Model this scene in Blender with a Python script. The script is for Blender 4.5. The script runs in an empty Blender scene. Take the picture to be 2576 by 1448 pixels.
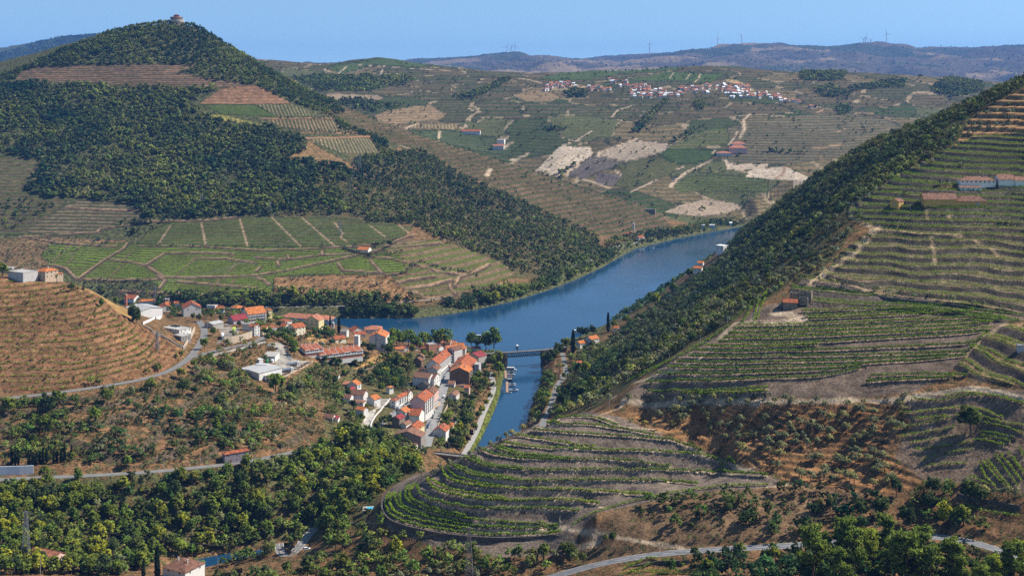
import bpy, math, random
import numpy as np
from math import radians, sin, cos, pi
from mathutils import Vector, Matrix

S = bpy.context.scene
COL = S.collection
# ------------------------------------------------------------------ camera, sky, sun, exposure
F, UC, VH, ZC = 3000.0, 1288.0, 200.0, 310.0        # focal length, centre column, horizon row (2576 px wide frame), eye height in m
cd = bpy.data.cameras.new('camera'); cam = bpy.data.objects.new('camera', cd); COL.objects.link(cam)
cam.location = (0, 0, ZC); cam.rotation_euler = (radians(90), 0, 0)
cd.sensor_width = 36; cd.lens = 36 * F / 2576; cd.shift_y = -(724 - VH) / 2576
cd.clip_start = 1; cd.clip_end = 60000
S.camera = cam
SUN_AZ, SUN_EL = radians(9), radians(46)            # azimuth from +X towards +Y
W = bpy.data.worlds.new('World'); S.world = W; W.use_nodes = True
nt = W.node_tree; nt.nodes.clear()
wo = nt.nodes.new('ShaderNodeOutputWorld'); bg = nt.nodes.new('ShaderNodeBackground'); sk = nt.nodes.new('ShaderNodeTexSky')
sk.sky_type = 'NISHITA'; sk.sun_disc = False; sk.sun_elevation = SUN_EL; sk.sun_rotation = pi / 2 - SUN_AZ
sk.altitude = 600; sk.air_density = 1.0; sk.dust_density = 0.1; sk.ozone_density = 1.0
tcn = nt.nodes.new('ShaderNodeTexCoord'); vadd = nt.nodes.new('ShaderNodeVectorMath'); vadd.operation = 'ADD'
vadd.inputs[1].default_value = (0, 0, 0.13)
vn = nt.nodes.new('ShaderNodeVectorMath'); vn.operation = 'NORMALIZE'
nt.links.new(tcn.outputs['Generated'], vadd.inputs[0]); nt.links.new(vadd.outputs[0], vn.inputs[0]); nt.links.new(vn.outputs[0], sk.inputs['Vector'])
gn = nt.nodes.new('ShaderNodeMix'); gn.data_type = 'RGBA'; gn.blend_type = 'MULTIPLY'; gn.inputs[0].default_value = 1; gn.inputs[7].default_value = (.98, 1.09, 1.06, 1)
nt.links.new(sk.outputs[0], gn.inputs[6]); nt.links.new(gn.outputs[2], bg.inputs[0]); nt.links.new(bg.outputs[0], wo.inputs[0])
bg.inputs[1].default_value = 0.094
sl = bpy.data.lights.new('sun', 'SUN'); sun = bpy.data.objects.new('sun', sl); COL.objects.link(sun)
sl.energy = 5.0; sl.angle = radians(0.5); sl.color = (1.0, 0.93, 0.83)
sd = Vector((cos(SUN_AZ) * cos(SUN_EL), sin(SUN_AZ) * cos(SUN_EL), sin(SUN_EL)))
sun.rotation_euler = sd.to_track_quat('Z', 'Y').to_euler(); sun.location = (0, 0, 900)
S.view_settings.view_transform = 'Standard'; S.view_settings.look = 'None'
S.view_settings.exposure = 0.66; S.view_settings.gamma = 1.0; S.view_settings.use_curve_mapping = False
S.render.engine = 'CYCLES'
S.cycles.max_bounces = 5; S.cycles.diffuse_bounces = 2; S.cycles.glossy_bounces = 2; S.cycles.transmission_bounces = 3
S.cycles.volume_bounces = 0; S.cycles.transparent_max_bounces = 4; S.cycles.caustics_reflective = False; S.cycles.caustics_refractive = False
S.cycles.use_denoising = False
RNG = np.random.default_rng(7)
random.seed(7)

# ------------------------------------------------------------------ material helpers
def newmat(name):
    m = bpy.data.materials.new(name); m.use_nodes = True
    n = m.node_tree; b = n.nodes['Principled BSDF']
    b.inputs['Roughness'].default_value = 0.85
    if 'Specular IOR Level' in b.inputs: b.inputs['Specular IOR Level'].default_value = 0.2
    return m, n, b
def N(n, t, **kw):
    x = n.nodes.new(t)
    for k, v in kw.items(): setattr(x, k, v)
    return x
def noise_col(n, scale, c1, c2, detail=4, coord='Object', lo=0.35, hi=0.65, stretch=None):
    tc = N(n, 'ShaderNodeTexCoord'); nz = N(n, 'ShaderNodeTexNoise'); nz.inputs['Scale'].default_value = scale; nz.inputs['Detail'].default_value = detail
    src = tc.outputs[coord]
    if stretch:
        mp = N(n, 'ShaderNodeMapping'); mp.inputs['Scale'].default_value = stretch; n.links.new(src, mp.inputs[0]); src = mp.outputs[0]
    n.links.new(src, nz.inputs['Vector'])
    cr = N(n, 'ShaderNodeValToRGB'); cr.color_ramp.elements[0].position = lo; cr.color_ramp.elements[1].position = hi
    cr.color_ramp.elements[0].color = (*c1, 1); cr.color_ramp.elements[1].color = (*c2, 1)
    n.links.new(nz.outputs['Fac'], cr.inputs[0])
    return cr.outputs[0], nz
_M = {}
def simple(name, c, rough=0.85, var=0.15, scale=0.6, metal=0.0, streak=False):
    """Plain surface with a little uneven weathering."""
    if name in _M: return _M[name]
    m, n, b = newmat(name)
    c = np.array(c, float)
    o, _ = noise_col(n, scale, tuple(np.clip(c * (1 - var), 0, 1)), tuple(np.clip(c * (1 + var), 0, 1)), stretch=(1, 1, 0.25) if streak else None)
    n.links.new(o, b.inputs['Base Color']); b.inputs['Roughness'].default_value = rough; b.inputs['Metallic'].default_value = metal
    _M[name] = m
    return m
def wallmat(name, c, dirt=0.5):
    """Rendered wall: base paint with rain-streak staining that runs down the wall."""
    if name in _M: return _M[name]
    m, n, b = newmat(name)
    c = np.array(c, float)
    o, _ = noise_col(n, 0.9, tuple(c * 0.9), tuple(c), stretch=(1, 1, 1))
    s, _ = noise_col(n, 1.1, (1, 1, 1), tuple(np.array((0.62, 0.58, 0.54)) * dirt + (1 - dirt)), stretch=(1, 1, 0.12), lo=0.5, hi=0.78)
    mx = N(n, 'ShaderNodeMix', data_type='RGBA', blend_type='MULTIPLY'); mx.inputs[0].default_value = 1
    n.links.new(o, mx.inputs[6]); n.links.new(s, mx.inputs[7]); n.links.new(mx.outputs[2], b.inputs['Base Color'])
    _M[name] = m
    return m
def tilemat(name, c):
    """Clay roof tiles: fine ribs down the slope and blotchy ageing."""
    if name in _M: return _M[name]
    m, n, b = newmat(name)
    c = np.array(c, float) * .85
    o, _ = noise_col(n, 0.5, tuple(c * 0.6), tuple(np.clip(c * 1.18, 0, 1)), detail=8)
    o2, _ = noise_col(n, 3.5, (0.8, 0.8, 0.8), (1.1, 1.1, 1.1), detail=3)
    mx = N(n, 'ShaderNodeMix', data_type='RGBA', blend_type='MULTIPLY'); mx.inputs[0].default_value = 1
    n.links.new(o, mx.inputs[6]); n.links.new(o2, mx.inputs[7]); n.links.new(mx.outputs[2], b.inputs['Base Color'])
    tc = N(n, 'ShaderNodeTexCoord'); wv = N(n, 'ShaderNodeTexWave'); wv.inputs['Scale'].default_value = 1.2; wv.inputs['Distortion'].default_value = 0.6
    n.links.new(tc.outputs['Object'], wv.inputs['Vector'])
    bp = N(n, 'ShaderNodeBump'); bp.inputs['Strength'].default_value = 0.5; bp.inputs['Distance'].default_value = 0.12
    n.links.new(wv.outputs['Fac'], bp.inputs['Height']); n.links.new(bp.outputs[0], b.inputs['Normal'])
    _M[name] = m
    return m
def leafmat(name, c, var=0.35, attr=False, trans=0.3, mid=None):
    """Leaves: per-tree hue variation, fine mottling, light passing through."""
    if name in _M: return _M[name]
    m = bpy.data.materials.new(name); m.use_nodes = True; n = m.node_tree; n.nodes.clear()
    out = N(n, 'ShaderNodeOutputMaterial'); df = N(n, 'ShaderNodeBsdfDiffuse'); tr = N(n, 'ShaderNodeBsdfTranslucent'); ms = N(n, 'ShaderNodeMixShader')
    ms.inputs[0].default_value = trans
    c = np.array(c, float)
    if attr:
        at = N(n, 'ShaderNodeAttribute'); at.attribute_name = 'tint'; base = at.outputs['Color']
    else:
        oi = N(n, 'ShaderNodeObjectInfo'); cr = N(n, 'ShaderNodeValToRGB')
        e = cr.color_ramp.elements
        e[0].color = (*(c * np.array((0.75, 0.8, 0.9))), 1); e[0].position = 0
        e[1].color = (*np.clip(c * np.array((1.0 + var * 1.6, 1.0 + var, 0.9)), 0, 1), 1); e[1].position = 1
        k = e.new(0.55); k.color = (*c, 1)
        n.links.new(oi.outputs['Random'], cr.inputs[0]); base = cr.outputs[0]
    ge = N(n, 'ShaderNodeNewGeometry')
    hs = N(n, 'ShaderNodeHueSaturation')
    mr = N(n, 'ShaderNodeMapRange'); mr.inputs[3].default_value = 0.6; mr.inputs[4].default_value = 1.45
    n.links.new(ge.outputs['Random Per Island'], mr.inputs[0]); n.links.new(mr.outputs[0], hs.inputs['Value']); n.links.new(base, hs.inputs['Color'])
    # leaves turn towards the light around the crown: lean each leaf's shading normal outward from the crown's middle
    if attr:
        an = N(n, 'ShaderNodeAttribute'); an.attribute_name = 'outward'; ow = an.outputs['Vector']
    elif mid is not None:
        tc = N(n, 'ShaderNodeTexCoord'); sb = N(n, 'ShaderNodeVectorMath', operation='SUBTRACT'); sb.inputs[1].default_value = (0, 0, mid)
        vt = N(n, 'ShaderNodeVectorTransform'); vt.vector_type = 'NORMAL'; vt.convert_from = 'OBJECT'; vt.convert_to = 'WORLD'
        n.links.new(tc.outputs['Object'], sb.inputs[0]); n.links.new(sb.outputs[0], vt.inputs[0]); nz_ = N(n, 'ShaderNodeVectorMath', operation='NORMALIZE'); n.links.new(vt.outputs[0], nz_.inputs[0]); ow = nz_.outputs[0]
    else: ow = None
    if ow is not None:
        sc_ = N(n, 'ShaderNodeVectorMath', operation='MULTIPLY_ADD'); sc_.inputs[1].default_value = (1.3, 1.3, 1.3); nn_ = N(n, 'ShaderNodeVectorMath', operation='NORMALIZE')
        n.links.new(ow, sc_.inputs[0]); n.links.new(ge.outputs['Normal'], sc_.inputs[2]); n.links.new(sc_.outputs[0], nn_.inputs[0]); n.links.new(nn_.outputs[0], df.inputs['Normal'])
    n.links.new(hs.outputs[0], df.inputs[0]); n.links.new(hs.outputs[0], tr.inputs[0])
    n.links.new(df.outputs[0], ms.inputs[1]); n.links.new(tr.outputs[0], ms.inputs[2]); n.links.new(ms.outputs[0], out.inputs[0])
    _M[name] = m
    return m

# ------------------------------------------------------------------ object helpers
def tag(o, label=None, cat=None, group=None, kind=None):
    if label: o['label'] = label
    if cat: o['category'] = cat
    if group: o['group'] = group
    if kind: o['kind'] = kind
    return o
def empty(name, loc, rz=0.0):
    o = bpy.data.objects.new(name, None); COL.objects.link(o); o.location = loc; o.rotation_euler = (0, 0, rz); o.empty_display_size = 1
    return o
def mesh_np(name, V, Q, mats, mi=None, smooth=False, colors=None, outward=None):
    """Mesh from numpy arrays: V (n,3); Q is an (m,k) array, or a list of such arrays."""
    me = bpy.data.meshes.new(name)
    Qs = [q for q in (Q if isinstance(Q, list) else [Q]) if len(q)]
    loops = np.concatenate([np.asarray(q).ravel() for q in Qs]).astype(np.int32)
    tot = np.concatenate([np.full(len(q), np.asarray(q).shape[1]) for q in Qs]).astype(np.int32)
    st = np.concatenate([[0], np.cumsum(tot)[:-1]]).astype(np.int32)
    me.vertices.add(len(V)); me.vertices.foreach_set('co', np.asarray(V, np.float32).ravel())
    me.loops.add(len(loops)); me.loops.foreach_set('vertex_index', loops)
    me.polygons.add(len(tot)); me.polygons.foreach_set('loop_start', st); me.polygons.foreach_set('loop_total', tot)
    for m in mats: me.materials.append(m)
    if mi is not None: me.polygons.foreach_set('material_index', np.asarray(mi, np.int32))
    me.polygons.foreach_set('use_smooth', np.full(len(tot), bool(smooth)))
    if colors is not None:
        a = me.attributes.new('tint', 'FLOAT_COLOR', 'POINT'); c4 = np.ones((len(V), 4), np.float32); c4[:, :3] = colors
        a.data.foreach_set('color', c4.ravel())
    if outward is not None:
        a = me.attributes.new('outward', 'FLOAT_VECTOR', 'POINT'); a.data.foreach_set('vector', np.asarray(outward, np.float32).ravel())
    me.update(calc_edges=True)
    return me
def link(name, me, parent=None, loc=None, rz=None):
    o = bpy.data.objects.new(name, me); COL.objects.link(o)
    if parent is not None: o.parent = parent
    if loc is not None: o.location = loc
    if rz is not None: o.rotation_euler = (0, 0, rz)
    return o
class MB:
    """Collects boxes, prisms, tubes and quads into one mesh."""
    def __init__(s): s.v = []; s.f = []; s.m = []
    def add(s, vs, fs, mi=0):
        k = len(s.v); s.v += [tuple(p) for p in vs]; s.f += [tuple(i + k for i in f) for f in fs]; s.m += [mi] * len(fs)
    def box(s, x0, x1, y0, y1, z0, z1, mi=0):
        s.add([(x0, y0, z0), (x1, y0, z0), (x1, y1, z0), (x0, y1, z0), (x0, y0, z1), (x1, y0, z1), (x1, y1, z1), (x0, y1, z1)],
              [(0, 3, 2, 1), (4, 5, 6, 7), (0, 1, 5, 4), (1, 2, 6, 5), (2, 3, 7, 6), (3, 0, 4, 7)], mi)
    def bar(s, a, b, w, mi=0, n=4, w2=None):
        a, b = Vector(a), Vector(b); d = (b - a)
        if d.length < 1e-6: return
        d.normalize(); up = Vector((0, 0, 1)) if abs(d.z) < 0.95 else Vector((1, 0, 0))
        p = d.cross(up).normalized(); q = d.cross(p); w2 = w if w2 is None else w2
        vs = [a + (p * cos(t) + q * sin(t)) * w for t in [2 * pi * (i + .5) / n for i in range(n)]] + [b + (p * cos(t) + q * sin(t)) * w2 for t in [2 * pi * (i + .5) / n for i in range(n)]]
        s.add(vs, [(i, (i + 1) % n, n + (i + 1) % n, n + i) for i in range(n)] + [tuple(range(n))[::-1], tuple(range(n, 2 * n))], mi)
    def tube(s, pts, rs, n=6, mi=0):
        for i in range(len(pts) - 1): s.bar(pts[i], pts[i + 1], rs[i], mi, n, rs[i + 1])
    def cyl(s, x, y, z0, z1, r, n=12, mi=0, r2=None):
        r2 = r if r2 is None else r2
        vs = [(x + r * cos(2 * pi * i / n), y + r * sin(2 * pi * i / n), z0) for i in range(n)] + [(x + r2 * cos(2 * pi * i / n), y + r2 * sin(2 * pi * i / n), z1) for i in range(n)]
        s.add(vs, [(i, (i + 1) % n, n + (i + 1) % n, n + i) for i in range(n)] + [tuple(range(n))[::-1], tuple(range(n, 2 * n))], mi)
    def mesh(s, name, mats):
        me = bpy.data.meshes.new(name); me.from_pydata(s.v, [], s.f)
        for m in mats: me.materials.append(m)
        me.polygons.foreach_set('material_index', np.array(s.m, np.int32)); me.update()
        return me
    def build(s, name, mats, parent=None, loc=None, rz=None):
        return link(name, s.mesh(name, mats if isinstance(mats, list) else [mats]), parent, loc, rz)
# ------------------------------------------------------------------ terrain: control points surveyed as (column, row, distance)
K = 0.62890625
CS = {}
def cz(ox, oy, s):
    f = lambda x, y: ((ox + x / s) * K, (oy + y / s) * K)
    CS[f] = K / s
    return f
cA = cz(1000, 1150, 4.0); cB = cz(1400, 1480, 4.388); cC = cz(1500, 1300, 5.1717); cE = cz(0, 1000, 3.62); cG = cz(3500, 560, 4.2584)
cH = cz(1450, 1600, 2.41333); c5 = cz(400, 1150, 3.2171); c6 = cz(900, 1150, 3.2171); c7 = cz(1300, 1300, 2.8967); c8 = cz(1700, 1280, 2.54)
q1 = cz(0, 0, 1.88574); q2 = cz(1024, 0, 1.88574); q3 = cz(2048, 0, 1.88574); q4 = cz(3072, 0, 1.88574)
q5 = cz(0, 768, 1.88574); q6 = cz(1024, 768, 1.88574); q7 = cz(2048, 768, 1.88574); q8 = cz(3072, 768, 1.88574)
r1 = cz(0, 1536, 1.89063); r2 = cz(1024, 1536, 1.89063); r3 = cz(2048, 1536, 1.89063); r4 = cz(3072, 1536, 1.89063)
def cv(c, pts): return [c(*p) for p in pts]

def zv(v, d): return ZC - d * (v - VH) / F
def dz(v, z): return (ZC - z) * F / (v - VH)
PTS = []           # (u, d, z)
def vis(*a):       # seen points: (u, v, d)
    for u, v, d in a: PTS.append((u, d, zv(v, d)))
def hid(*a):       # points out of sight: (u, d, z)
    PTS.extend(a)
def line(pts, step=45):
    for (u0, v0, d0), (u1, v1, d1) in zip(pts[:-1], pts[1:]):
        n = max(1, int(math.hypot(u1 - u0, v1 - v0) / step))
        for i in range(n):
            t = i / n; vis((u0 + (u1 - u0) * t, v0 + (v1 - v0) * t, d0 + (d1 - d0) * t))
    vis(pts[-1])

for u in range(-400, 3001, 425):
    hid((u, 115, 240), (u, 200, 188), (u, 320, 132))
    hid((u, 18500, 330), (u, 22000, 200))
hid((-350, 480, 80), (400, 480, 75), (900, 480, 78), (1400, 470, 88), (2000, 450, 100), (2600, 440, 108), (2950, 440, 112))
vis((-300, 1448, 650), (0, 1448, 660), (400, 1448, 695), (560, 1448, 722), (900, 1448, 680), (1180, 1448, 662), (1400, 1448, 645), (1600, 1448, 605), (1900, 1448, 568), (2200, 1448, 545), (2576, 1448, 530), (2900, 1448, 525))
vis((560, 1392, 778), (480, 1410, 772), (650, 1385, 782), (200, 1390, 745), (0, 1390, 715), (-300, 1390, 700), (300, 1300, 790), (0, 1300, 755), (720, 1395, 750), (780, 1370, 760), (600, 1300, 812), (150, 1340, 752))
LOWROAD = [(-350, 1232, 775), (0, 1205, 800), (200, 1197, 808), (380, 1187, 820), (600, 1165, 850), (700, 1145, 880), (840, 1113, 930)]
UPROAD = [(-350, 1025, 880), (40, 1000, 915), (180, 983, 935), (300, 965, 960), (380, 950, 985), (440, 927, 1025), (475, 902, 1070), (490, 885, 1095), (505, 862, 1135), (517, 840, 1162), (512, 822, 1190), (500, 808, 1225)]
line(LOWROAD); line(UPROAD)
vis((300, 1075, 885), (650, 1050, 935), (80, 1090, 870), (500, 1050, 925), (480, 1000, 970), (600, 980, 1000), (700, 1030, 975), (800, 1070, 965), (-300, 1120, 840))
vis((700, 905, 1105), (640, 965, 1035), (745, 968, 1055), (720, 932, 1080), (735, 870, 1160), (690, 880, 1130), (600, 882, 1108), (650, 853, 1150), (560, 825, 1200), (610, 835, 1190), (560, 880, 1100), (560, 930, 1045), (720, 845, 1200))
vis((680, 800, 1290), (600, 790, 1320), (480, 785, 1320), (400, 772, 1370), (330, 765, 1400), (800, 830, 1260), (760, 850, 1215), (860, 905, 1160), (920, 880, 1215), (970, 886, 1240), (880, 840, 1290), (850, 815, 1400), (440, 820, 1235), (400, 800, 1270))
vis((1060, 880, 1325), (1130, 900, 1268), (1160, 905, 1262), (1140, 960, 1165), (1115, 1000, 1105), (1090, 1060, 1030), (1068, 1110, 972), (1010, 1015, 1085), (960, 1060, 1020), (850, 1088, 985), (930, 1090, 985), (1000, 1100, 960))
vis((1245, 940, 1241), (1240, 1000, 1150), (1212, 1070, 1060), (1172, 1140, 978), (1000, 940, 1190), (900, 960, 1145), (830, 965, 1105), (880, 1010, 1060), (1200, 930, 1250), (1190, 1000, 1135), (1150, 1080, 1020))
vis((950, 1150, 895), (850, 1200, 850), (1000, 1125, 930), (700, 1280, 815), (880, 1262, 792), (925, 1285, 768), (1060, 1180, 878), (1110, 1168, 920), (1020, 1190, 850), (780, 1230, 835), (750, 1330, 775), (850, 1340, 745), (930, 1330, 735))
vis((960, 1290, 748), (960, 1316, 728), (1100, 1372, 694), (1250, 1400, 676), (1450, 1398, 660), (1350, 1425, 655), (1000, 1400, 700))
# red vineyard headland on the left and the golden slope behind it
vis((300, 950, 968), (0, 980, 935), (-300, 1000, 905), (0, 850, 1000), (-300, 850, 980), (200, 850, 1010), (300, 800, 1060), (350, 890, 1012), (430, 900, 1048), (100, 780, 1045), (200, 770, 1060))
line([(-350, 690, 1080), (0, 702, 1088), (105, 712, 1094), (180, 718, 1100), (240, 735, 1108), (310, 790, 1100), (380, 832, 1090), (460, 882, 1078)], 60)
vis((0, 690, 1110), (100, 700, 1112), (250, 742, 1135), (300, 772, 1150), (215, 725, 1140))
hid((250, 1240, 82), (320, 1310, 56), (120, 1250, 95), (0, 1250, 95), (0, 1360, 50), (-300, 1250, 95), (-300, 1380, 40), (170, 1340, 60))
# the near knoll: every vine row keeps its height
Hr = lambda p: cv(cH, p)
T3 = lambda p: cv(r3, p)
KNOLL = [
 (44, Hr([(262,915),(218,985),(228,1065),(292,1145),(450,1200),(700,1255),(950,1288),(1200,1308),(1500,1308),(1800,1298),(1915,1278)])),
 (45.2, Hr([(318,905),(262,960),(258,1030),(320,1108),(480,1160),(700,1205),(950,1248),(1100,1262)])),
 (47, Hr([(315,920),(308,975),(345,1045),(460,1105),(650,1150),(850,1195),(1100,1232),(1400,1245),(1700,1243),(1890,1235)])),
 (48.2, Hr([(362,905),(352,970),(385,1040),(500,1090),(700,1140),(900,1182),(1050,1205)])),
 (50, Hr([(450,835),(405,895),(410,960),(470,1020),(600,1070),(800,1115),(1000,1155),(1250,1185),(1500,1195),(1750,1205),(1880,1215)])),
 (51.3, Hr([(500,825),(445,900),(455,960),(530,1010),(680,1060),(850,1100),(1000,1130)])),
 (55.7, Hr([(520,835),(525,890),(580,940),(720,985),(900,1025),(1100,1055),(1300,1060),(1600,1052),(1850,1052),(2095,1075)])),
 (59.7, Hr([(628,760),(630,820),(700,870),(850,915),(1050,950),(1300,978),(1600,975),(1900,970)]) + T3([(571,890),(660,912)])),
 (60.8, Hr([(665,785),(720,825),(850,870),(1000,905),(1250,945),(1400,960)])),
 (64.2, Hr([(768,660),(775,730),(850,785),(1000,825),(1200,850),(1500,865),(1900,875)]) + T3([(400,800),(700,820),(1060,845)])),
 (65.4, Hr([(815,650),(825,705),(900,755),(1050,800),(1200,825),(1350,845)])),
 (68.3, Hr([(865,640),(930,690),(1100,740),(1350,775),(1700,785)]) + T3([(400,732),(900,732),(1200,740),(1410,762)])),
 (69.4, Hr([(912,640),(1000,690),(1150,725),(1350,755),(1500,770)])),
 (72.4, Hr([(985,560),(1060,605),(1200,645),(1450,675),(1800,685)]) + T3([(400,655),(900,655),(1200,658),(1600,672),(1936,698)])),
 (73.5, Hr([(1042,555),(1120,600),(1250,635),(1400,655),(1550,668)])),
 (76.4, Hr([(1150,490),(1250,530),(1450,565),(1700,580)]) + T3([(300,575),(700,575),(950,592),(1200,637)])),
 (77.4, Hr([(1265,465),(1380,510),(1550,545),(1800,560),(2000,566)])),
 (78.2, Hr([(1310,455),(1420,500),(1600,540),(1850,553)])),
 (80, Hr([(1350,420),(1600,455),(1900,485)]) + T3([(300,490),(700,505),(1000,512),(1400,532),(1690,612)])),
 (82, Hr([(1485,352),(1640,370),(1850,405)]) + T3([(400,455),(640,488)])),
 (85.4, Hr([(1640,295),(1900,315)]) + T3([(500,380),(900,405),(1200,428),(1440,510)])),
 (88.1, Hr([(1785,230),(2000,245)]) + T3([(600,312),(850,350),(1080,392)])),
 (90.8, T3([(330,270),(450,250),(620,255),(800,320)])),
]
for z, pl in KNOLL:
    for (a, b) in zip(pl[:-1], pl[1:]):
        n = max(1, int(math.hypot(a[0]-b[0], a[1]-b[1]) / 60))
        for i in range(n):
            t = i / n; u = a[0] + (b[0]-a[0]) * t; v = a[1] + (b[1]-a[1]) * t; hid((u, dz(v, z), z))
# ground that falls away behind the knoll to the river
hid((1000, 830, 30), (1100, 850, 32), (1150, 880, 14), (1200, 880, 22), (1260, 890, 22), (1300, 900, 32), (1220, 940, 4), (1300, 960, 12))
vis((1500, 1044, 812), (1560, 1005, 799), (1620, 1062, 784), (1700, 1062, 772), (1500, 1020, 840))
line([(1560, 1005, 799), (1700, 1010, 775), (1900, 1006, 740), (2100, 1003, 718), (2250, 1000, 705), (2330, 985, 702), (2430, 972, 690), (2576, 990, 660), (2900, 1010, 620)], 90)
vis((1700, 1035, 765), (1760, 1085, 738), (1850, 1120, 714), (1920, 1165, 690), (1760, 1140, 748), (1900, 1100, 728), (1960, 1207, 676), (2010, 1225, 658), (2100, 1150, 690), (2100, 1050, 712), (2250, 1230, 640), (2250, 1050, 698), (2250, 1150, 665), (1850, 1190, 700), (1800, 1225, 680), (1650, 1225, 692), (1500, 1290, 668), (1430, 1330, 672))
vis((2450, 1250, 610), (2576, 1265, 590), (2450, 1120, 650), (2576, 1120, 630), (2450, 1050, 668), (2900, 1250, 550), (2900, 1100, 580), (2576, 1340, 556), (2300, 1300, 618), (2400, 1315, 600))
BIGROAD = [(1330, 1470, 640), (1400, 1446, 641), (1470, 1425, 640), (1550, 1408, 637), (1620, 1396, 634), (1700, 1388, 630), (1800, 1381, 624), (1930, 1375, 615), (2050, 1368, 609), (2150, 1360, 603), (2230, 1350, 600), (2300, 1344, 598), (2380, 1346, 592), (2440, 1358, 583), (2500, 1378, 572), (2560, 1400, 560), (2700, 1450, 535)]
line(BIGROAD, 80)
vis((1600, 1330, 655), (1800, 1290, 648), (1950, 1290, 640), (1500, 1370, 660), (1700, 1430, 615), (2000, 1425, 590), (2300, 1425, 560), (2100, 1290, 632))
# slab of vines, ruin, wide upper terraces, houses
vis((1580, 985, 800), (1700, 900, 818), (1830, 822, 838), (1920, 770, 860), (2010, 715, 882), (2000, 765, 850), (2200, 800, 815), (2450, 800, 792), (2300, 900, 752), (2000, 900, 785), (2500, 830, 770), (2420, 900, 735), (1800, 930, 785), (1700, 970, 785), (2100, 960, 738), (2576, 850, 735), (2576, 920, 695), (2900, 850, 690), (2900, 930, 650))
vis((2060, 705, 890), (2250, 745, 850), (2400, 770, 825), (2576, 790, 800), (2120, 620, 930), (2150, 575, 952), (2140, 530, 978), (2250, 600, 930), (2576, 600, 912), (2400, 500, 965), (2576, 500, 960), (2465, 470, 990), (2300, 510, 968), (2576, 400, 1040), (2450, 380, 1080), (2576, 300, 1130), (2350, 400, 1090), (2250, 450, 1060), (2200, 480, 1035), (2900, 700, 830), (2900, 500, 900), (2900, 350, 1000), (2900, 150, 1150))
# wooded flank above the right bank
vis((1401, 966, 1167), (1368, 1066, 1028), (1413, 887, 1300), (1423, 944, 1205), (1480, 1000, 1000), (1500, 1010, 870), (1540, 992, 848), (1430, 1030, 885), (1398, 1048, 900), (1480, 852, 1358), (1440, 905, 1262), (1380, 1000, 1115))
vis((1600, 850, 1180), (1700, 800, 1150), (1560, 830, 1365), (1650, 760, 1550), (1800, 700, 1350), (1750, 690, 1740), (1900, 600, 1500), (1900, 700, 1080), (2000, 600, 1200), (1830, 640, 1890), (2000, 520, 1400), (2100, 500, 1180), (1500, 920, 1130), (1560, 900, 1050), (1640, 900, 960), (1560, 960, 900))
line([(1864, 574, 2380), (1885, 560, 2050), (1930, 540, 1720), (2000, 478, 1560), (2100, 418, 1440), (2180, 368, 1380), (2300, 320, 1330), (2400, 283, 1290), (2470, 249, 1265), (2576, 201, 1235), (2700, 150, 1200), (2950, 90, 1150)])
hid((1920, 2150, 40), (2000, 1900, 90), (2000, 2350, 20), (2150, 1750, 160), (2150, 2300, 40), (2300, 1700, 190), (2300, 2300, 70), (2576, 1700, 230), (2576, 2300, 110), (2900, 1700, 260), (2900, 2300, 140), (2200, 2600, 8), (2576, 2700, 20), (2900, 2800, 40))
# far bank
for u, d in [(-350, 1610), (0, 1590), (300, 1575), (600, 1563), (870, 1556), (1040, 1556), (1180, 1608), (1380, 1768), (1520, 1995), (1600, 2212), (1700, 2335), (1860, 2522)]: hid((u, d, 2.0))
for u, d in [(-350, 1460), (0, 1445), (300, 1442), (600, 1425), (880, 1455), (1000, 1400), (1100, 1383), (1230, 1345)]: hid((u, d, 3.0))
line([(-300, 790, 1620), (300, 785, 1590), (600, 775, 1575), (870, 772, 1566), (1040, 760, 1597), (1200, 745, 1640), (1330, 722, 1760)], 120)
vis((1500, 658, 1985), (1530, 630, 2100), (1590, 610, 2172))
vis((150, 700, 1640), (400, 730, 1620), (700, 740, 1600), (400, 640, 1740), (700, 640, 1740), (1000, 620, 1760), (1000, 700, 1640), (1270, 690, 1760), (1250, 650, 1830), (1130, 600, 1850), (600, 560, 1900), (400, 560, 1900), (850, 550, 1910), (1000, 570, 1880), (100, 600, 1850), (0, 600, 1850), (0, 500, 2000), (200, 510, 1990), (340, 540, 1930), (1150, 560, 1960), (1300, 600, 1950), (1450, 620, 2000), (-300, 600, 1830), (-300, 450, 2050))
vis((0, 400, 2150), (300, 400, 2170), (300, 300, 2350), (300, 220, 2480), (440, 160, 2590), (640, 430, 2130), (640, 330, 2300), (800, 350, 2300), (900, 400, 2260), (1000, 450, 2200), (1100, 500, 2130), (1250, 500, 2220), (1400, 570, 2200), (1350, 540, 2230), (600, 200, 2530), (760, 270, 2480), (30, 215, 2460), (0, 270, 2370), (150, 190, 2520), (-300, 300, 2330), (130, 450, 2070), (470, 480, 2030))
line([(-350, 225, 2500), (-100, 205, 2520), (40, 185, 2540), (160, 130, 2620), (250, 100, 2680), (350, 65, 2735), (420, 58, 2745), (490, 66, 2745), (560, 110, 2735), (650, 165, 2722), (730, 210, 2710), (810, 248, 2700), (940, 300, 2690), (1050, 340, 2680), (1250, 405, 2640), (1450, 470, 2560), (1600, 515, 2480), (1660, 548, 2450)])
vis((1250, 450, 2450), (1450, 530, 2350), (1550, 570, 2290), (1100, 400, 2520), (950, 340, 2560), (1620, 590, 2290), (1700, 575, 2420), (1780, 560, 2500))
hid((440, 3250, 330), (800, 3050, 170), (1000, 2900, 110), (1250, 2800, 60), (1450, 2660, 30), (0, 3200, 280), (-300, 3200, 240), (620, 3200, 250))
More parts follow.
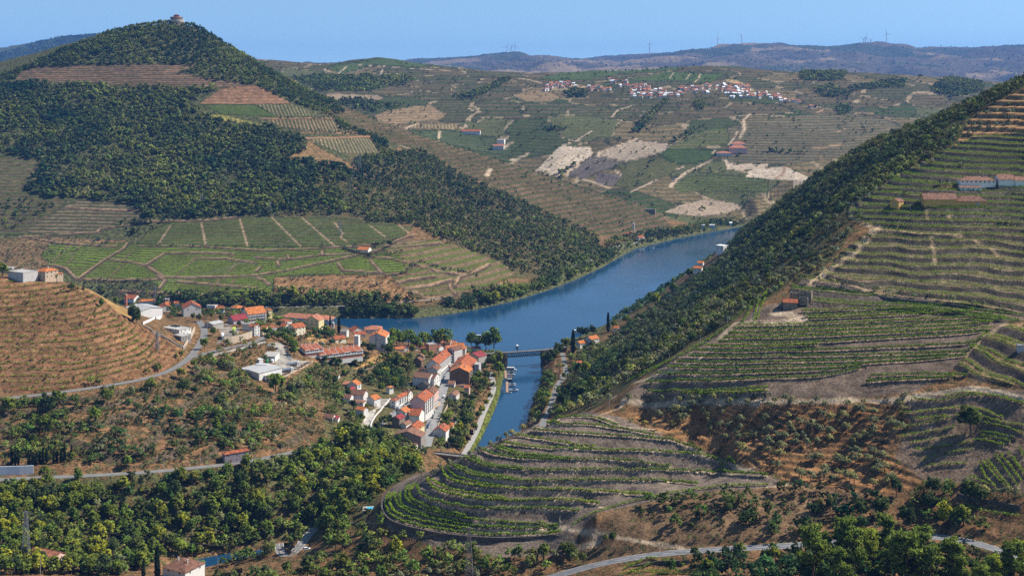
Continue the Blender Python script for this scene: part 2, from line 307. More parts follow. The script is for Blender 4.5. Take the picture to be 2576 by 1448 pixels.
# middle-distance vineyard hills
vis((820, 242, 3400), (950, 308, 3100), (1060, 345, 3000), (1300, 415, 2930), (1450, 465, 2780), (1620, 515, 2600), (1670, 540, 2540), (1780, 525, 2620), (1800, 550, 2560), (1880, 545, 2610))
vis((1200, 370, 3050), (1200, 300, 3250), (1000, 290, 3200), (900, 260, 3350), (1000, 220, 3700), (900, 180, 4100), (1400, 300, 3200), (1400, 400, 2900), (1600, 300, 3300), (1600, 400, 2900), (1600, 480, 2680), (1850, 400, 2900), (1850, 300, 3250), (1650, 240, 3650), (1900, 250, 3600), (2000, 450, 2700), (1900, 500, 2630), (2150, 350, 3000), (2250, 330, 3150), (2200, 250, 3700), (2300, 280, 3500), (2050, 420, 2800), (1150, 215, 3700), (1300, 240, 3550), (1750, 350, 3050), (1500, 250, 3550), (1950, 340, 3050))
line([(560, 152, 4300), (660, 152, 4250), (760, 160, 4250), (830, 163, 4300), (880, 152, 4300), (950, 147, 4300), (1010, 155, 4250), (1090, 166, 4200), (1160, 183, 4050), (1230, 190, 4000), (1310, 198, 3950), (1380, 201, 3950), (1450, 192, 4050), (1550, 177, 4250), (1700, 164, 4400), (1850, 168, 4400), (1960, 183, 4380), (2020, 190, 4350), (2200, 187, 4300), (2400, 195, 4200), (2500, 215, 4050), (2576, 232, 3950), (2900, 260, 3800)])
for u in range(500, 2951, 175): hid((u, 5300, 215))
fh_ = 1.5
line([(u, v, d * fh_) for u, v, d in [(-350, 172, 6900), (0, 143, 7000), (70, 121, 7100), (130, 106, 7200), (200, 97, 7250), (290, 92, 7300), (380, 100, 7300)]])
vis(*[(u, v, d * fh_) for u, v, d in [(0, 185, 5600), (150, 135, 6400), (-300, 212, 5600)]]); hid((500, 10900, 560), (650, 10900, 380), (200, 14000, 420), (-300, 14000, 380), (0, 5000, 300), (300, 5000, 300), (-300, 5000, 290))
# far mountains
line([(u, v, d * 1.7) for u, v, d in [(850, 172, 7500), (1000, 170, 7500), (1090, 161, 7600), (1150, 158, 7800), (1215, 148, 7900), (1280, 137, 8000), (1340, 143, 8000), (1450, 157, 8000), (1510, 158, 8100), (1580, 144, 8200), (1640, 132, 8200), (1690, 139, 8250), (1730, 134, 8300), (1790, 117, 8400), (1830, 118, 8400), (1870, 111, 8400), (1960, 118, 8400), (2080, 121, 8400), (2140, 116, 8300), (2200, 110, 8300), (2260, 118, 8250), (2350, 128, 8200), (2450, 122, 8300), (2540, 112, 8450), (2700, 114, 8450), (2950, 125, 8450)]], 40)
vis(*[(u, v, d * 1.7) for u, v, d in [(2300, 200, 6300), (1900, 162, 6700), (1300, 190, 6200), (2500, 205, 6200), (2300, 165, 7200), (1650, 165, 6800), (2050, 165, 7000), (2900, 205, 6200)]])
hid((700, 12500, 400), *[(u, 8500, 260) for u in range(700, 2951, 250)])

P_ = np.array(PTS)
def dom(u, d): return np.stack([(np.asarray(u) - UC) / F, np.log(np.asarray(d))], -1)
X = dom(P_[:, 0], P_[:, 1])
# merge near-duplicates
keep = []
for i in range(len(X)):
    if not keep or np.min(np.linalg.norm(X[keep] - X[i], axis=1)) > 0.0035: keep.append(i)
X = X[keep]; PZ = P_[keep, 2]
n = len(X)
R = np.linalg.norm(X[:, None] - X[None], axis=-1)
A = np.zeros((n + 3, n + 3)); A[:n, :n] = R - np.eye(n) * 0.0006; A[:n, n] = 1; A[:n, n+1:] = X; A[n, :n] = 1; A[n+1:, :n] = X.T
Wt = np.linalg.solve(A, np.concatenate([PZ, np.zeros(3)]))
U = np.arange(-352, 2930, 3.0)
def geo(a, b, r): return np.exp(np.arange(math.log(a), math.log(b), r))
Dg = np.concatenate([geo(110, 430, .008), geo(430, 560, .002), geo(560, 1300, .00115), geo(1300, 2800, .0021), geo(2800, 21500, .0044)])
NU, ND = len(U), len(Dg)
# coarse evaluation, cubic upsample
Uc_ = np.arange(-376, 2970, 14.0); Lc = np.arange(math.log(100), math.log(24000), 0.0055)
Zc_ = np.zeros((len(Lc), len(Uc_)), np.float64)
tc_ = (Uc_ - UC) / F
for j0 in range(0, len(Lc), 40):
    L = Lc[j0:j0+40]
    q = np.stack(np.meshgrid(tc_, L), -1).reshape(-1, 2)
    r = np.sqrt((q[:, None, 0] - X[None, :, 0]) ** 2 + (q[:, None, 1] - X[None, :, 1]) ** 2)
    Zc_[j0:j0+40] = (r @ Wt[:n] + Wt[n] + q @ Wt[n+1:]).reshape(len(L), -1)
def cubw(x, x0, h, m):
    f = (x - x0) / h; i = np.clip(np.floor(f).astype(int), 1, m - 3); t = f - i
    return i, np.stack([-.5*t**3+t**2-.5*t, 1.5*t**3-2.5*t**2+1, -1.5*t**3+2*t**2+.5*t, .5*t**3-.5*t**2], 0)
ic, wc = cubw(U, Uc_[0], 14.0, len(Uc_))
Zt = sum(Zc_[:, ic + k - 1] * wc[k] for k in range(4))
ir, wr = cubw(np.log(Dg), Lc[0], 0.0055, len(Lc))
Z = sum(Zt[ir + k - 1] * wr[k][:, None] for k in range(4))
UU, DD = np.meshgrid(U, Dg)
XX = (UU - UC) / F * DD
def _h(ix, iy, s):
    a = (ix.astype(np.int64) * 374761393 + iy.astype(np.int64) * 668265263 + s * 982451653) & 0x7fffffff
    a = ((a ^ (a >> 13)) * 1274126177) & 0x7fffffff
    return ((a ^ (a >> 16)) & 0xffff) / 65535.0
def vnoise(x, y, s=0):
    xi = np.floor(x); yi = np.floor(y); fx = x - xi; fy = y - yi
    fx = fx * fx * (3 - 2 * fx); fy = fy * fy * (3 - 2 * fy)
    return (_h(xi, yi, s) * (1 - fx) + _h(xi + 1, yi, s) * fx) * (1 - fy) + (_h(xi, yi + 1, s) * (1 - fx) + _h(xi + 1, yi + 1, s) * fx) * fy
def fbm(x, y, s=0, o=4):
    t = 0; a = .5
    for k in range(o): t = t + a * (vnoise(x, y, s + k) - .5); x = x * 2.03 + 7.1; y = y * 2.03 + 3.7; a *= .5
    return t
Z = Z + fbm(XX / 520, DD / 520, 3, 5) * np.clip((DD - 2000) / 2500, 0, 1) * 55 + fbm(XX / 1100, DD / 1100, 9, 6) * np.clip((DD - 7000) / 2500, 0, 1) * np.where(UU < 600, 50, 150) + (np.abs(fbm(XX / 700, DD / 700, 19, 6)) - .12) * np.clip((DD - 8000) / 2000, 0, 1) * -260
Z = Z + fbm(XX / 60, DD / 60, 5, 4) * np.clip((DD - 1500) / 600, 0, 1) * 6 + fbm(XX / 14, DD / 14, 11, 3) * np.clip(DD / 900, 0, 1) * 1.0

def inpoly(px, py, poly):
    r = np.zeros(np.shape(px), bool); m = len(poly)
    for i in range(m):
        x0, y0 = poly[i]; x1, y1 = poly[(i + 1) % m]
        if y0 == y1: continue
        c = ((y0 > py) != (y1 > py)) & (px < (x1 - x0) * (py - y0) / (y1 - y0) + x0)
        r ^= c
    return r
def segdist(px, py, pl, vals=None):
    """Distance to a polyline; with vals also the interpolated value at the nearest point."""
    best = np.full(np.shape(px), 1e9); bv = np.zeros(np.shape(px))
    for i in range(len(pl) - 1):
        ax, ay = pl[i]; bx, by = pl[i + 1]; dx, dy = bx - ax, by - ay; l2 = dx * dx + dy * dy + 1e-9
        t = np.clip(((px - ax) * dx + (py - ay) * dy) / l2, 0, 1)
        d = np.hypot(px - ax - t * dx, py - ay - t * dy)
        w = d < best; best = np.where(w, d, best)
        if vals is not None: bv = np.where(w, vals[i] + (vals[i + 1] - vals[i]) * t, bv)
    return (best, bv) if vals is not None else best
def xy(u, d): return ((u - UC) / F * d, d)
def uvw(u, v): return xy(u, dz(v, 0.0))             # a pixel on the water
RIVER = [uvw(*p) for p in [(1186,1150),(1206,1108),(1226,1068),(1243,1030),(1254,1000),(1264,960),(1270,925),(1266,896),(1240,884)]] + [xy(*p) for p in [(1100,1386),(1000,1404),(880,1460),(600,1430),(300,1446),(-360,1465),(-360,1600),(300,1570),(600,1560)]] + \
  [uvw(*p) for p in [(870,800),(1040,800),(1100,794),(1180,781),(1290,757),(1380,729),(1450,702),(1520,669),(1560,645),(1600,624),(1700,600),(1790,582),(1862,570)]] + [xy(*p) for p in [(1920,2570),(2050,2650),(2300,2720),(2550,2660),(2550,2500),(2150,2420),(1930,2460)]] + \
  [uvw(*p) for p in [(1864,577),(1848,600),(1830,628),(1790,655),(1760,672),(1735,695),(1700,720),(1650,748),(1600,776),(1560,802),(1520,830),(1460,850),(1412,875),(1372,892),(1363,915),(1366,945),(1354,985),(1337,1020),(1326,1060),(1302,1095),(1242,1120)]] + [xy(1150, 930)]
STREAM = [uvw(*p) for p in [(425,1436),(470,1412),(560,1392),(700,1376),(760,1364),(720,1386),(600,1408),(500,1432),(430,1458)]]
RIVERS = np.zeros(Z.shape, bool)
for poly in (RIVER, STREAM):
    bx = (XX > min(p[0] for p in poly) - 60) & (XX < max(p[0] for p in poly) + 60) & (DD > min(p[1] for p in poly) - 60) & (DD < max(p[1] for p in poly) + 60)
    px, py = XX[bx], DD[bx]; ins = inpoly(px, py, poly); ds = segdist(px, py, poly + poly[:1])
    z = Z[bx]
    cap = 0.5 + ds * 0.75
    z = np.where(ins, -0.4 - np.minimum(ds * .4, 4), np.where(ds < 60, np.minimum(np.maximum(z, 0.6 + np.minimum(ds * .1, 2)), cap), z))
    Z[bx] = z; t = RIVERS[bx]; t |= ins; RIVERS[bx] = t
Z = np.where(RIVERS, Z, np.maximum(Z, 0.8))

def vrow(Z): return VH + F * (ZC - Z) / DD
def refresh():
    global VV, CM, SEEN
    VV = vrow(Z); CM = np.minimum.accumulate(VV, axis=0)
    SEEN = VV <= CM + 0.01
refresh()
def hit(u, v):
    """First ground met behind pixel (u, v): returns x, y, z."""
    f = min(max((u - U[0]) / 3.0, 0), NU - 1.001); i = int(f)
    col = CM[:, i] if f - i < .5 else CM[:, i + 1]
    j = int(np.searchsorted(-col, -v)); j = min(max(j, 1), ND - 1)
    a, b = col[j - 1], col[j]; t = 0 if a == b else min(max((a - v) / (a - b), 0), 1)
    d = Dg[j - 1] + (Dg[j] - Dg[j - 1]) * t; x = (u - UC) / F * d
    return x, d, zat(x, d)
LD = np.log(Dg)
def zat(x, y):
    u = x / y * F + UC; f = min(max((u - U[0]) / 3.0, 0), NU - 1.001); i = int(f); t = f - i
    j = min(max(int(np.searchsorted(Dg, y)) - 1, 0), ND - 2); s = (y - Dg[j]) / (Dg[j + 1] - Dg[j])
    return float((Z[j, i] * (1 - t) + Z[j, i + 1] * t) * (1 - s) + (Z[j + 1, i] * (1 - t) + Z[j + 1, i + 1] * t) * s)
def zat_np(x, y, G=None):
    G = Z if G is None else G
    f = np.clip((x / y * F + UC - U[0]) / 3.0, 0, NU - 1.001); i = f.astype(int); t = f - i
    j = np.clip(np.searchsorted(Dg, y) - 1, 0, ND - 2); s = np.clip((y - Dg[j]) / (Dg[j + 1] - Dg[j]), 0, 1)
    return (G[j, i] * (1 - t) + G[j, i + 1] * t) * (1 - s) + (G[j + 1, i] * (1 - t) + G[j + 1, i + 1] * t) * s
def resample(pl, step):
    pl = np.asarray(pl, float); seg = np.hypot(*(np.diff(pl[:, :2], axis=0).T)); s = np.concatenate([[0], np.cumsum(seg)])
    m = max(2, int(s[-1] / step) + 1); q = np.linspace(0, s[-1], m)
    return np.stack([np.interp(q, s, pl[:, k]) for k in range(pl.shape[1])], 1)
# ------------------------------------------------------------------ roads, terraces and land cover
def hits(pl): return [hit(*p) for p in pl]
def dense_uv(pl, step=14):
    out = []
    for (a, b) in zip(pl[:-1], pl[1:]):
        m = max(1, int(math.hypot(a[0]-b[0], a[1]-b[1]) / step))
        out += [(a[0] + (b[0]-a[0]) * i / m, a[1] + (b[1]-a[1]) * i / m) for i in range(m)]
    return out + [pl[-1]]
def smooth(a, k):
    if len(a) < 2 * k + 3: k = max(1, (len(a) - 3) // 2)
    if k < 1: return a
    p = np.concatenate([np.repeat(a[:1], k, 0), a, np.repeat(a[-1:], k, 0)]); q = np.stack([np.convolve(p[:, i], np.ones(2*k+1) / (2*k+1), 'valid') for i in range(a.shape[1])], 1)
    q[0, :2] = a[0, :2]; q[-1, :2] = a[-1, :2]
    return q
ROADS = {}
def road(key, uv, width, lift=0.0, sm=4, edge=5.0, flat=True, step=5.0):
    global Z
    pl = smooth(resample(np.array(hits(dense_uv(uv))), step), sm)
    ROADS[key] = (pl, width)
    if flat:
        m = 40
        bx = (XX > pl[:, 0].min() - m) & (XX < pl[:, 0].max() + m) & (DD > pl[:, 1].min() - m) & (DD < pl[:, 1].max() + m)
        q = pl[::2] if len(pl) > 60 else pl
        ds, zz = segdist(XX[bx], DD[bx], q[:, :2], q[:, 2])
        w = np.clip((ds - width / 2 - 0.8) / edge, 0, 1); w = w * w * (3 - 2 * w)
        Z[bx] = np.where(RIVERS[bx], Z[bx], zz * (1 - w) + Z[bx] * w)
def uvd(pl3): return [(p[0], p[1]) for p in pl3]
road('low', uvd(LOWROAD) + [(885, 1097), (935, 1084)], 6.5)
road('up', uvd(UPROAD), 7)
road('depot', cv(c5, [(1190, 900), (1380, 835), (1700, 765), (2060, 690)]) + cv(c6, [(480, 640), (600, 600), (720, 560)]), 7)
road('big', [(u, v) for u, v, d in BIGROAD], 7.5)
road('main', cv(c7, [(1160, 1400), (1205, 1250), (1255, 1100), (1300, 960), (1345, 800), (1385, 660), (1425, 470), (1440, 400)]), 10)
road('lane', cv(c7, [(420, 1240), (540, 1215), (700, 1115), (790, 1030), (900, 950), (985, 900)]), 7)
road('prom', cv(c8, [(385, 1375), (470, 1240), (540, 1090), (600, 930), (680, 760), (705, 690), (690, 610), (660, 530)]), 5)
road('bank', cv(c8, [(1195, 1060), (1215, 1000), (1275, 890), (1310, 760), (1345, 650), (1430, 560), (1425, 460), (1395, 330)]), 5)
road('rail', [(540, 775), (700, 772), (870, 770), (960, 764), (1040, 757), (1110, 752)], 5)
road('far', cv(q7, [(300, 590), (430, 560), (530, 545), (590, 520), (600, 490), (700, 425), (800, 408), (900, 395), (960, 375)]), 6)
road('bend', cv(r2, [(175, 1215), (185, 1290), (260, 1320), (310, 1280), (330, 1200), (380, 1140), (440, 1100)]), 6)
refresh()

# vine rows traced on the slab and the small plots
T8 = lambda p: cv(q8, p)
T4 = lambda p: cv(r4, p)
SLAB = [T8(p) for p in [
 [(740,1440),(1000,1422),(1400,1402)], [(770,1397),(1100,1380),(1500,1388)],
 [(-930,1440),(-600,1430),(-300,1425),(0,1412),(400,1398),(560,1370),(700,1335)],
 [(-850,1375),(-400,1380),(0,1368),(500,1347),(700,1312)], [(-760,1330),(-300,1338),(0,1333),(500,1318),(800,1298),(1100,1283),(1500,1243)],
 [(-690,1290),(-300,1298),(0,1292),(500,1282),(1000,1260),(1350,1238)], [(-600,1245),(-300,1252),(0,1248),(500,1243),(1000,1230),(1500,1215),(1560,1165)],
 [(-540,1205),(-250,1215),(0,1208),(500,1198),(1000,1178),(1540,1150),(1625,1098)], [(-470,1170),(-200,1180),(0,1174),(380,1155)],
 [(-380,1140),(0,1150),(500,1135),(1000,1105),(1400,1082),(1660,1060)], [(-340,1108),(0,1110),(500,1090),(1000,1068),(1690,1030)],
 [(-300,1075),(0,1080),(500,1058),(1000,1040),(1500,1010),(1690,985)], [(-260,1045),(0,1048),(500,1030),(1000,1010),(1500,985),(1780,970)],
 [(-230,1010),(0,1012),(400,1000),(800,985),(1300,963),(1600,945),(1800,957)], [(300,964),(800,943),(1300,922),(1550,900)],
 [(265,943),(700,925),(1300,902),(1700,935)], [(250,908),(700,893),(1250,880)]]]
SLAB += [T3(p) + [] for p in [[(1020,62),(1500,58),(1936,38)], [(1280,80),(1600,75),(1936,62)]]]
RIGHT = [T4(p) for p in [
 [(1080,118),(1300,130),(1450,100),(1600,85),(1750,100),(1936,160)], [(1330,95),(1500,65),(1650,75),(1800,110),(1936,150)],
 [(1000,235),(1200,205),(1450,180),(1600,185),(1780,265)], [(1100,275),(1400,235),(1600,240),(1750,290),(1936,320)], [(910,360),(1100,315),(1400,255)],
 [(990,405),(1200,370),(1410,330)], [(1090,450),(1300,415),(1500,385)], [(1110,510),(1300,480),(1450,455),(1600,420),(1790,470)], [(1170,580),(1400,515),(1560,490)], [(1200,630),(1350,605),(1510,602)],
 [(1630,300),(1800,330),(1930,375)], [(1600,365),(1720,380),(1855,405)], [(1600,395),(1720,410),(1830,435)]]]
STEEP = [T4(p) for p in [[(1600,600),(1630,690),(1720,780)], [(1625,590),(1700,680),(1790,770)], [(1660,580),(1740,680),(1830,785)], [(1715,545),(1800,650),(1890,780)], [(1750,530),(1830,620),(1920,740)], [(1810,520),(1870,600),(1950,700)], [(1850,560),(1900,630),(1960,700)], [(1900,480),(1936,560)],
   [(1530,700),(1600,735),(1670,765)], [(1500,740),(1560,765),(1620,785)], [(1480,920),(1600,960),(1750,980),(1900,1005)]]]
LOWPLOT = [T3(p) for p in [[(850,1400),(950,1350),(1050,1310),(1110,1330)], [(890,1430),(1000,1385),(1090,1350)], [(1130,1335),(1200,1350),(1300,1370)], [(820,1440),(1000,1420),(1260,1410)], [(1040,1444),(1300,1432),(1450,1430)]]]
EDGE = [T3([(455,1075),(560,1000),(750,935),(1000,870),(1250,820),(1600,775),(1936,765)])]
def bench(rows, amp, tail=8.0):
    """Cut a level strip behind every row and let the bank drop away in front of it."""
    global Z
    J = [[] for _ in range(NU)]
    for r in rows:
        r = dense_uv(r, 6); u = np.array([p[0] for p in r]); d = np.array([hit(*p)[1] for p in r])
        for i0 in range(len(u) - 1):
            a, b = sorted((u[i0], u[i0 + 1]))
            if b - a < 1e-6: continue
            for c in range(max(0, int(np.ceil((a - U[0]) / 3.0))), min(NU - 1, int((b - U[0]) / 3.0)) + 1):
                t = (U[c] - u[i0]) / (u[i0 + 1] - u[i0])
                if 0 <= t < 1: J[c].append(d[i0] + (d[i0 + 1] - d[i0]) * t)
    dZ = np.zeros_like(Z); fr = np.full(Z.shape, np.nan)
    for c in range(NU):
        if not J[c]: continue
        k = sorted(J[c]); k2 = [k[0]]
        for q in k[1:]:
            if q - k2[-1] > 1.2: k2.append(q)
        k2 = [k2[0] - tail] + k2 + [k2[-1] + tail]
        for a, b in zip(k2[:-1], k2[1:]):
            ja, jb = np.searchsorted(Dg, a), np.searchsorted(Dg, b)
            if jb - ja < 2: continue
            f = (Dg[ja:jb] - a) / (b - a); gap = max(Z[jb, c] - Z[ja, c], 0)
            am = min(amp, gap * .3)
            fl = min(0.45, 2.4 / (b - a))
            dZ[ja:jb, c] = np.where(f < fl, am * (1 - 2 * f / fl), am * (-1 + 2 * (f - fl) / (1 - fl)))
            fr[ja:jb, c] = (1 - f) * (b - a)
    Z = Z + dZ
    return fr
FRK = bench([r for _, r in KNOLL], 0.9)
FRS = bench(SLAB, 0.9)
FRR = bench(RIGHT, 0.7, 5); bench(STEEP, 0.5, 3); bench(LOWPLOT, 0.5, 3)

# ---- land cover
SO = np.empty(Z.shape + (3,), np.float32); VI = np.empty(Z.shape + (3,), np.float32); ST = np.zeros(Z.shape, np.float32); RC = np.zeros(Z.shape, np.float32); SC = np.zeros(Z.shape, np.float32)
DRY = (.215, .122, .058); GOLD = (.36, .22, .085); SCHIST = (.175, .135, .104); REDSOIL = (.205, .095, .048); FLOOR = (.04, .045, .022); TAN = (.43, .345, .25); PATH = (.46, .35, .235); CONC = (.30, .275, .235); SCRUBC = (.045, .06, .02)
VG = (.062, .105, .018); VB = (.115, .19, .018); VD = (.03, .055, .02)
SO[:] = DRY; VI[:] = VG; SC[:] = .5
LG = np.full(Z.shape, np.nan, np.float32); LI = np.zeros(Z.shape, np.int16); LK = {}
refresh()
def sel(poly, dmin, dmax):
    ja, jb = np.searchsorted(Dg, dmin), np.searchsorted(Dg, dmax); us = [p[0] for p in poly]
    ia, ib = max(0, int((min(us) - U[0]) / 3)), min(NU, int((max(us) - U[0]) / 3) + 2)
    sl_ = (slice(ja, jb), slice(ia, ib))
    jag = fbm(XX[sl_] / 9, DD[sl_] / 9, 21, 3) * 3.0
    return sl_, inpoly(UU[sl_] + jag, VV[sl_] + jag * .6, poly)
def paint(poly, soil, dmin=100, dmax=21500, vine=None, st=0.0, per=None, mode='z', ang=0.0, sc=0.1, var=0.0, h=None, riser=None, wob=1.0, key=None):
    """Land cover inside an outline; vines as rows along the contour ('z') or in straight lines ('dir'); h steps the slope into terraces."""
    global Z
    sl_, m = sel(poly, dmin, dmax)
    if not m.any(): return
    SO[sl_][m] = soil; SC[sl_][m] = sc
    ST[sl_][m] = st
    if vine is not None: VI[sl_][m] = np.array(vine) * (1 + var * np.clip(fbm(XX[sl_][m] / 60, DD[sl_][m] / 60, 77, 2) * 4, -1, 1))[:, None]
    x, y, z = XX[sl_][m], DD[sl_][m], Z[sl_][m]
    if mode == 'z':
        L = z + fbm(x / 90, y / 90, 31, 3) * 6 * wob + fbm(x / 25, y / 25, 35, 2) * 1.6 * wob
        if h:
            q = L / h; fl = np.floor(q); f = q - fl
            LK.setdefault(key, len(LK) + 1); t_ = LG[sl_]; t_[m] = q; LG[sl_] = t_; t_ = LI[sl_]; t_[m] = LK[key]; LI[sl_] = t_
            t = np.where(f < .72, f * .22 / .72, .22 + (f - .72) * .78 / .28)
            z2 = z + (fl + t) * h - L + 0.28 * h
            Zs = Z[sl_]; Zs[m] = z2; Z[sl_] = Zs
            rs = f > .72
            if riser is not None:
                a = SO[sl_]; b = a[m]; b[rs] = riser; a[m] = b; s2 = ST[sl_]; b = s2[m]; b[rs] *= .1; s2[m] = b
        if per: RC[sl_][m] = L / per
    elif per: RC[sl_][m] = (x * cos(ang) + y * sin(ang)) / per
def track(uv, w, c, dmin=0, dmax=1e9, sc=0.0):
    pl = np.array([p for p in hits(dense_uv(uv, 8)) if dmin < p[1] < dmax])
    if len(pl) < 2: return
    m = w + 8
    ja, jb = np.searchsorted(Dg, pl[:, 1].min() - m), np.searchsorted(Dg, pl[:, 1].max() + m)
    us = (pl[:, 0]) / pl[:, 1] * F + UC; ia, ib = max(0, int((us.min() - 12 - U[0]) / 3)), min(NU, int((us.max() + 12 - U[0]) / 3) + 2)
    s_ = (slice(ja, jb), slice(ia, ib))
    ds = segdist(XX[s_], DD[s_], pl[:, :2]) + fbm(XX[s_] / 5, DD[s_] / 5, 41, 2) * w * .5
    k = np.clip(1.5 - ds / (w / 2), 0, 1)[..., None]
    SO[s_] = SO[s_] * (1 - k) + np.array(c, np.float32) * k; ST[s_] *= (1 - k[..., 0]); SC[s_] *= (1 - k[..., 0])

# far mountains and the hill behind on the left
m = DD > 5600
nz = fbm(XX / 500, DD / 500, 51, 5)
SO[m] = np.array((.105, .085, .062)) + np.clip(nz[m], -.4, .4)[:, None] * np.array((.12, .08, .04)); SC[m] = .42
m2 = m & (fbm(XX / 800, DD / 420, 57, 5) > .1); SO[m2] = (.23, .17, .095); SC[m2] = .1
m3 = m & (fbm(XX / 700, DD / 700, 61, 4) < -.1); SO[m3] = (.05, .06, .035); SC[m3] = .5
m = (DD > 3300) & (DD < 12500) & (UU < 660); SO[m] = (.055, .06, .028); SC[m] = .7
# patchwork of plots on the middle hills
m = (DD > 2480) & (DD < 5600) & (UU >= 600) & ~((UU < 840) & (DD < 3300))
gx, gy = XX[m], DD[m]
wx = gx + fbm(gx / 160, gy / 160, 71, 3) * 160; wy = gy + fbm(gx / 160, gy / 160, 75, 3) * 200
sx = np.floor(wx / 150); sy = np.floor(wy / 190); bd1 = np.full(gx.shape, 1e9); bd2 = bd1.copy(); bid = np.zeros(gx.shape)
for ox in (-1, 0, 1):
    for oy in (-1, 0, 1):
        cx, cy = sx + ox, sy + oy
        px = (cx + .15 + .7 * _h(cx, cy, 81)) * 150; py = (cy + .15 + .7 * _h(cx, cy, 83)) * 190
        d_ = np.hypot((wx - px), (wy - py) * .8); idv = _h(cx, cy, 87)
        nb = d_ < bd1; bd2 = np.where(nb, bd1, np.minimum(bd2, d_)); bid = np.where(nb, idv, bid); bd1 = np.where(nb, d_, bd1)
so = np.zeros((gx.size, 3)); vi = np.zeros((gx.size, 3)); st = np.zeros(gx.size); sc = np.zeros(gx.size)
for lo, hi, s_, v_, t_, c_ in [(0, .30, (.15, .105, .06), (.045, .075, .018), .85, .15), (.30, .52, (.19, .12, .07), (.05, .075, .02), .6, .2), (.52, .68, (.11, .095, .045), (.05, .085, .02), 1.0, .1), (.68, .82, (.17, .115, .06), (.06, .07, .02), .4, .5), (.82, .90, (.06, .065, .03), (.04, .05, .02), .2, .9), (.90, 1.01, (.27, .175, .09), (.06, .08, .03), .5, .25)]:
    k = (bid >= lo) & (bid < hi); so[k] = np.array(s_) * np.array((.66, .74, .72)); vi[k] = np.array(v_) * .85; st[k] = t_; sc[k] = c_
bm = (bd2 - bd1) < 9
so[bm] = np.where(_h(np.floor(wx[bm] / 40), np.floor(wy[bm] / 40), 91)[:, None] > .55, (.30, .23, .14), (.045, .05, .025)); st[bm] = 0
SO[m] = so; VI[m] = vi; ST[m] = st; SC[m] = sc; RC[m] = (Z[m] + fbm(gx / 90, gy / 90, 31, 2) * 8) / (6.5 + np.floor(bid * 97) % 4)
PATCH_EDGE = (m, bm)
# the big wooded hill and its vineyards
m = (DD > 1560) & (DD < 3300) & (UU < 1000) & (Z > 2) & ~((UU > 860) & (DD > 2720)); SO[m] = FLOOR; SC[m] = .75
TB = [(780,246),(850,260),(940,296),(1050,336),(1250,400),(1450,465),(1600,510),(1668,545),(1690,575),(1600,606),(1540,600),(1450,570),(1330,515),(1170,440),(1080,385),(990,360),(930,350),(880,322),(820,288)]
paint([(830,280),(960,350),(1000,380),(1060,380),(1160,440),(1250,480),(1330,520),(1430,560),(1500,590),(1520,640),(1480,668),(1380,700),(1270,700),(1200,640),(1060,570),(850,545),(700,545),(800,430),(880,400)], (.155, .095, .05), 1700, 2700, sc=.72)
paint(TB, (.105, .075, .038), 1900, 2800, (.05, .08, .018), .85, 5.0, sc=.2, wob=.7, h=6, riser=(.12, .08, .045))
paint([(53,180),(100,168),(233,163),(400,162),(527,163),(447,180),(520,197),(600,205),(642,212),(545,222),(330,217),(200,207),(90,207),(30,212)], (.19, .115, .07), 2300, 2800, VD, .7, 4.2, sc=.05, wob=.3, h=4.2, riser=(.13,.085,.055))
paint([(500,262),(545,230),(560,222),(640,213),(690,235),(735,262),(700,262),(600,262)], (.24, .13, .07), 2200, 2800, VD, .5, 6.0, sc=.05, wob=.3, h=6, riser=(.2,.11,.065))
paint([(503,262),(600,263),(700,264),(735,262),(800,292),(720,300),(660,292),(560,288),(520,270)], (.10, .10, .03), 2100, 2800, (.04, .10, .02), .9, 4.0, 'dir', .5, sc=.02)
paint([(640,262),(735,262),(800,292),(700,296)], (.17, .14, .07), 2100, 2800, VD, .85, 7.5, 'dir', .35, sc=.02)
paint([(520,288),(560,289),(620,302),(670,316),(620,312),(560,305)], (.26, .22, .06), 2100, 2800, (.16, .15, .03), .6, 7, 'dir', .5, sc=.02)
paint([(660,300),(800,300),(850,303),(880,332),(790,332),(740,325),(700,318)], (.20, .14, .075), 2000, 2800, VD, .8, 7.5, 'dir', .3, sc=.05)
paint([(768,348),(930,347),(968,385),(860,386),(830,375)], (.21, .165, .09), 2000, 2800, (.05, .07, .025), .8, 7.5, 'dir', .3, sc=.05)
for p in ([(660,298),(740,297),(848,297)], [(740,333),(800,334),(905,336),(885,330)], [(765,347),(860,346),(940,343)]): track(p, 7, (.30, .17, .09), 2000, 2800)
paint([(705,397),(768,372),(775,348),(800,370),(850,395),(905,425),(880,427),(800,412)], (.26, .14, .07), 2000, 2700, (.07, .12, .02), .7, 7.5, sc=.05, wob=.3, h=7, riser=(.24,.14,.075))
paint([(0,395),(108,402),(100,440),(60,480),(150,490),(165,510),(60,590),(-350,600),(-350,395)], (.12, .09, .05), 1700, 2300, VG, .9, 4.5, sc=.15, wob=.3, h=4.5, riser=(.08,.06,.04))
paint([(175,512),(215,498),(350,520),(352,550),(290,560),(250,590),(90,590),(60,580)], (.15, .11, .065), 1650, 2050, VD, .8, 3.8, sc=.1, wob=.4)
paint([(0,600),(90,595),(330,605),(150,640),(110,650),(160,690),(0,670),(-350,650),(-350,600)], (.21, .13, .065), 1600, 1900, sc=.5)
paint([(343,612),(375,580),(430,560),(600,545),(850,550),(940,563),(1040,570),(1010,600),(960,612),(860,620),(600,622),(380,616)], (.09, .075, .035), 1600, 2000, VG, .95, 2.6, sc=.05, wob=.25, var=.25)
paint([(100,642),(135,611),(300,612),(430,618),(860,624),(900,640),(1010,640),(1020,685),(860,690),(690,695),(682,737),(400,742),(395,715),(330,702),(200,702),(150,672)], (.085, .075, .03), 1580, 1900, VB, 1.0, 1.9, sc=.03, wob=.5, var=.35)
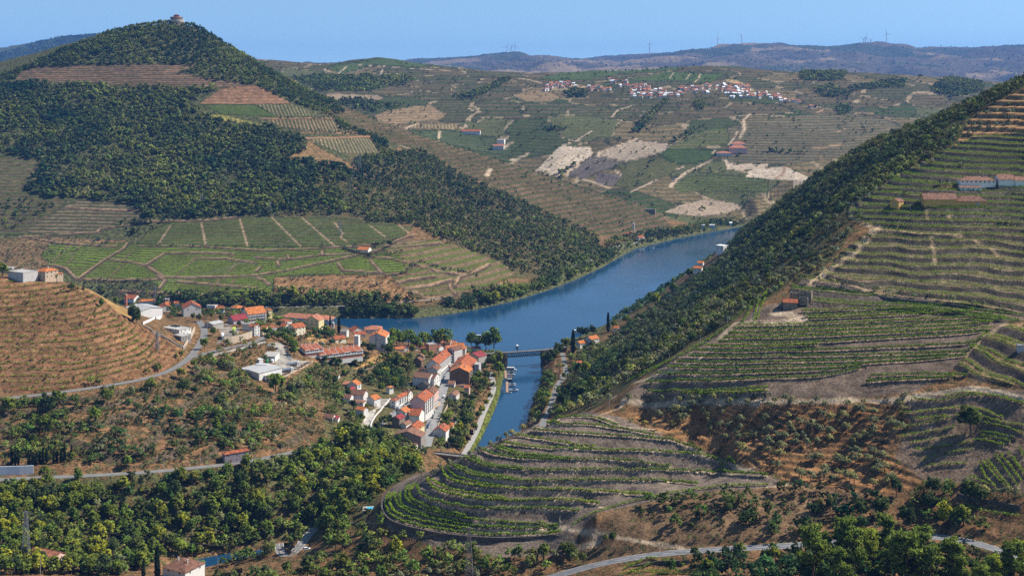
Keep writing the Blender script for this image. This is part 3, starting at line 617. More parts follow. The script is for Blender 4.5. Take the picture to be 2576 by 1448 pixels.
paint([(960,625),(1010,605),(1100,602),(1200,635),(1265,662),(1300,690),(1262,706),(1180,746),(1040,745),(985,712),(1020,690),(1015,650)], (.12, .085, .045), 1580, 1950, VB, .95, 1.9, sc=.08, wob=.8, h=5.5, riser=(.16, .105, .065))
paint([(690,697),(860,690),(980,692),(1040,745),(1160,752),(1200,765),(1050,768),(870,755),(690,745)], (.26, .145, .065), 1560, 1800, sc=.35)
paint([(400,742),(690,740),(900,750),(870,775),(530,780),(380,770)], (.10, .085, .04), 1555, 1700, sc=.7)
for pts in ([(1290,250),(1195,390)], [(1520,235),(1555,410)], [(1805,190),(1870,410)]): track(cv(q5, pts), 3.2, (.30, .21, .13), 1500, 2100)
for pts in ([(120,190),(345,415)], [(345,190),(600,410)], [(590,225),(655,310),(640,345),(690,375)], [(850,245),(980,340)], [(1080,250),(1160,312)]): track(cv(q6, pts), 3.2, (.30, .21, .13), 1500, 2100)
BR = (.15, .10, .06)
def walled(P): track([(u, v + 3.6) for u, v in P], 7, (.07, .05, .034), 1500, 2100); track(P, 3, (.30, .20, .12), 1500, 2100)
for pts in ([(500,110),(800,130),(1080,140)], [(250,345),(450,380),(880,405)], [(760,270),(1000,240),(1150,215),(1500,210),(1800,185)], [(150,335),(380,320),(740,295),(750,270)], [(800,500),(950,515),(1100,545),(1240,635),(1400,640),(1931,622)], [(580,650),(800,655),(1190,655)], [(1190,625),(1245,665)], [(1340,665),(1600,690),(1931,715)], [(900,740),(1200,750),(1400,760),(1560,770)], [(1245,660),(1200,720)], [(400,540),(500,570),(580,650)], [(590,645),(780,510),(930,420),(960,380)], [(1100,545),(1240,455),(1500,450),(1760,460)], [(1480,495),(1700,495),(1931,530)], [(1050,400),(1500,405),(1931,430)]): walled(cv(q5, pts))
for pts in ([(1320,635),(1480,490)], [(1700,620),(1780,545)], [(820,650),(930,545)], [(940,500),(1010,440)], [(1555,770),(1670,650)], [(1690,765),(1720,735)], [(1740,700),(1775,655)], [(540,465),(620,400)], [(500,545),(555,495)], [(400,520),(520,400)], [(1740,490),(1760,465)]): track(cv(q5, pts), 3, BR, 1500, 2100)
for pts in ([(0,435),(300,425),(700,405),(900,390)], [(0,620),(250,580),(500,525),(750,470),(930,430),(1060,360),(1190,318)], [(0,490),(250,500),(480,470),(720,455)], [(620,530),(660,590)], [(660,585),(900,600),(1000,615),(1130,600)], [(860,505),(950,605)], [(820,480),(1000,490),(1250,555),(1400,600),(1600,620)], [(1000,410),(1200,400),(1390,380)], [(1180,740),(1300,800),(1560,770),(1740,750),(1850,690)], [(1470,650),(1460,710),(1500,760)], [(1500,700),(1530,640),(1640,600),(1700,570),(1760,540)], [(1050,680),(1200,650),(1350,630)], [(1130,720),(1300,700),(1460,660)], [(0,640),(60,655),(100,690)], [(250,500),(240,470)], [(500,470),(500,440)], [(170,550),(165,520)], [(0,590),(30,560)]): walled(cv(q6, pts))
for pts in ([(560,690),(720,650),(940,690),(1000,660)], [(430,760),(600,750)]): track(cv(q6, pts), 4, (.35, .2, .1), 1500, 2100)
# plots picked out on the middle hills
FAR_ = (2450, 5600)
def far(pts, *a, c=q3, **k): paint(cv(c, pts), *a, dmin=FAR_[0], dmax=FAR_[1], **k)
far([(180,1285),(330,1130),(390,1090),(480,1110),(590,1105),(610,1165),(400,1300),(360,1330)], (.46,.37,.27), sc=0)
far([(650,1165),(720,1130),(900,1065),(980,1058),(1220,1085),(1130,1150),(1000,1190),(860,1225),(700,1190)], (.38,.30,.215), vine=(.25,.2,.14), st=.4, per=7, mode='dir', ang=1.2, sc=0)
far([(410,1330),(500,1240),(600,1180),(650,1165),(720,1200),(850,1225),(800,1250),(650,1300),(560,1345)], (.15,.12,.105), vine=(.08,.075,.05), st=.6, per=9, mode='dir', ang=1.0, sc=0)
far([(640,1300),(790,1310),(830,1330),(760,1400),(620,1390)], (.13,.105,.095), sc=.02)
far([(800,1240),(1000,1190),(1110,1180),(1290,1250),(1200,1310),(1040,1370),(900,1420),(770,1400),(840,1320)], (.13,.11,.05), vine=(.055,.085,.02), st=.8, per=5, mode='dir', ang=1.3, sc=0)
far([(1100,1160),(1220,1110),(1510,1130),(1540,1150),(1480,1210),(1330,1240),(1200,1220)], (.07,.09,.03), vine=(.04,.08,.02), st=.9, per=6, mode='dir', ang=.4, sc=0)
far([(1150,1130),(1300,1040),(1500,980),(1650,965),(1700,1000),(1640,1080),(1400,1120)], (.13,.11,.055), vine=VG, st=.8, per=7, sc=.02)
far([(1740,900),(1800,860),(1931,880),(1931,1070),(1780,1040),(1720,1020)], (.17,.12,.07), vine=(.06,.08,.025), st=.8, per=5.5, sc=.02)
far([(1580,1205),(1700,1195),(1931,1200),(1931,1260),(1700,1285),(1620,1275)], (.46,.36,.26), sc=0)
far([(-200,1210),(-150,1190),(0,1205),(60,1240),(0,1245)], (.44,.34,.24), c=q4, sc=0)
far([(1760,1330),(1790,1290),(1931,1280),(1931,1345)], (.47,.38,.28), sc=0); far([(-150,1290),(0,1265),(110,1250),(360,1360),(200,1362),(-170,1345)], (.47,.38,.28), c=q4, sc=0)
far([(1220,1400),(1330,1330),(1600,1320),(1931,1350),(1931,1447),(1250,1447)], (.11,.1,.045), vine=VG, st=.9, per=5, sc=.02)
far([(1390,1300),(1500,1215),(1600,1210),(1620,1280),(1560,1310)], (.14,.12,.06), vine=VG, st=.8, per=6, mode='dir', ang=.8, sc=0)
far([(1145,150),(1300,85),(1450,55),(1560,60),(1700,90),(1750,120),(1600,165),(1400,185)], (.40,.31,.215), c=q7, vine=(.28,.21,.14), st=.6, per=6, mode='dir', ang=1.2, sc=0)
far([(890,870),(1000,830),(1200,800),(1320,795),(1430,860),(1400,900),(1100,940),(930,930)], (.27,.18,.10), c=q2, vine=(.15,.13,.06), st=.6, per=6, sc=.02)
far([(520,715),(560,705),(920,720),(960,740),(880,780),(560,755)], (.27,.2,.13), c=q2, sc=.12)
far([(1140,970),(1220,925),(1540,935),(1560,960),(1520,975)], (.28,.2,.11), c=q2, vine=(.10,.10,.04), st=.7, per=9, mode='dir', ang=.1, sc=.0)
far([(1130,985),(1400,980),(1780,1030),(1931,1100),(1931,1180),(1500,1110),(1200,1010)], (.085,.095,.045), c=q2, vine=(.05,.075,.025), st=.9, per=5, sc=.02)
far([(530,500),(760,470),(900,440),(1010,440),(1300,480),(1250,510),(900,490),(640,560)], (.08,.10,.035), c=q2, vine=(.05,.095,.02), st=.6, per=6, sc=.02)
far([(270,590),(520,570),(760,580),(850,560),(980,630),(1000,660),(860,690),(500,690),(400,640)], (.045,.055,.03), c=q2, sc=.9)
far([(560,770),(780,760),(940,790),(900,850),(760,820)], (.045,.055,.03), c=q2, sc=.9)
far([(0,720),(150,680),(280,690),(380,735),(300,765),(120,770)], (.25,.17,.09), vine=(.14,.11,.06), st=.5, per=6, sc=.03)
far([(200,590),(420,540),(700,530),(900,510),(1250,495),(1260,530),(800,560),(550,600),(350,610)], (.075,.095,.035), vine=VG, st=.8, per=6, sc=.06)
far([(850,600),(1000,590),(1160,540),(1600,560),(1500,620),(1330,610),(1080,610)], (.075,.10,.03), vine=VG, st=.8, per=6, sc=.05)
far([(1600,595),(1680,600),(1770,640),(1650,625)], (.38,.27,.13), sc=.05); far([(380,630),(500,640),(580,660),(450,665)], (.36,.25,.14), sc=.1)
far([(0,900),(300,860),(600,850),(900,900),(1100,1010),(900,1120),(500,1200),(100,1240),(-300,1230),(-300,960)], (.15,.115,.07), c=q4, vine=(.06,.075,.03), st=.8, per=5.5, sc=.05)
for pts, w in ([(650,1180),(660,1150),(740,1120),(900,1065),(940,1050)], 9), ([(410,1330),(430,1290),(500,1250),(495,1230)], 8), ([(900,1447),(1000,1400),(1090,1355)], 7), ([(1200,1410),(1220,1370),(1330,1290),(1500,1215)], 10), ([(1720,1040),(1755,970),(1745,900),(1800,860)], 9), ([(1640,1090),(1690,1020),(1700,990)], 6), ([(420,1085),(500,1050),(600,990)], 7), ([(0,1205),(60,1190),(115,1165)], 12), ([(50,590),(140,605),(220,625)], 10), ([(750,885),(800,830),(920,795)], 6), ([(520,1350),(600,1370),(740,1420)], 7), ([(1270,500),(1270,535)], 6), ([(1380,620),(1410,590),(1418,555)], 6), ([(1190,590),(1220,545)], 5), ([(1310,600),(1350,555)], 5), ([(1510,1160),(1530,1135)], 7), ([(780,1290),(830,1320)], 6), ([(1240,1280),(1300,1255)], 7):
    track(cv(q3, pts), w, PATH, 2450, 5600)
for pts, w in ([(1610,820),(1640,835),(1690,845)], 9), ([(1130,970),(1220,930)], 7), ([(1550,970),(1585,955),(1575,935)], 9), ([(1870,1115),(1910,1085),(1931,1080)], 12), ([(520,520),(528,558)], 6), ([(620,560),(690,495)], 6), ([(940,560),(955,520)], 5), ([(1380,1060),(1385,985)], 7), ([(780,490),(1000,505),(1300,525),(1650,545)], 6), ([(1740,1325),(1760,1290),(1770,1270)], 9):
    track(cv(q2, pts), w, PATH, 2000, 5600)
for pts, w in ([(345,1120),(440,1110),(550,1090)], 9), ([(370,850),(420,825)], 7), ([(380,1180),(400,1190)], 12), ([(60,1345),(115,1310),(125,1255)], 7), ([(520,995),(580,970)], 7): track(cv(q4, pts), w, (.34, .22, .13), 2450, 5600)
SHOREP = [uvw(*p) for p in [(700,800),(870,800),(1040,800),(1180,781),(1290,757),(1380,729),(1520,669),(1600,624),(1700,600),(1790,582),(1862,570)]]; RBP = [uvw(*p) for p in [(1864,577),(1830,628),(1760,672),(1700,720),(1650,748),(1560,802),(1520,830),(1460,850),(1412,875)]]
# ---- left headland and town ground
paint([(-350,670),(0,700),(110,712),(190,718),(250,745),(320,800),(385,835),(462,884),(440,925),(380,948),(300,960),(40,995),(-350,1020)], REDSOIL, 860, 1130, (.06,.10,.02), .3, 3.6, sc=.3, wob=.8, h=2.9, riser=(.225, .125, .062), key='red')
paint([(195,722),(250,722),(330,775),(330,800),(300,790),(250,745)], GOLD, 1050, 1250, sc=.15)
for P_ in ([c7(0,560),c7(640,480),c7(1000,320),c7(1400,330),c7(1738,700),c7(1738,1100),c7(1560,1420),c7(1000,1447),c7(0,1447)], [c6(700,1300),c6(1000,1050),c6(1250,950),c6(2250,880),c6(2250,1400),c6(700,1447)]): paint(P_, (.17, .12, .05), 880, 1400, sc=.72)
bx = (DD > 960) & (DD < 1330) & (XX > -90) & (XX < 30); ds = segdist(XX[bx], DD[bx], RIVER[:8]); k = np.clip(1.5 - ds / 6, 0, 1)[:, None]; SO[bx] = SO[bx] * (1 - k) + np.array((.13, .15, .03), np.float32) * k
paint(cv(c6, [(545,715),(640,700),(745,715),(780,800),(800,900),(1000,940),(1120,945),(1000,1010),(870,1095),(700,1150),(630,1130),(640,1040),(655,900),(655,770)]), CONC, 1000, 1250, sc=0)
paint(cv(c5, [(1540,530),(1640,500),(1800,520),(1790,600),(1640,650),(1560,700),(1480,740),(1560,640)]), (.24,.21,.175), 1000, 1300, sc=.03)
paint(cv(c6, [(1010,610),(1050,590),(1200,610),(1290,660),(1250,720),(1100,700)]), GOLD, 1050, 1350, sc=.05)
paint(cv(c6, [(1600,1085),(1760,1030),(1990,960),(2100,880),(1990,850),(1880,900),(1790,960)]), GOLD, 1000, 1350, sc=.08)
paint(cv(c7, [(590,970),(630,850),(755,850),(750,870),(640,960)]), CONC, 950, 1150, sc=0)
paint(cv(c7, [(380,1240),(500,1000),(600,960),(560,1080),(510,1200),(470,1250)]), (.36,.33,.29), 900, 1150, sc=0)
paint(cv(r3, [(-200,900),(-20,860),(60,700)]), DRY, 600, 700)
# ---- right hill
KN = [(955,1290),(960,1250),(1000,1200),(1060,1190),(1130,1165),(1200,1128),(1290,1088),(1390,1050),(1480,1035),(1560,1048),(1650,1090),(1760,1130),(1850,1165),(1965,1208),(1940,1225),(1800,1235),(1640,1260),(1500,1290),(1445,1345),(1470,1398),(1250,1400),(1080,1372),(970,1320)]
paint(KN, SCHIST, 620, 860, sc=.12)
f = FRK; m = (f < 1.3); SO[m] = PATH; SC[m] = .02
SLB = [(1560,1004),(1580,985),(1700,895),(1830,820),(1925,768),(2000,755),(2200,765),(2450,795),(2530,815),(2480,860),(2420,905),(2380,945),(2300,985),(2180,998)]
paint(SLB, (.17,.125,.09), 690, 900, sc=.1); m = (FRS < 1.3); SO[m] = (.36, .26, .17); SC[m] = .02
paint([(1990,700),(2060,703),(2250,742),(2400,765),(2576,785),(2576,830),(2450,800),(2250,785),(2100,770),(1990,775)], (.17,.12,.085), 780, 920, VG, .8, 2.1, sc=.1, h=4.2, riser=(.12,.095,.075), wob=.5, key='strip')
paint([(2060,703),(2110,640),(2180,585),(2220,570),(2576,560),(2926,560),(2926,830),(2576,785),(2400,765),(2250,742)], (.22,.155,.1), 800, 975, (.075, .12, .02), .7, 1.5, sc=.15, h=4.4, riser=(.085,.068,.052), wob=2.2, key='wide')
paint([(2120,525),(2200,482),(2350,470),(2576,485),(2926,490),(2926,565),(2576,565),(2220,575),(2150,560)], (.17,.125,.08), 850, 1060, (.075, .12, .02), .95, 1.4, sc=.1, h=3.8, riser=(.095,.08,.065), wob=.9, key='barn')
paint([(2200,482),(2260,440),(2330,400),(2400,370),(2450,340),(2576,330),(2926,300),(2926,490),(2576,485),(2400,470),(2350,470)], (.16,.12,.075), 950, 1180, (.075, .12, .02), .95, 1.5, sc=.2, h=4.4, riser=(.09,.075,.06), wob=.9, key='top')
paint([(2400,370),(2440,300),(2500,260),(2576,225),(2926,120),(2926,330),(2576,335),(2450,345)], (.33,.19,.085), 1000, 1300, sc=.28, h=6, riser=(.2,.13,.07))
paint([(1570,1040),(1640,1030),(1900,1018),(2150,1012),(2270,1000),(2300,1040),(2260,1090),(2230,1130),(2290,1180),(2330,1215),(2250,1240),(2120,1235),(2010,1222),(1960,1200),(1850,1150),(1750,1120),(1650,1080)], (.28,.145,.062), 620, 800, sc=.35, h=2.5, riser=(.19,.115,.06), wob=1.1)
paint([(2250,1000),(2330,985),(2450,975),(2926,1000),(2926,1270),(2576,1245),(2420,1215),(2330,1215),(2250,1150),(2290,1060)], (.2,.14,.095), 560, 720, sc=.15); m = (FRR < 1.2); SO[m] = (.25,.18,.11)
paint([(1520,1290),(1640,1260),(1800,1232),(2000,1225),(2200,1240),(2100,1300),(2000,1350),(1800,1368),(1650,1385),(1500,1410),(1460,1398)], (.19,.12,.065), 600, 720, sc=.4)
paint([(2480,830),(2576,810),(2926,830),(2926,980),(2576,975),(2460,960),(2400,930)], (.25,.165,.09), 640, 800, VG, .6, 2.5, sc=.2, h=5, riser=(.11,.085,.065), key='nook')
LIGHT = (.46, .36, .245)
for pts, w, c, kk in ([(820,165),(845,120),(1000,150),(1300,140),(1600,135),(1936,130)], 4.5, LIGHT, r3), ([(0,130),(300,128),(600,122),(850,128),(1080,105),(1250,75),(1450,40),(1580,32),(1680,45),(1936,100)], 4.5, LIGHT, r4), ([(770,100),(800,50),(850,0)], 5, LIGHT, r3), ([(660,925),(720,940)], 2, PATH, r3), ([(360,1080),(420,1090),(460,1060)], 6, PATH, r3), ([(380,1095),(660,1130),(830,1160),(1050,1200),(1290,1240)], 3, PATH, r3), ([(520,1235),(600,1210),(660,1185)], 3, PATH, r3), ([(1680,625),(1820,665)], 3, PATH, r3), ([(620,250),(700,220),(790,190)], 3, (.35,.24,.14), r3), ([(0,775),(100,770),(150,760),(110,745)], 3, PATH, r4), ([(640,290),(550,215)], 2.5, PATH, r2):
    track(cv(kk, pts), w * .75, c, 550, 900)
for pts, w, c in ([(330,690),(420,620),(540,530),(640,470),(720,380),(800,290),(830,275)], 6, (.44,.32,.2)), ([(760,250),(660,215),(610,160),(620,120)], 5, (.44,.31,.18)), ([(830,285),(1000,300),(1250,310),(1450,330)], 4, (.42,.29,.17)), ([(350,680),(600,700),(800,745),(1000,790),(1250,805),(1500,830),(1700,870)], 3.5, (.34,.24,.15)), ([(0,1000),(140,990),(280,975),(200,945),(150,920),(60,910)], 7, (.47,.36,.25)), ([(1500,1230),(1600,1120),(1640,1080),(1800,995)], 4, (.34,.24,.15)), ([(1195,140),(1205,215)], 2.5, (.36,.25,.15)), ([(1230,345),(1250,450),(1265,550)], 2.5, (.36,.25,.15)), ([(1360,180),(1390,220)], 2.5, (.36,.25,.15)), ([(1560,370),(1680,430),(1750,490)], 3, (.36,.25,.15)):
    track(cv(q8, pts), w, c, 650, 1000)
for pts, w in ([(1931,720),(1870,830),(1840,900),(1820,970)], 3.5), ([(1825,990),(1690,985),(1560,1100)], 4), ([(1820,830),(1740,900),(1680,960)], 2.5), ([(1500,1180),(1380,1290),(1100,1380),(900,1447)], 2.5): track(cv(q7, pts), w, PATH, 650, 950)
for P_, a_ in ((SHOREP, 26), (RBP, 40)):
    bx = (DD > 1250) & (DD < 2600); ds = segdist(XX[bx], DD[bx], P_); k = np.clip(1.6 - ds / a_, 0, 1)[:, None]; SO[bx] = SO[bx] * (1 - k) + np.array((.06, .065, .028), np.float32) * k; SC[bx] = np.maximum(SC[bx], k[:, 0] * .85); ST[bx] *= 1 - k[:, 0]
# wooded flank floor
paint([(1420,1040),(1440,960),(1450,880),(1560,840),(1640,790),(1740,700),(1800,660),(1864,580),(1930,545),(2000,480),(2100,420),(2180,368),(2300,320),(2400,283),(2470,249),(2576,201),(2700,150),(2500,262),(2440,305),(2400,370),(2260,440),(2200,482),(2130,525),(2150,575),(2110,635),(2050,700),(1980,720),(1840,815),(1700,895),(1580,985),(1555,1000),(1500,1030)], (.13,.09,.045), 830, 2500, sc=.7)
paint([(-350,1240),(0,1210),(380,1190),(600,1170),(850,1115),(1000,1100),(1060,1180),(960,1240),(900,1330),(700,1360),(400,1400),(-350,1400)], (.15, .10, .042), 690, 960, sc=.72)
paint([(0,1012),(300,982),(470,945),(520,885),(600,940),(640,975),(700,1010),(800,1060),(825,1100),(600,1155),(380,1178),(0,1198)], (.225, .125, .058), 820, 1100, sc=.55, h=4.5, riser=(.12, .085, .055), wob=2.2)
refresh()

# ---- the ground as one sheet
def terrain_mat():
    m, n, b = newmat('terrain_ground'); L = n.links.new
    so = N(n, 'ShaderNodeAttribute'); so.attribute_name = 'soil'; vi = N(n, 'ShaderNodeAttribute'); vi.attribute_name = 'vine'; rc = N(n, 'ShaderNodeAttribute'); rc.attribute_name = 'rowc'
    ge = N(n, 'ShaderNodeNewGeometry')
    def nz(sc, det=4, rough=.6, vec=None):
        x = N(n, 'ShaderNodeTexNoise'); x.inputs['Scale'].default_value = sc; x.inputs['Detail'].default_value = det; x.inputs['Roughness'].default_value = rough
        L(vec or ge.outputs['Position'], x.inputs['Vector']); return x.outputs['Fac']
    def mt(op, a, b_=None, c=None):
        x = N(n, 'ShaderNodeMath', operation=op)
        for k, q in enumerate((a, b_, c)):
            if q is None: continue
            if isinstance(q, (int, float)): x.inputs[k].default_value = q
            else: L(q, x.inputs[k])
        return x.outputs[0]
    def ramp(v, a, c, o0=0., o1=1.):
        x = N(n, 'ShaderNodeMapRange', interpolation_type='SMOOTHSTEP'); L(v, x.inputs[0]); x.inputs[1].default_value = a; x.inputs[2].default_value = c; x.inputs[3].default_value = o0; x.inputs[4].default_value = o1; return x.outputs[0]
    big, mid, fine, vf = nz(.012, 4), nz(.12, 5), nz(.7, 6, .7), nz(.35, 5, .75)
    ph = mt('ADD', mt('MULTIPLY', rc.outputs['Fac'], 2 * pi), mt('MULTIPLY', mt('SUBTRACT', nz(.06, 2), .5), 1.3))
    stripe = ramp(mt('SINE', ph), -.25, .45)
    brk = ramp(vf, .34, .5)
    s = mt('MULTIPLY', mt('MULTIPLY', stripe, brk), vi.outputs['Alpha'])
    mx = N(n, 'ShaderNodeMix', data_type='RGBA'); L(s, mx.inputs[0]); 
    # soil: light and dark, stony
    v1 = mt('MULTIPLY', ramp(big, .3, .7, .84, 1.16), mt('MULTIPLY', ramp(mid, .3, .7, .68, 1.32), ramp(fine, .3, .7, .55, 1.45)))
    hs = N(n, 'ShaderNodeVectorMath', operation='SCALE'); L(so.outputs['Color'], hs.inputs[0]); L(v1, hs.inputs['Scale'])
    # low scrub
    sm = mt('MULTIPLY', ramp(mt('ADD', nz(.22, 5, .7), mt('MULTIPLY', mt('SUBTRACT', so.outputs['Alpha'], .5), .36)), .52, .60), mt('MINIMUM', mt('MULTIPLY', so.outputs['Alpha'], 4), .9))
    m2 = N(n, 'ShaderNodeMix', data_type='RGBA'); L(sm, m2.inputs[0]); L(hs.outputs[0], m2.inputs[6]); 
    sr = N(n, 'ShaderNodeMix', data_type='RGBA'); L(ramp(vf, .35, .65), sr.inputs[0]); sr.inputs[6].default_value = (.05, .06, .022, 1); sr.inputs[7].default_value = (.15, .145, .06, 1)
    L(sr.outputs[2], m2.inputs[7])
    L(m2.outputs[2], mx.inputs[6]); L(vi.outputs['Color'], mx.inputs[7])
    L(mx.outputs[2], b.inputs['Base Color']); b.inputs['Roughness'].default_value = 1.0; b.inputs['Specular IOR Level'].default_value = 0.05
    hh = mt('ADD', mt('ADD', mt('MULTIPLY', fine, .5), mt('MULTIPLY', mid, 1.2)), mt('ADD', mt('MULTIPLY', s, 1.1), mt('MULTIPLY', sm, 1.2)))
    bp = N(n, 'ShaderNodeBump'); bp.inputs['Strength'].default_value = .9; bp.inputs['Distance'].default_value = 1.2; L(hh, bp.inputs['Height']); L(bp.outputs[0], b.inputs['Normal'])
    return m
idx = np.arange(NU * ND).reshape(ND, NU)
Qt = np.stack([idx[:-1, :-1], idx[:-1, 1:], idx[1:, 1:], idx[1:, :-1]], -1).reshape(-1, 4)
tme = mesh_np('terrain', np.stack([XX, DD, Z], -1).reshape(-1, 3), Qt, [terrain_mat()], smooth=True)
def fattr(name, a):
    t = tme.attributes.new(name, 'FLOAT_COLOR' if a.ndim > 2 else 'FLOAT', 'POINT')
    t.data.foreach_set('color' if a.ndim > 2 else 'value', np.ascontiguousarray(a, np.float32).ravel())
SO *= np.where(DD > 2480, .80, .84)[..., None].astype(np.float32)
fattr('soil', np.concatenate([SO, SC[..., None]], -1)); fattr('vine', np.concatenate([VI, ST[..., None]], -1)); fattr('rowc', RC)
tag(link('terrain', tme), 'hilly ground of the valley with terraces, dry slopes and fields', None, None, 'structure')
# plain ground beyond, out to the horizon
gp = MB(); gp.box(-30000, 30000, -200, 40000, -24, -20)
tag(gp.build('ground', simple('far_ground', (.15, .12, .08), scale=.001)), 'level ground far out beneath the hills', None, None, 'structure')
# water
def water_mat():
    m, n, b = newmat('river_water'); L = n.links.new
    b.inputs['Base Color'].default_value = (.009, .046, .10, 1); b.inputs['Roughness'].default_value = .07; b.inputs['IOR'].default_value = 1.33; b.inputs['Specular IOR Level'].default_value = .5
    ge = N(n, 'ShaderNodeNewGeometry'); x = N(n, 'ShaderNodeTexNoise'); x.inputs['Scale'].default_value = .55; x.inputs['Detail'].default_value = 3; L(ge.outputs['Position'], x.inputs['Vector'])
    y = N(n, 'ShaderNodeTexNoise'); y.inputs['Scale'].default_value = .012; y.inputs['Detail'].default_value = 4; L(ge.outputs['Position'], y.inputs['Vector'])
    r = N(n, 'ShaderNodeMapRange'); L(y.outputs['Fac'], r.inputs[0]); r.inputs[1].default_value = .35; r.inputs[2].default_value = .65; r.inputs[3].default_value = .35; r.inputs[4].default_value = 1.0
    bp = N(n, 'ShaderNodeBump'); bp.inputs['Distance'].default_value = .13; L(r.outputs[0], bp.inputs['Strength']); L(x.outputs['Fac'], bp.inputs['Height']); L(bp.outputs[0], b.inputs['Normal'])
    return m
wp = MB(); wp.add([(-1400, 600, 0), (1700, 600, 0), (1700, 3000, 0), (-1400, 3000, 0)], [(0, 1, 2, 3)])
tag(wp.build('river', water_mat()), 'wide calm blue river with its side arm', None, None, 'structure')
# road surfaces as ribbons 6 cm proud of the ground
def asphalt(name, c): return simple(name, c, .9, .12, .25)
def ribbon(key, name, m, label, dzv=0.10, paint_lines=False, curb=False):
    pl, w = ROADS[key]; pl = resample(pl, 3.0)
    t = np.gradient(pl[:, :2], axis=0); t /= np.linalg.norm(t, axis=1)[:, None] + 1e-9; nrm = np.stack([-t[:, 1], t[:, 0]], 1)
    def strip(nm, o0, o1, mm, up, dash=None):
        V = []; Q = []
        a = pl[:, :2] + nrm * o0; b_ = pl[:, :2] + nrm * o1
        z0 = np.array([max(zat(*p) for p in ((a[i, 0], a[i, 1]), (pl[i, 0], pl[i, 1]), (b_[i, 0], b_[i, 1]))) for i in range(len(pl))]); z0 = np.maximum(z0, pl[:, 2]) + up
        for i in range(len(pl)): V += [(a[i, 0], a[i, 1], z0[i]), (b_[i, 0], b_[i, 1], z0[i])]
        for i in range(len(pl) - 1):
            if dash and (i // dash) % 2: continue
            Q.append((2 * i, 2 * i + 2, 2 * i + 3, 2 * i + 1))
        return link(nm, mesh_np(nm, np.array(V), np.array(Q), [mm]))
    o = strip(name, w / 2, -w / 2, m, dzv); tag(o, label, None, None, 'structure')
    if paint_lines:
        wm = simple('road_paint', (.75, .74, .70), .7, .08)
        for a, b_, ds in ((.09, -.09, 2), (w / 2 - .3, w / 2 - .45, None), (-w / 2 + .45, -w / 2 + .3, None)):
            tag(strip('road_marking', a, b_, wm, dzv + .015, ds), 'white line painted on the hillside road', None, None, 'structure')
    return o
ASP = asphalt('asphalt_old', (.17, .165, .155)); ASP2 = asphalt('asphalt_grey', (.165, .165, .168)); PAVE = asphalt('pale_paving', (.32, .305, .28))
ribbon('low', 'road', ASP, 'grey hillside road passing the purple house towards the town', paint_lines=False)
ribbon('up', 'road', ASP, 'grey road curving below the red vineyard and up past the modern house')
ribbon('depot', 'road', ASP, 'grey road between the tan stone wall and the truck yard')
ribbon('big', 'road', ASP2, 'main road with white lines below the rock bluff', paint_lines=True)
ribbon('main', 'street', asphalt('street', (.24, .235, .225)), 'straight town street lined with parked cars')
ribbon('lane', 'street', asphalt('street_lane', (.23, .225, .215)), 'town lane below the high stone ramp wall')
ribbon('prom', 'pavement', PAVE, 'pale waterfront promenade along the side river')
ribbon('bank', 'road', ASP, 'narrow grey road along the wooded right bank')
ribbon('rail', 'path', simple('ballast', (.30, .26, .22)), 'pale track running along the far bank')
ribbon('far', 'road', PAVE, 'pale road following the far bank of the river')
ribbon('bend', 'road', ASP, 'grey road bend with white lines by the stream', paint_lines=True)
# ------------------------------------------------------------------ plants
rg = np.random.default_rng(11)
def quads(C, size, g, up=0.6, asp=1.0):
    """One randomly turned leaf spray (a quad) at every centre."""
    n_ = len(C); nrm = g.normal(size=(n_, 3)); nrm[:, 2] = np.abs(nrm[:, 2]) + up; nrm /= np.linalg.norm(nrm, axis=1)[:, None]
    a = np.cross(nrm, g.normal(size=(n_, 3))); a /= np.linalg.norm(a, axis=1)[:, None] + 1e-9; b = np.cross(nrm, a)
    s = (size * g.uniform(.6, 1.35, n_))[:, None] * .5
    V = np.stack([C - a * s - b * s * asp, C + a * s - b * s * asp * .7, C + a * s * .8 + b * s * asp, C - a * s * .9 + b * s * asp * .8], 1).reshape(-1, 3)
    return V
def Q4(n_, off=0): return np.arange(n_ * 4).reshape(-1, 4) + off
def blob(n_, c, r, g, clumps=14, shell=.62, low=-.55):
    """Leaf centres gathered in clumps over an uneven ellipsoid."""
    cc = g.normal(size=(clumps * 3, 3)); cc /= np.linalg.norm(cc, axis=1)[:, None]; cc = cc[cc[:, 2] > low][:clumps]
    cc *= g.uniform(.38, .98, (len(cc), 1))
    k = g.integers(0, len(cc), n_); o = g.normal(size=(n_, 3)); o /= np.linalg.norm(o, axis=1)[:, None]
    rad = g.uniform(.2, .44, len(cc))[k][:, None] * g.uniform(shell, 1.05, (n_, 1))
    return (cc[k] + o * rad) * np.array(r) + np.array(c)
def trunk_mb(h, r, g, lean=.05, limbs=4, spread=.3):
    m = MB(); p = [(0, 0, -.8)]; x = y = 0
    for i in range(1, 5): x += g.normal() * lean * h * .3; y += g.normal() * lean * h * .3; p.append((x, y, h * i / 4))
    m.tube(p, [r * 1.3, r, r * .85, r * .7, r * .5], 6)
    for i in range(limbs):
        a = 2 * pi * i / limbs + g.uniform(0, 1); b = p[2 + i % 2]; m.tube([b, (b[0] + cos(a) * h * spread * .5, b[1] + sin(a) * h * spread * .5, b[2] + h * .25), (b[0] + cos(a) * h * spread, b[1] + sin(a) * h * spread, b[2] + h * .55)], [r * .5, r * .35, r * .15], 5)
    return m
BARK = simple('bark', (.10, .075, .055), .95, .3, 2); BARKO = simple('bark_olive', (.16, .14, .12), .95, .3, 2); BARKP = simple('bark_pine', (.15, .095, .07), .95, .3, 2)
LEAF = leafmat('leaves_green', (.155, .190, .032), .6, mid=4.5); LEAFD = leafmat('leaves_dark', (.075, .105, .034), .35, mid=4.5); LEAFO = leafmat('leaves_olive', (.25, .26, .125), .25, trans=.3, mid=2.6)
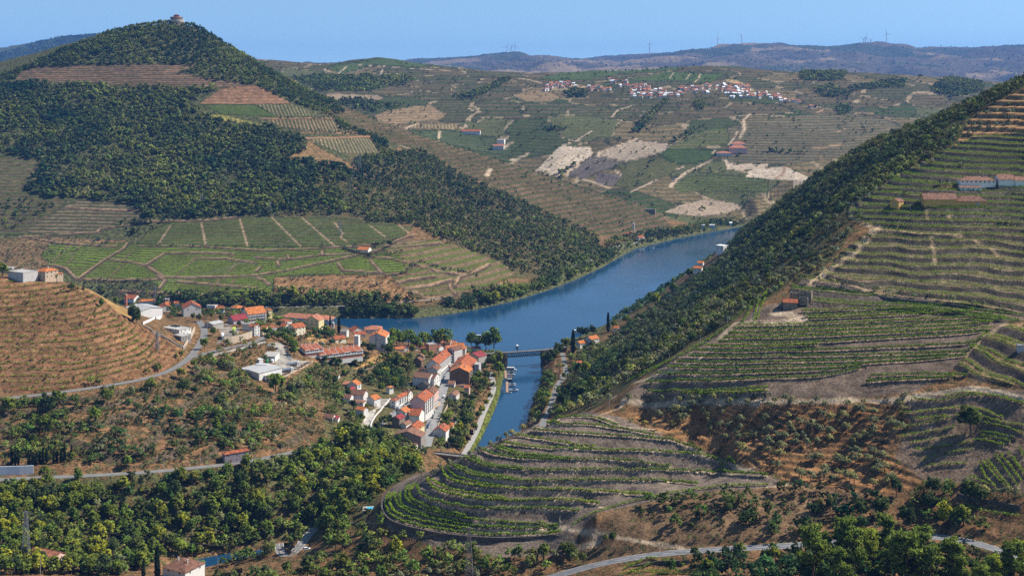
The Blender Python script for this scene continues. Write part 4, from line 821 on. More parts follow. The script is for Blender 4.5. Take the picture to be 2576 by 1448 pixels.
LEAFP = leafmat('needles_pine', (.185, .24, .04), .3, mid=11); LEAFC = leafmat('leaves_cypress', (.022, .036, .018), .15, trans=.05, mid=5); LEAFY = leafmat('leaves_yellowing', (.17, .17, .03), .3, mid=4.5); LEAFS = leafmat('leaves_scrub', (.16, .165, .052), .5, mid=.4)
LEAFV = leafmat('leaves_vine', (.165, .25, .030), .2, trans=.3); LEAFR = leafmat('leaves_plum', (.05, .022, .028), .2, mid=4.5); LEAFT = leafmat('leaves_stuff', (.05, .08, .02), attr=True); LEAFB = leafmat('leaves_bright', (.13, .19, .035), .3, mid=4.5)
def crown_me(name, V, mat): return mesh_np(name, V, Q4(len(V) // 4), [mat])
PROTO = {}
def make(kind, k):
    """(trunk mesh, crown mesh, nominal height) for one form of a kind of tree; forms are shared by its copies."""
    key = (kind, k)
    if key in PROTO: return PROTO[key]
    g = np.random.default_rng(abs(hash(kind)) % 1000 if False else sum(map(ord, kind)) * 17 + k)
    b = kind.split('_')[0]
    if b in ('broad', 'dark', 'yellow', 'plane', 'bright', 'plum'):
        h = 9.0; w = {'broad': 3.7, 'dark': 4.0, 'yellow': 3.6, 'plane': 4.0, 'bright': 3.4, 'plum': 3.4}[b] * g.uniform(.85, 1.1)
        C = blob(620, (0, 0, 5.5), (w, w * g.uniform(.85, 1.05), 3.9), g, 20); V = quads(C, .85, g)
        r = (trunk_mb(4.6, .24, g).mesh('trunk', [BARK]), crown_me('crown', V, {'broad': LEAF, 'dark': LEAFD, 'yellow': LEAFY, 'plane': LEAFB, 'bright': LEAFB, 'plum': LEAFR}[b]), h)
    elif b == 'olive':
        h = 5.0; C = blob(330, (0, 0, 3.2), (2.5, 2.4, 1.9), g, 13, low=-.4); V = quads(C, .58, g, asp=.7)
        r = (trunk_mb(2.4, .22, g, .12, 3, .35).mesh('trunk', [BARKO]), crown_me('crown', V, LEAFO), h)
    elif b == 'cypress':
        h = 14.0; z = g.uniform(.4, 14, 620); rr = 1.35 * np.minimum(1, (z + 1) / 4) * np.sqrt(np.clip(1 - z / 14.3, 0, 1)) ** .9; a = g.uniform(0, 2 * pi, 620); q = g.uniform(.75, 1.05, 620)
        V = quads(np.stack([np.cos(a) * rr * q, np.sin(a) * rr * q, z], 1), .62, g, 0, 1.5)
        r = (trunk_mb(2.5, .2, g, .01, 0).mesh('trunk', [BARK]), crown_me('crown', V, LEAFC), h)
    elif b == 'pine':
        h = 20.0; m = MB(); p = [(0, 0, -1.5)]; x = y = 0
        for i in range(1, 8): x += g.normal() * .35; y += g.normal() * .35; p.append((x, y, h * .93 * i / 7))
        m.tube(p, [.42, .36, .32, .29, .26, .2, .14, .06], 7); cs = []
        for i in range(26):
            f = g.uniform(.42, 1.0) if i < 22 else g.uniform(.25, .42); zz = f * h * .93; j = min(int(f * 7), 6); bx, by = p[j][0], p[j][1]
            a = g.uniform(0, 2 * pi); L_ = (4.6 * (1.12 - f) ** .55 + .6) * g.uniform(.7, 1.15); e = (bx + cos(a) * L_, by + sin(a) * L_, zz + L_ * g.uniform(.15, .5))
            m.tube([(bx, by, zz), ((bx + e[0]) / 2, (by + e[1]) / 2, zz + L_ * .12), e], [.1, .07, .03], 4)
            for t in (.45, .75, 1.0, 1.05):
                cs.append(((bx + (e[0] - bx) * t, by + (e[1] - by) * t, zz + (e[2] - zz) * t + .2), g.uniform(.7, 1.25)))
        C = np.concatenate([np.array(c) + g.normal(size=(62, 3)) * np.array((.62, .62, .36)) * q for c, q in cs])
        r = (m.mesh('trunk', [BARKP]), crown_me('crown', quads(C, .42, g, .1, 1.7), LEAFP), h)
    elif b == 'palm':
        h = 9.0; m = MB(); m.tube([(0, 0, -.5), (.1, 0, 3), (.05, .1, 7)], [.35, .28, .25], 7); V = []
        for i in range(30):
            a = g.uniform(0, 2 * pi); el = g.uniform(-.5, 1.2)
            for s_ in range(5):
                t0, t1 = s_ / 5, (s_ + 1) / 5; f = lambda t: np.array([cos(a) * 2.6 * t * cos(el * .6), sin(a) * 2.6 * t * cos(el * .6), 7.2 + 2.4 * t * sin(el) - 1.6 * t * t]); A, B = f(t0), f(t1); n_ = np.array([-sin(a), cos(a), 0]) * .22 * (1 - t0 * .6)
                V += [A - n_, A + n_, B + n_ * .8, B - n_ * .8]
        r = (m.mesh('trunk', [BARK]), crown_me('crown', np.array(V), LEAF), h)
    else:   # shrub
        h = 2.2; C = blob(170, (0, 0, .95), (1.5, 1.4, 1.15), g, 9, low=-.25); V = quads(C, .5, g)
        r = (None, crown_me('shrub', V, LEAFS if b == 'scrub' else LEAF), h)
    PROTO[key] = r
    return r
NAME = {'broad': 'broadleaf_tree', 'dark': 'evergreen_oak', 'yellow': 'yellowing_tree', 'plane': 'plane_tree', 'bright': 'broadleaf_tree', 'plum': 'plum_tree', 'olive': 'olive_tree', 'cypress': 'cypress_tree', 'pine': 'pine_tree', 'palm': 'palm_tree', 'scrub': 'shrub', 'green': 'shrub'}
WORD = {'broad': 'green broadleaf tree', 'dark': 'dark evergreen tree', 'yellow': 'yellowing tree', 'plane': 'leafy plane tree', 'bright': 'bright green tree', 'plum': 'dark purple-leaved tree', 'olive': 'silvery olive tree', 'cypress': 'slim dark cypress', 'pine': 'tall pine with bare trunk', 'palm': 'fan-headed palm tree', 'scrub': 'low dry shrub', 'green': 'low green shrub'}
GROUP = {'broad': 'green trees on the slopes', 'dark': 'dark evergreen trees', 'yellow': 'yellowing trees', 'plane': 'plane trees in the town', 'bright': 'bright green trees', 'plum': 'purple-leaved trees by the waterfront', 'olive': 'olive trees on the dry slopes', 'cypress': 'cypresses', 'pine': 'pines by the main road', 'palm': 'palm trees', 'scrub': 'dry shrubs on the slopes', 'green': 'green shrubs on the slopes'}
LAND = [((590, 1150), 'the purple roadside house'), ((80, 1400), 'the pink house'), ((65, 1340), 'the lattice tower over the pink house'), ((40, 1180), 'the white retaining wall'), ((640, 935), 'the flat-roofed depot building'), ((830, 880), 'the long terrace of red roofs'), ((750, 960), 'the tall wall of the truck yard'), ((430, 820), 'the modern flat-roofed house'), ((105, 690), 'the orange-roofed hilltop house'), ((350, 785), 'the pale tin shed'),
  ((945, 860), 'the tall grey-white apartment block'), ((1150, 930), 'the block with the brown stained wall'), ((1210, 890), 'the crimson roof'), ((1055, 1020), 'the tall grey gabled house'), ((1110, 1085), 'the lone white house by the gardens'), ((1020, 1100), 'the big dark grey gable'), ((880, 1070), 'the dark-roofed white house'), ((900, 960), 'the small white house with the crimson lean-to'), ((1320, 885), 'the iron bridge'), ((1285, 955), 'the moored boats'), ((1205, 1090), 'the waterfront promenade end'), ((1100, 1150), 'the stone arch bridge'),
  ((925, 1285), 'the turquoise pool'), ((1180, 1380), 'the lattice tower before the knoll'), ((720, 1385), 'the road bend'), ((440, 1435), 'the brown-roofed house at the bottom edge'), ((1450, 1370), 'the dark wall end of the knoll'), ((1560, 1005), 'the fork of the pale tracks'), ((1800, 1008), 'the long pale track'), ((2100, 1004), 'the middle of the pale track'), ((2440, 1060), 'the big round dark tree'), ((2000, 1222), 'the lower tip of the olive orchard'), ((2300, 1110), 'the orchard terraces edge'), ((1800, 1290), 'the rock bluff'), ((1600, 1400), 'the main road'), ((2280, 1345), 'the main road bend'), ((2480, 1180), 'the steep fan of vine rows'),
  ((2020, 740), 'the roofless stone ruin'), ((2260, 515), 'the small yellow hut'), ((2400, 500), 'the long yellow barn'), ((2470, 465), 'the white farmhouse on the slope'), ((2140, 560), 'the bend of the spine track'), ((2250, 745), 'the walled diagonal path'), ((2500, 855), 'the right end of the long vine slab'), ((1830, 820), 'the top of the spine track'), ((1465, 855), 'the red roofs across the bridge'), ((1420, 960), 'the narrow bank road'), ((1525, 820), 'the tall cypress by the river'), ((1810, 640), 'the white house on the far shore bend'), ((1760, 670), 'the orange roofs at the water'), ((2300, 330), 'the wooded skyline'), ((2500, 260), 'the top of the right skyline'), ((915, 630), 'the white farmhouse on the far bank'), ((1595, 600), 'the white riverside house far off'), ((440, 55), 'the round hilltop building'), ((1050, 770), 'the far bank road'), ((690, 790), 'the yellow house by the long warehouse'), ((760, 800), 'the long red warehouse')]
ORD = 'first second third fourth fifth sixth seventh eighth ninth tenth eleventh twelfth thirteenth fourteenth fifteenth sixteenth seventeenth eighteenth nineteenth twentieth'.split()
def ordw(i):
    if i < 20: return ORD[i]
    t = 'twenty thirty forty fifty sixty seventy eighty ninety'.split()[min((i + 1) // 10 - 2, 7)]
    return t + ('-' + ORD[(i + 1) % 10 - 1] if (i + 1) % 10 else 'th')
LABELQ = []          # (object, word, u, v, height px) - labels are given once all are placed
def px(x, y, z): return UC + F * x / y, VH + F * (ZC - z) / y
def put(kind, x, y, z, H, g=None, parts=True, tilt=0):
    g = g or rg; b = kind.split('_')[0]; tm, cm, h = make(kind, int(g.integers(0, 6)) if b not in ('palm',) else 0)
    s = H / h; rz = g.uniform(0, 6.28)
    if tm is not None:
        o = empty(NAME[b], (x, y, z - .1), rz); o.scale = (s * g.uniform(.9, 1.1), s * g.uniform(.9, 1.1), s)
        link('trunk', tm, o); link('crown', cm, o)
    else:
        o = link(NAME[b], cm, None, (x, y, z - .05), rz); o.scale = (s * g.uniform(.85, 1.3), s * g.uniform(.85, 1.3), s)
    tag(o, None, {'olive': 'olive tree', 'scrub': 'shrub', 'green': 'shrub', 'pine': 'pine tree', 'palm': 'palm tree', 'cypress': 'cypress'}.get(b, 'tree'), GROUP[b])
    u, v = px(x, y, z); LABELQ.append((o, WORD[b], u, v, H * F / y))
    return o
def scatter(poly, dmin, dmax, per_ha, g=None, margin=12, tops=8.0, area_poly=True):
    """Random spots on the ground inside an outline, even over the ground itself; spots hidden behind ground are dropped."""
    g = g or rg; us = [p[0] for p in poly]; t0, t1 = (min(us) - UC) / F, (max(us) - UC) / F
    n_ = int(per_ha / 1e4 * (t1 - t0) * (dmax ** 2 - dmin ** 2) / 2)
    t = g.uniform(t0, t1, n_); d = np.sqrt(g.uniform(dmin ** 2, dmax ** 2, n_)); x = t * d; z = zat_np(x, d); u = t * F + UC; v = VH + F * (ZC - z) / d
    k = inpoly(u, v, poly); x, d, z, u, v = x[k], d[k], z[k], u[k], v[k]
    cm = zat_np(x, d, CM); k = (v - tops * F / d < cm + 2) & (z > .7)
    return np.stack([x[k], d[k], z[k]], 1)
STUFF = {}           # kind -> list of (positions, heights, tints, quads per tree)
def stuff(key, P, H0, H1, tint, nq, var=.35, wide=1.0, g=None):
    g = g or rg; n_ = len(P)
    if not n_: return
    H = H0 + (H1 - H0) * g.uniform(0, 1, n_) ** 1.4; sw = fbm(P[:, 0] / 90, P[:, 1] / 90, 131, 4)[:, None] * 1.25
    c = np.array(tint) * (1 + var * g.normal(size=(n_, 1)) * .75) * (1 + sw * np.array((2.2, 1.6, .6))) * (1 + g.normal(size=(n_, 3)) * .08)
    STUFF.setdefault(key, []).append((P, H, np.clip(c, .008, .5), nq, wide))
def flush_stuff():
    for key, L_ in STUFF.items():
        VS = []; CS = []; OS = []
        for P, H, c, nq, wide in L_:
            g = np.random.default_rng(len(P)); k = g.integers(0, 8, len(P))
            for q in range(8):
                s_ = k == q
                if not s_.any(): continue
                gg = np.random.default_rng(100 + q + nq)
                pv = quads(blob(nq, (0, 0, .58), (.46 * wide, .46 * wide, .44), gg, max(5, nq // 8), .5, -.7), 1.5 / math.sqrt(nq) * (.9 if nq > 40 else 1.0), gg)
                a = g.uniform(0, 6.28, s_.sum()); ca, sa = np.cos(a)[:, None], np.sin(a)[:, None]; h = H[s_][:, None]
                wx = g.uniform(.85, 1.2, (s_.sum(), 1))
                V = np.stack([(pv[None, :, 0] * ca - pv[None, :, 1] * sa) * h * wx, (pv[None, :, 0] * sa + pv[None, :, 1] * ca) * h * wx, pv[None, :, 2] * h], -1) + P[s_][:, None, :] - np.array((0, 0, .15))
                VS.append(V.reshape(-1, 3)); o_ = pv - np.array((0, 0, .42)); o_ = o_ / np.linalg.norm(o_, axis=1)[:, None]; OS.append(np.stack([o_[None, :, 0] * ca - o_[None, :, 1] * sa, o_[None, :, 0] * sa + o_[None, :, 1] * ca, np.repeat(o_[None, :, 2], len(ca), 0)], -1).reshape(-1, 3)); CS.append(np.repeat(c[s_], len(pv), 0))
        V = np.concatenate(VS); o = link(key, mesh_np(key, V, Q4(len(V) // 4), [LEAFT], colors=np.concatenate(CS), outward=np.concatenate(OS)))
        tag(o, STUFFLAB[key][0], STUFFLAB[key][1], None, 'stuff')
STUFFLAB = {'forest': ('dense dark wood covering the big hill under the round building', 'forest'), 'woodland': ('grey-green olive and oak wood on the flank above the river', 'woodland'), 'undergrowth': ('small bushes and scrub scattered over the dry slopes', 'undergrowth'), 'bank_wood': ('dense green trees lining the far river bank', 'woodland'), 'distant_trees': ('bluish clumps of trees among the far vineyards', 'trees'), 'orchard_trees': ('small round olive trees dotted over the far bank slopes', 'olive trees')}

# ---- the wooded hill and everything too many to count
FD, FO, FG = (.105, .135, .036), (.17, .19, .105), (.115, .16, .038)
CAP = [(45,182),(40,178),(160,124),(250,92),(350,52),(500,58),(560,100),(650,158),(815,240),(872,284),(826,292),(760,268),(700,243),(644,216),(545,205),(520,200),(447,182),(515,165),(400,164),(233,165),(100,170)]
stuff('forest', scatter(CAP, 2350, 2760, 230), 6, 10.5, FD, 30)
MAIN = [(-350,225),(0,214),(90,209),(330,219),(545,224),(540,236),(475,262),(515,294),(600,316),(690,324),(760,347),(772,385),(702,400),(860,418),(905,442),(830,470),(880,540),(700,545),(560,545),(430,552),(352,535),(330,518),(215,498),(120,500),(60,478),(110,404),(0,392),(-350,390)]
mp_ = scatter(MAIN, 1850, 2600, 230); mk_ = fbm(mp_[:, 0] / 55, mp_[:, 1] / 55, 151, 3) + rg.normal(size=len(mp_)) * .06 > -.1; stuff('forest', mp_[mk_], 7, 14, FD, 44); stuff('undergrowth', mp_[~mk_], 2.5, 5, (.15, .16, .055), 26)
stuff('forest', scatter(MAIN, 1850, 2600, 50), 7, 14, (.12, .15, .04), 34)
stuff('forest', scatter([(-350,235),(0,190),(60,170),(30,215)], 2350, 2650, 260), 6, 9, FD, 30)
stuff('forest', scatter([(834,292),(900,330),(970,350),(985,388),(905,440),(890,400),(960,388),(930,345),(860,330)], 1950, 2650, 230), 6, 10, FD, 34)
SCR = [(860,425),(905,440),(985,385),(1060,378),(1160,440),(1250,480),(1330,515),(1430,560),(1500,590),(1520,640),(1480,664),(1380,690),(1300,690),(1262,660),(1200,635),(1100,602),(1040,565),(940,560),(880,545),(830,470)]
stuff('forest', scatter(SCR, 1750, 2650, 210), 5, 9.5, (.085, .11, .038), 40); stuff('undergrowth', scatter(SCR, 1750, 2650, 120), 2, 4, FO, 24)
stuff('forest', scatter([(0,505),(150,505),(165,515),(20,590),(0,560)], 1750, 2100, 60), 6, 9, FD, 30)
stuff('forest', scatter([(340,535),(420,545),(560,545),(600,545),(430,560),(340,610),(290,565)], 1800, 1990, 60), 5, 9, FD, 40)
stuff('forest', scatter([(-350,170),(0,137),(70,114),(130,98),(200,90),(290,84),(380,100),(160,135),(30,190),(-350,230)], 8200, 11200, 40), 10, 20, (.06, .08, .03), 10)
B1 = [(400,744),(530,742),(690,738),(780,740),(900,745),(1040,752),(1060,760),(870,772),(700,776),(400,776)]
stuff('bank_wood', scatter(B1, 1555, 1720, 330), 6, 12, FD, 60); stuff('bank_wood', scatter(B1, 1555, 1720, 60), 9, 14, FG, 60)
def along(pl, n_, off0, off1, g=None, jit=3):
    """Spots along a polyline, pushed sideways to its left."""
    g = g or rg; pl = resample(pl, 3.0); t = np.gradient(pl[:, :2], axis=0); t /= np.linalg.norm(t, axis=1)[:, None] + 1e-9; k = g.integers(0, len(pl), n_)
    o = g.uniform(off0, off1, n_); x = pl[k, 0] - t[k, 1] * o + g.normal(size=n_) * jit * .3; y = pl[k, 1] + t[k, 0] * o + g.normal(size=n_) * jit * .3
    z = zat_np(x, y); q = z > .5
    return np.stack([x, y, z], 1)[q]
SHORE = np.array([uvw(*p) for p in [(870,800),(1040,800)]]); SHORE2 = np.array([uvw(*p) for p in [(1150,786),(1180,781),(1290,757),(1380,729),(1450,702),(1520,669),(1560,645)]]); SHORE3 = np.array([uvw(*p) for p in [(1570,640),(1600,624),(1700,600),(1790,582),(1862,570)]])
stuff('bank_wood', along(SHORE, 130, 2, 22), 7, 13, FD, 70); stuff('bank_wood', along(SHORE2, 420, 1, 26), 6, 12.5, (.10, .135, .038), 70); stuff('bank_wood', along(SHORE3, 220, 1, 40), 6, 12, FD, 50)
stuff('bank_wood', scatter([(1540,640),(1640,590),(1760,560),(1880,545),(1870,565),(1700,598),(1600,622)], 2100, 2700, 80), 5, 10, FD, 36)
RB = np.array([uvw(*p) for p in [(1864,577),(1848,600),(1830,628),(1790,655),(1760,672),(1735,695),(1700,720),(1650,748),(1600,776),(1560,802),(1520,830)]])
stuff('bank_wood', along(RB, 420, 0, 45), 6, 11, (.12, .165, .045), 70)
OLV = [(690,697),(860,692),(980,694),(1040,745),(1160,752),(1200,765),(1060,766),(870,752),(690,745)]
stuff('orchard_trees', scatter(OLV, 1560, 1800, 95), 3.5, 6, FO, 50); stuff('orchard_trees', scatter([(0,600),(90,595),(330,605),(150,640),(110,650),(160,690),(0,690),(-350,650),(-350,600)], 1580, 1900, 120), 3, 5, FO, 40)
stuff('orchard_trees', scatter([(400,742),(690,735),(690,750),(430,765)], 1560, 1680, 140), 3, 5, FO, 40); stuff('orchard_trees', scatter([(200,700),(390,705),(400,735),(380,760),(250,745)], 1600, 1700, 160), 3, 5, FO, 40)
for pts in ([(380,617),(600,623),(860,621),(960,613),(1010,598)], [(860,625),(940,645),(1010,635)], [(1010,690),(1060,660),(1130,680),(1200,690)], [(560,305),(650,318),(760,326),(880,334)], [(740,333),(900,338)], [(700,297),(850,298)]):
    stuff('orchard_trees', along(np.array(hits(dense_uv(pts, 20)))[:, :2], 55, -3, 3), 3, 5.5, FO if pts[0][0] < 1020 else FD, 40)
stuff('undergrowth', scatter(TB, 1950, 2750, 26), 2, 5, FD, 20)
# far hills
DH = [(650,155),(830,163),(950,147),(1090,166),(1310,198),(1700,162),(2020,188),(2400,193),(2576,230),(2400,290),(2100,425),(1900,550),(1690,560),(1250,405),(940,300),(815,245)]
stuff('distant_trees', scatter(DH, 2500, 4500, 6), 4, 9, FD, 14, tops=6) if False else stuff('distant_trees', scatter(DH, 2500, 4500, 6), 4, 9, FD, 14)
mm, be = PATCH_EDGE; ex, ey = XX[mm][be], DD[mm][be]; kk = rg.random(len(ex)) < .03; ex, ey = ex[kk], ey[kk]; ez = zat_np(ex, ey); vv = VH + F * (ZC - ez) / ey; kk = (vv - 12 < zat_np(ex, ey, CM)) & (_h(np.floor(ex / 120), np.floor(ey / 120), 91) < .55)
stuff('distant_trees', np.stack([ex, ey, ez], 1)[kk], 3.5, 8, FD, 14)
for pts, dens in ([cv(q2, [(270,590),(520,570),(760,580),(850,560),(980,630),(1000,660),(860,690),(500,690),(400,640)]), 170], [cv(q2, [(560,770),(780,755),(940,790),(900,850),(760,820)]), 190], [cv(q2, [(930,580),(1100,570),(1210,600),(1100,660),(980,650)]), 120], [cv(q2, [(1480,730),(1640,700),(1880,590),(1931,600),(1760,700),(1560,770)]), 120], [cv(q4, [(230,560),(300,530),(420,520),(600,550),(560,600),(480,610),(280,620)]), 170], [cv(q4, [(340,680),(470,640),(640,700),(600,760),(540,740),(420,740)]), 130], [cv(q4, [(600,660),(860,620),(1040,600),(1030,660),(860,665),(640,690)]), 170], [cv(q4, [(1220,660),(1350,590),(1620,620),(1620,690),(1400,740),(1250,700)]), 120], [cv(q4, [(520,810),(620,800),(620,860),(530,870)]), 200], [cv(q3, [(390,700),(480,670),(580,700),(560,735),(420,745)]), 170], [cv(q3, [(1380,770),(1450,770),(1450,830),(1380,825)]), 200], [cv(q3, [(350,1310),(480,1235),(500,1250),(420,1300),(360,1345)]), 170], [cv(q3, [(900,1000),(1000,880),(1150,760),(1200,740),(1080,880),(960,1010)]), 110], [cv(q3, [(240,970),(420,960),(420,990),(250,990)]), 160], [cv(q3, [(1180,1080),(1400,960),(1500,930),(1300,1060)]), 110], [cv(q4, [(0,1130),(200,1150),(360,1170),(0,1150)]), 130], [cv(q2, [(600,770),(1050,830),(1100,800),(700,740)]), 90]):
    stuff('distant_trees', scatter(pts, 2450, 4500, dens), 6, 13, FD, 16)
stuff('distant_trees', scatter([(1090,160),(1280,140),(1450,157),(1580,146),(1790,120),(2080,122),(2260,120),(2576,115),(2576,200),(2000,185),(1700,163),(1400,198),(1100,165)], 10500, 14600, .7), 10, 22, FD, 8)

# ---- trees on the near slopes: the largest become objects, the rest join the undergrowth
CAND = {}
def cand(kind, P, H0, H1, g=None):
    g = g or rg
    for p in P: CAND.setdefault(kind.split('_')[0], []).append((kind, p[0], p[1], p[2], g.uniform(H0, H1)))
def clumped(P, s_, thr, sd=201): return P[fbm(P[:, 0] / s_, P[:, 1] / s_, sd, 3) + rg.normal(size=len(P)) * .04 > thr]
def mixed(P, mix, H0, H1):
    for p in P: k = rg.choice(len(mix), p=np.array([m_[1] for m_ in mix]) / sum(m_[1] for m_ in mix)); cand(mix[k][0], [p], H0 * mix[k][2], H1 * mix[k][2])
SL1 = [(0,1012),(300,982),(470,945),(520,880),(600,940),(640,975),(700,1010),(760,1000),(800,1060),(825,1100),(600,1155),(380,1178),(0,1198)]
mixed(clumped(scatter(SL1, 820, 1100, 190), 22, .03), [('broad', 5, 1), ('dark', 2, .9), ('bright', 2, .9), ('olive', 1, .8)], 5, 9)
mixed(scatter([(0,1015),(120,1010),(250,1080),(150,1190),(0,1195)], 820, 950, 60), [('broad', 5, 1), ('dark', 2, 1)], 6, 10)
mixed(clumped(scatter(SL1, 820, 1100, 1000), 14, -.05, 221), [('scrub', 3, 1), ('green', 2, 1)], 1.3, 3.2)
WD = [(0,1222),(380,1203),(600,1182),(850,1125),(930,1105),(1010,1110),(1060,1150),(1060,1185),(980,1225),(930,1262),(890,1275),(860,1340),(700,1362),(440,1390),(330,1448),(0,1448)]
mixed(scatter(WD, 660, 960, 340), [('broad', 7, 1), ('dark', 2.5, 1), ('yellow', .5, .9), ('bright', 2.5, .95), ('olive', .7, .7)], 6.5, 12)
mixed(scatter(WD, 660, 960, 420), [('scrub', 3, 1), ('green', 4, 1.2)], 1.5, 3.5)
mixed(scatter([(830,1350),(960,1330),(1250,1412),(1420,1420),(1400,1448),(760,1448)], 640, 760, 190), [('broad', 5, 1), ('dark', 3, 1), ('bright', 1, 1)], 5, 9)
mixed(scatter([(980,1440),(1280,1420),(1300,1448),(1300,1500),(960,1500)], 600, 690, 170), [('olive', 8, 1), ('bright', 1, .8)], 4, 5.5)
mixed(scatter([(560,1448),(900,1430),(960,1500),(500,1520)], 600, 740, 130), [('dark', 4, 1), ('bright', 3, 1)], 6, 9)
mixed(scatter([(1250,1405),(1440,1392),(1470,1420),(1380,1446)], 640, 680, 120), [('dark', 3, 1), ('broad', 3, 1)], 4, 7)
BL = [(1580,1275),(1700,1255),(1850,1235),(2050,1240),(2200,1245),(2250,1290),(2200,1335),(2000,1352),(1850,1340),(1700,1330),(1600,1310)]
mixed(scatter(BL, 600, 690, 120), [('dark', 3, 1), ('broad', 4, .9), ('bright', 1, .8)], 4, 7); mixed(clumped(scatter(BL, 600, 690, 800), 12, .02), [('scrub', 3, 1), ('green', 2, 1)], 1.2, 2.6)
mixed(scatter([(2240,1235),(2330,1215),(2440,1230),(2520,1310),(2576,1320),(2700,1400),(2576,1390),(2500,1365),(2400,1335),(2280,1335)], 560, 660, 130), [('dark', 5, 1.1), ('broad', 3, 1), ('bright', 1, .8)], 5.5, 9)
mixed(scatter([(1720,1400),(1900,1392),(2150,1380),(2320,1370),(2450,1385),(2576,1420),(2700,1520),(1800,1500),(1680,1448)], 500, 612, 230), [('broad', 5, 1), ('dark', 3, 1)], 5, 8)
mixed(scatter([(1560,1060),(1700,1060),(1780,1130),(1900,1180),(1960,1205),(1860,1170),(1700,1105),(1600,1075)], 680, 800, 160), [('scrub', 3, 1.2), ('green', 3, 1.2), ('dark', 1, 1.5)], 1.5, 3)
FL = [(1560,965),(1700,890),(1830,815),(1980,715),(2050,695),(2110,630),(2150,572),(2120,528),(2200,480),(2260,440),(2390,372),(2430,305),(2500,258),(2576,222),(2700,140),(2576,200),(2470,247),(2300,318),(2180,366),(2000,478),(1930,540),(1866,574),(1820,650),(1740,705),(1640,775),(1560,830),(1490,890),(1450,960),(1430,1030),(1500,1015)]
FLP = clumped(scatter(FL, 840, 2400, 230), 30, -.13, 241); kk = rg.random(len(FLP)); near = FLP[:, 1] < 1020
cand('olive', FLP[near & (kk < .5)], 3.8, 6); cand('dark', FLP[near & (kk >= .8)], 4.5, 7)
stuff('woodland', FLP[near & (kk >= .5) & (kk < .8)], 3.5, 6, FO, 130)
fr_ = FLP[~near]; kf = rg.random(len(fr_)); lo_ = VH + F * (ZC - fr_[:, 2]) / fr_[:, 1]; uu_ = UC + F * fr_[:, 0] / fr_[:, 1]
ol = kf < np.where(lo_ > 640, .55, np.where(uu_ > 1950, .25, .3))
stuff('woodland', fr_[ol], 3.5, 6.5, FO, 90); stuff('woodland', fr_[~ol], 4.5, 8.5, (.085, .11, .04), 90); stuff('woodland', scatter(FL, 1000, 2400, 60), 3, 6, FG, 70)
stuff('undergrowth', scatter(FL, 840, 1400, 260), 1.5, 3, (.055, .062, .028), 50)
mixed(scatter([(1368,1060),(1400,960),(1420,1000),(1440,1030),(1400,1050)], 880, 1200, 120), [('dark', 3, 1), ('broad', 4, 1), ('olive', 1, .7)], 5, 8)
mixed(scatter([(1335,1055),(1350,1000),(1370,940),(1400,950),(1385,1000),(1362,1062)], 1030, 1290, 260), [('dark', 3, 1), ('broad', 4, 1)], 5, 9)
mixed(scatter([(1420,950),(1440,880),(1500,870),(1560,900),(1480,1000),(1440,1000)], 900, 1400, 110), [('dark', 2, 1), ('broad', 4, 1), ('olive', 3, .7)], 5, 8)
ORC = [(1575,1022),(1640,1012),(1900,1012),(2150,1008),(2265,1006),(2295,1050),(2260,1095),(2240,1130),(2290,1180),(2320,1210),(2250,1232),(2120,1228),(2010,1215),(1930,1170),(1850,1130),(1740,1080),(1660,1055)]
oc = scatter(ORC, 630, 790, 190); cand('olive', oc, 4.6, 6.4); mixed(scatter(ORC, 630, 790, 110), [('scrub', 2, 1), ('green', 1, 1)], .9, 1.8)
for pts, n_, k_ in ([cv(r3, [(620,170),(800,120),(1030,150),(1300,130),(1590,125),(1810,125)]), 10, 'olive'], [cv(r4, [(0,115),(300,190),(700,160),(900,140),(1040,120)]), 8, 'olive'], [cv(q8, [(480,700),(640,720),(800,760),(1000,790),(1250,810),(1450,840),(1650,870),(1840,900)]), 14, 'olive'], [cv(r4, [(1480,790),(1650,830),(1800,850),(1930,880)]), 9, 'olive'], [cv(r2, [(1260,690),(1330,700),(1480,610),(1560,580),(1620,545),(1800,470),(1900,420)]), 10, 'olive'], [cv(r3, [(20,400),(120,330),(190,300),(300,250)]), 6, 'olive'], [cv(r3, [(430,190),(510,170),(580,140),(690,130)]), 4, 'olive'], [cv(q8, [(290,690),(410,690),(340,650),(600,480),(740,390),(760,310),(780,265),(600,95),(690,200)]), 9, 'olive']):
    pl = np.array(hits(dense_uv(pts, 6))); j = np.linspace(0, len(pl) - 1, n_).astype(int)
    cand(k_, pl[j] + rg.normal(size=(n_, 3)) * np.array((1, 1, 0)), 4.2, 5.6)
up_ = scatter([(2130,525),(2200,480),(2330,400),(2440,310),(2576,230),(2576,330),(2450,350),(2400,470),(2300,480),(2200,560),(2150,600)], 900, 1250, 30); cand('olive', up_, 4, 6)
mixed(scatter([(2400,360),(2450,300),(2576,230),(2700,200),(2700,330),(2450,340)], 1000, 1300, 80), [('olive', 4, 1.6), ('scrub', 3, 1)], 1.5, 3.2)
mixed(scatter([(470,1380),(700,1350),(760,1362),(690,1400),(560,1430),(460,1440)], 740, 800, 230), [('broad', 3, 1), ('dark', 2, 1), ('bright', 1, .9)], 6, 10)
mixed(scatter([(900,1250),(960,1290),(960,1330),(850,1350),(840,1290)], 700, 800, 150), [('dark', 2, 1), ('broad', 3, 1)], 4, 7)
mixed(scatter([(1450,1400),(1600,1340),(1900,1350),(1800,1385),(1600,1400)], 600, 690, 260), [('scrub', 4, 1), ('green', 1, 1)], .8, 1.8)
mixed(scatter([(800,885),(1000,900),(1130,890),(1240,890),(1240,920),(1050,905),(960,900)], 1200, 1400, 90), [('broad', 3, 1), ('bright', 2, 1)], 4, 7)
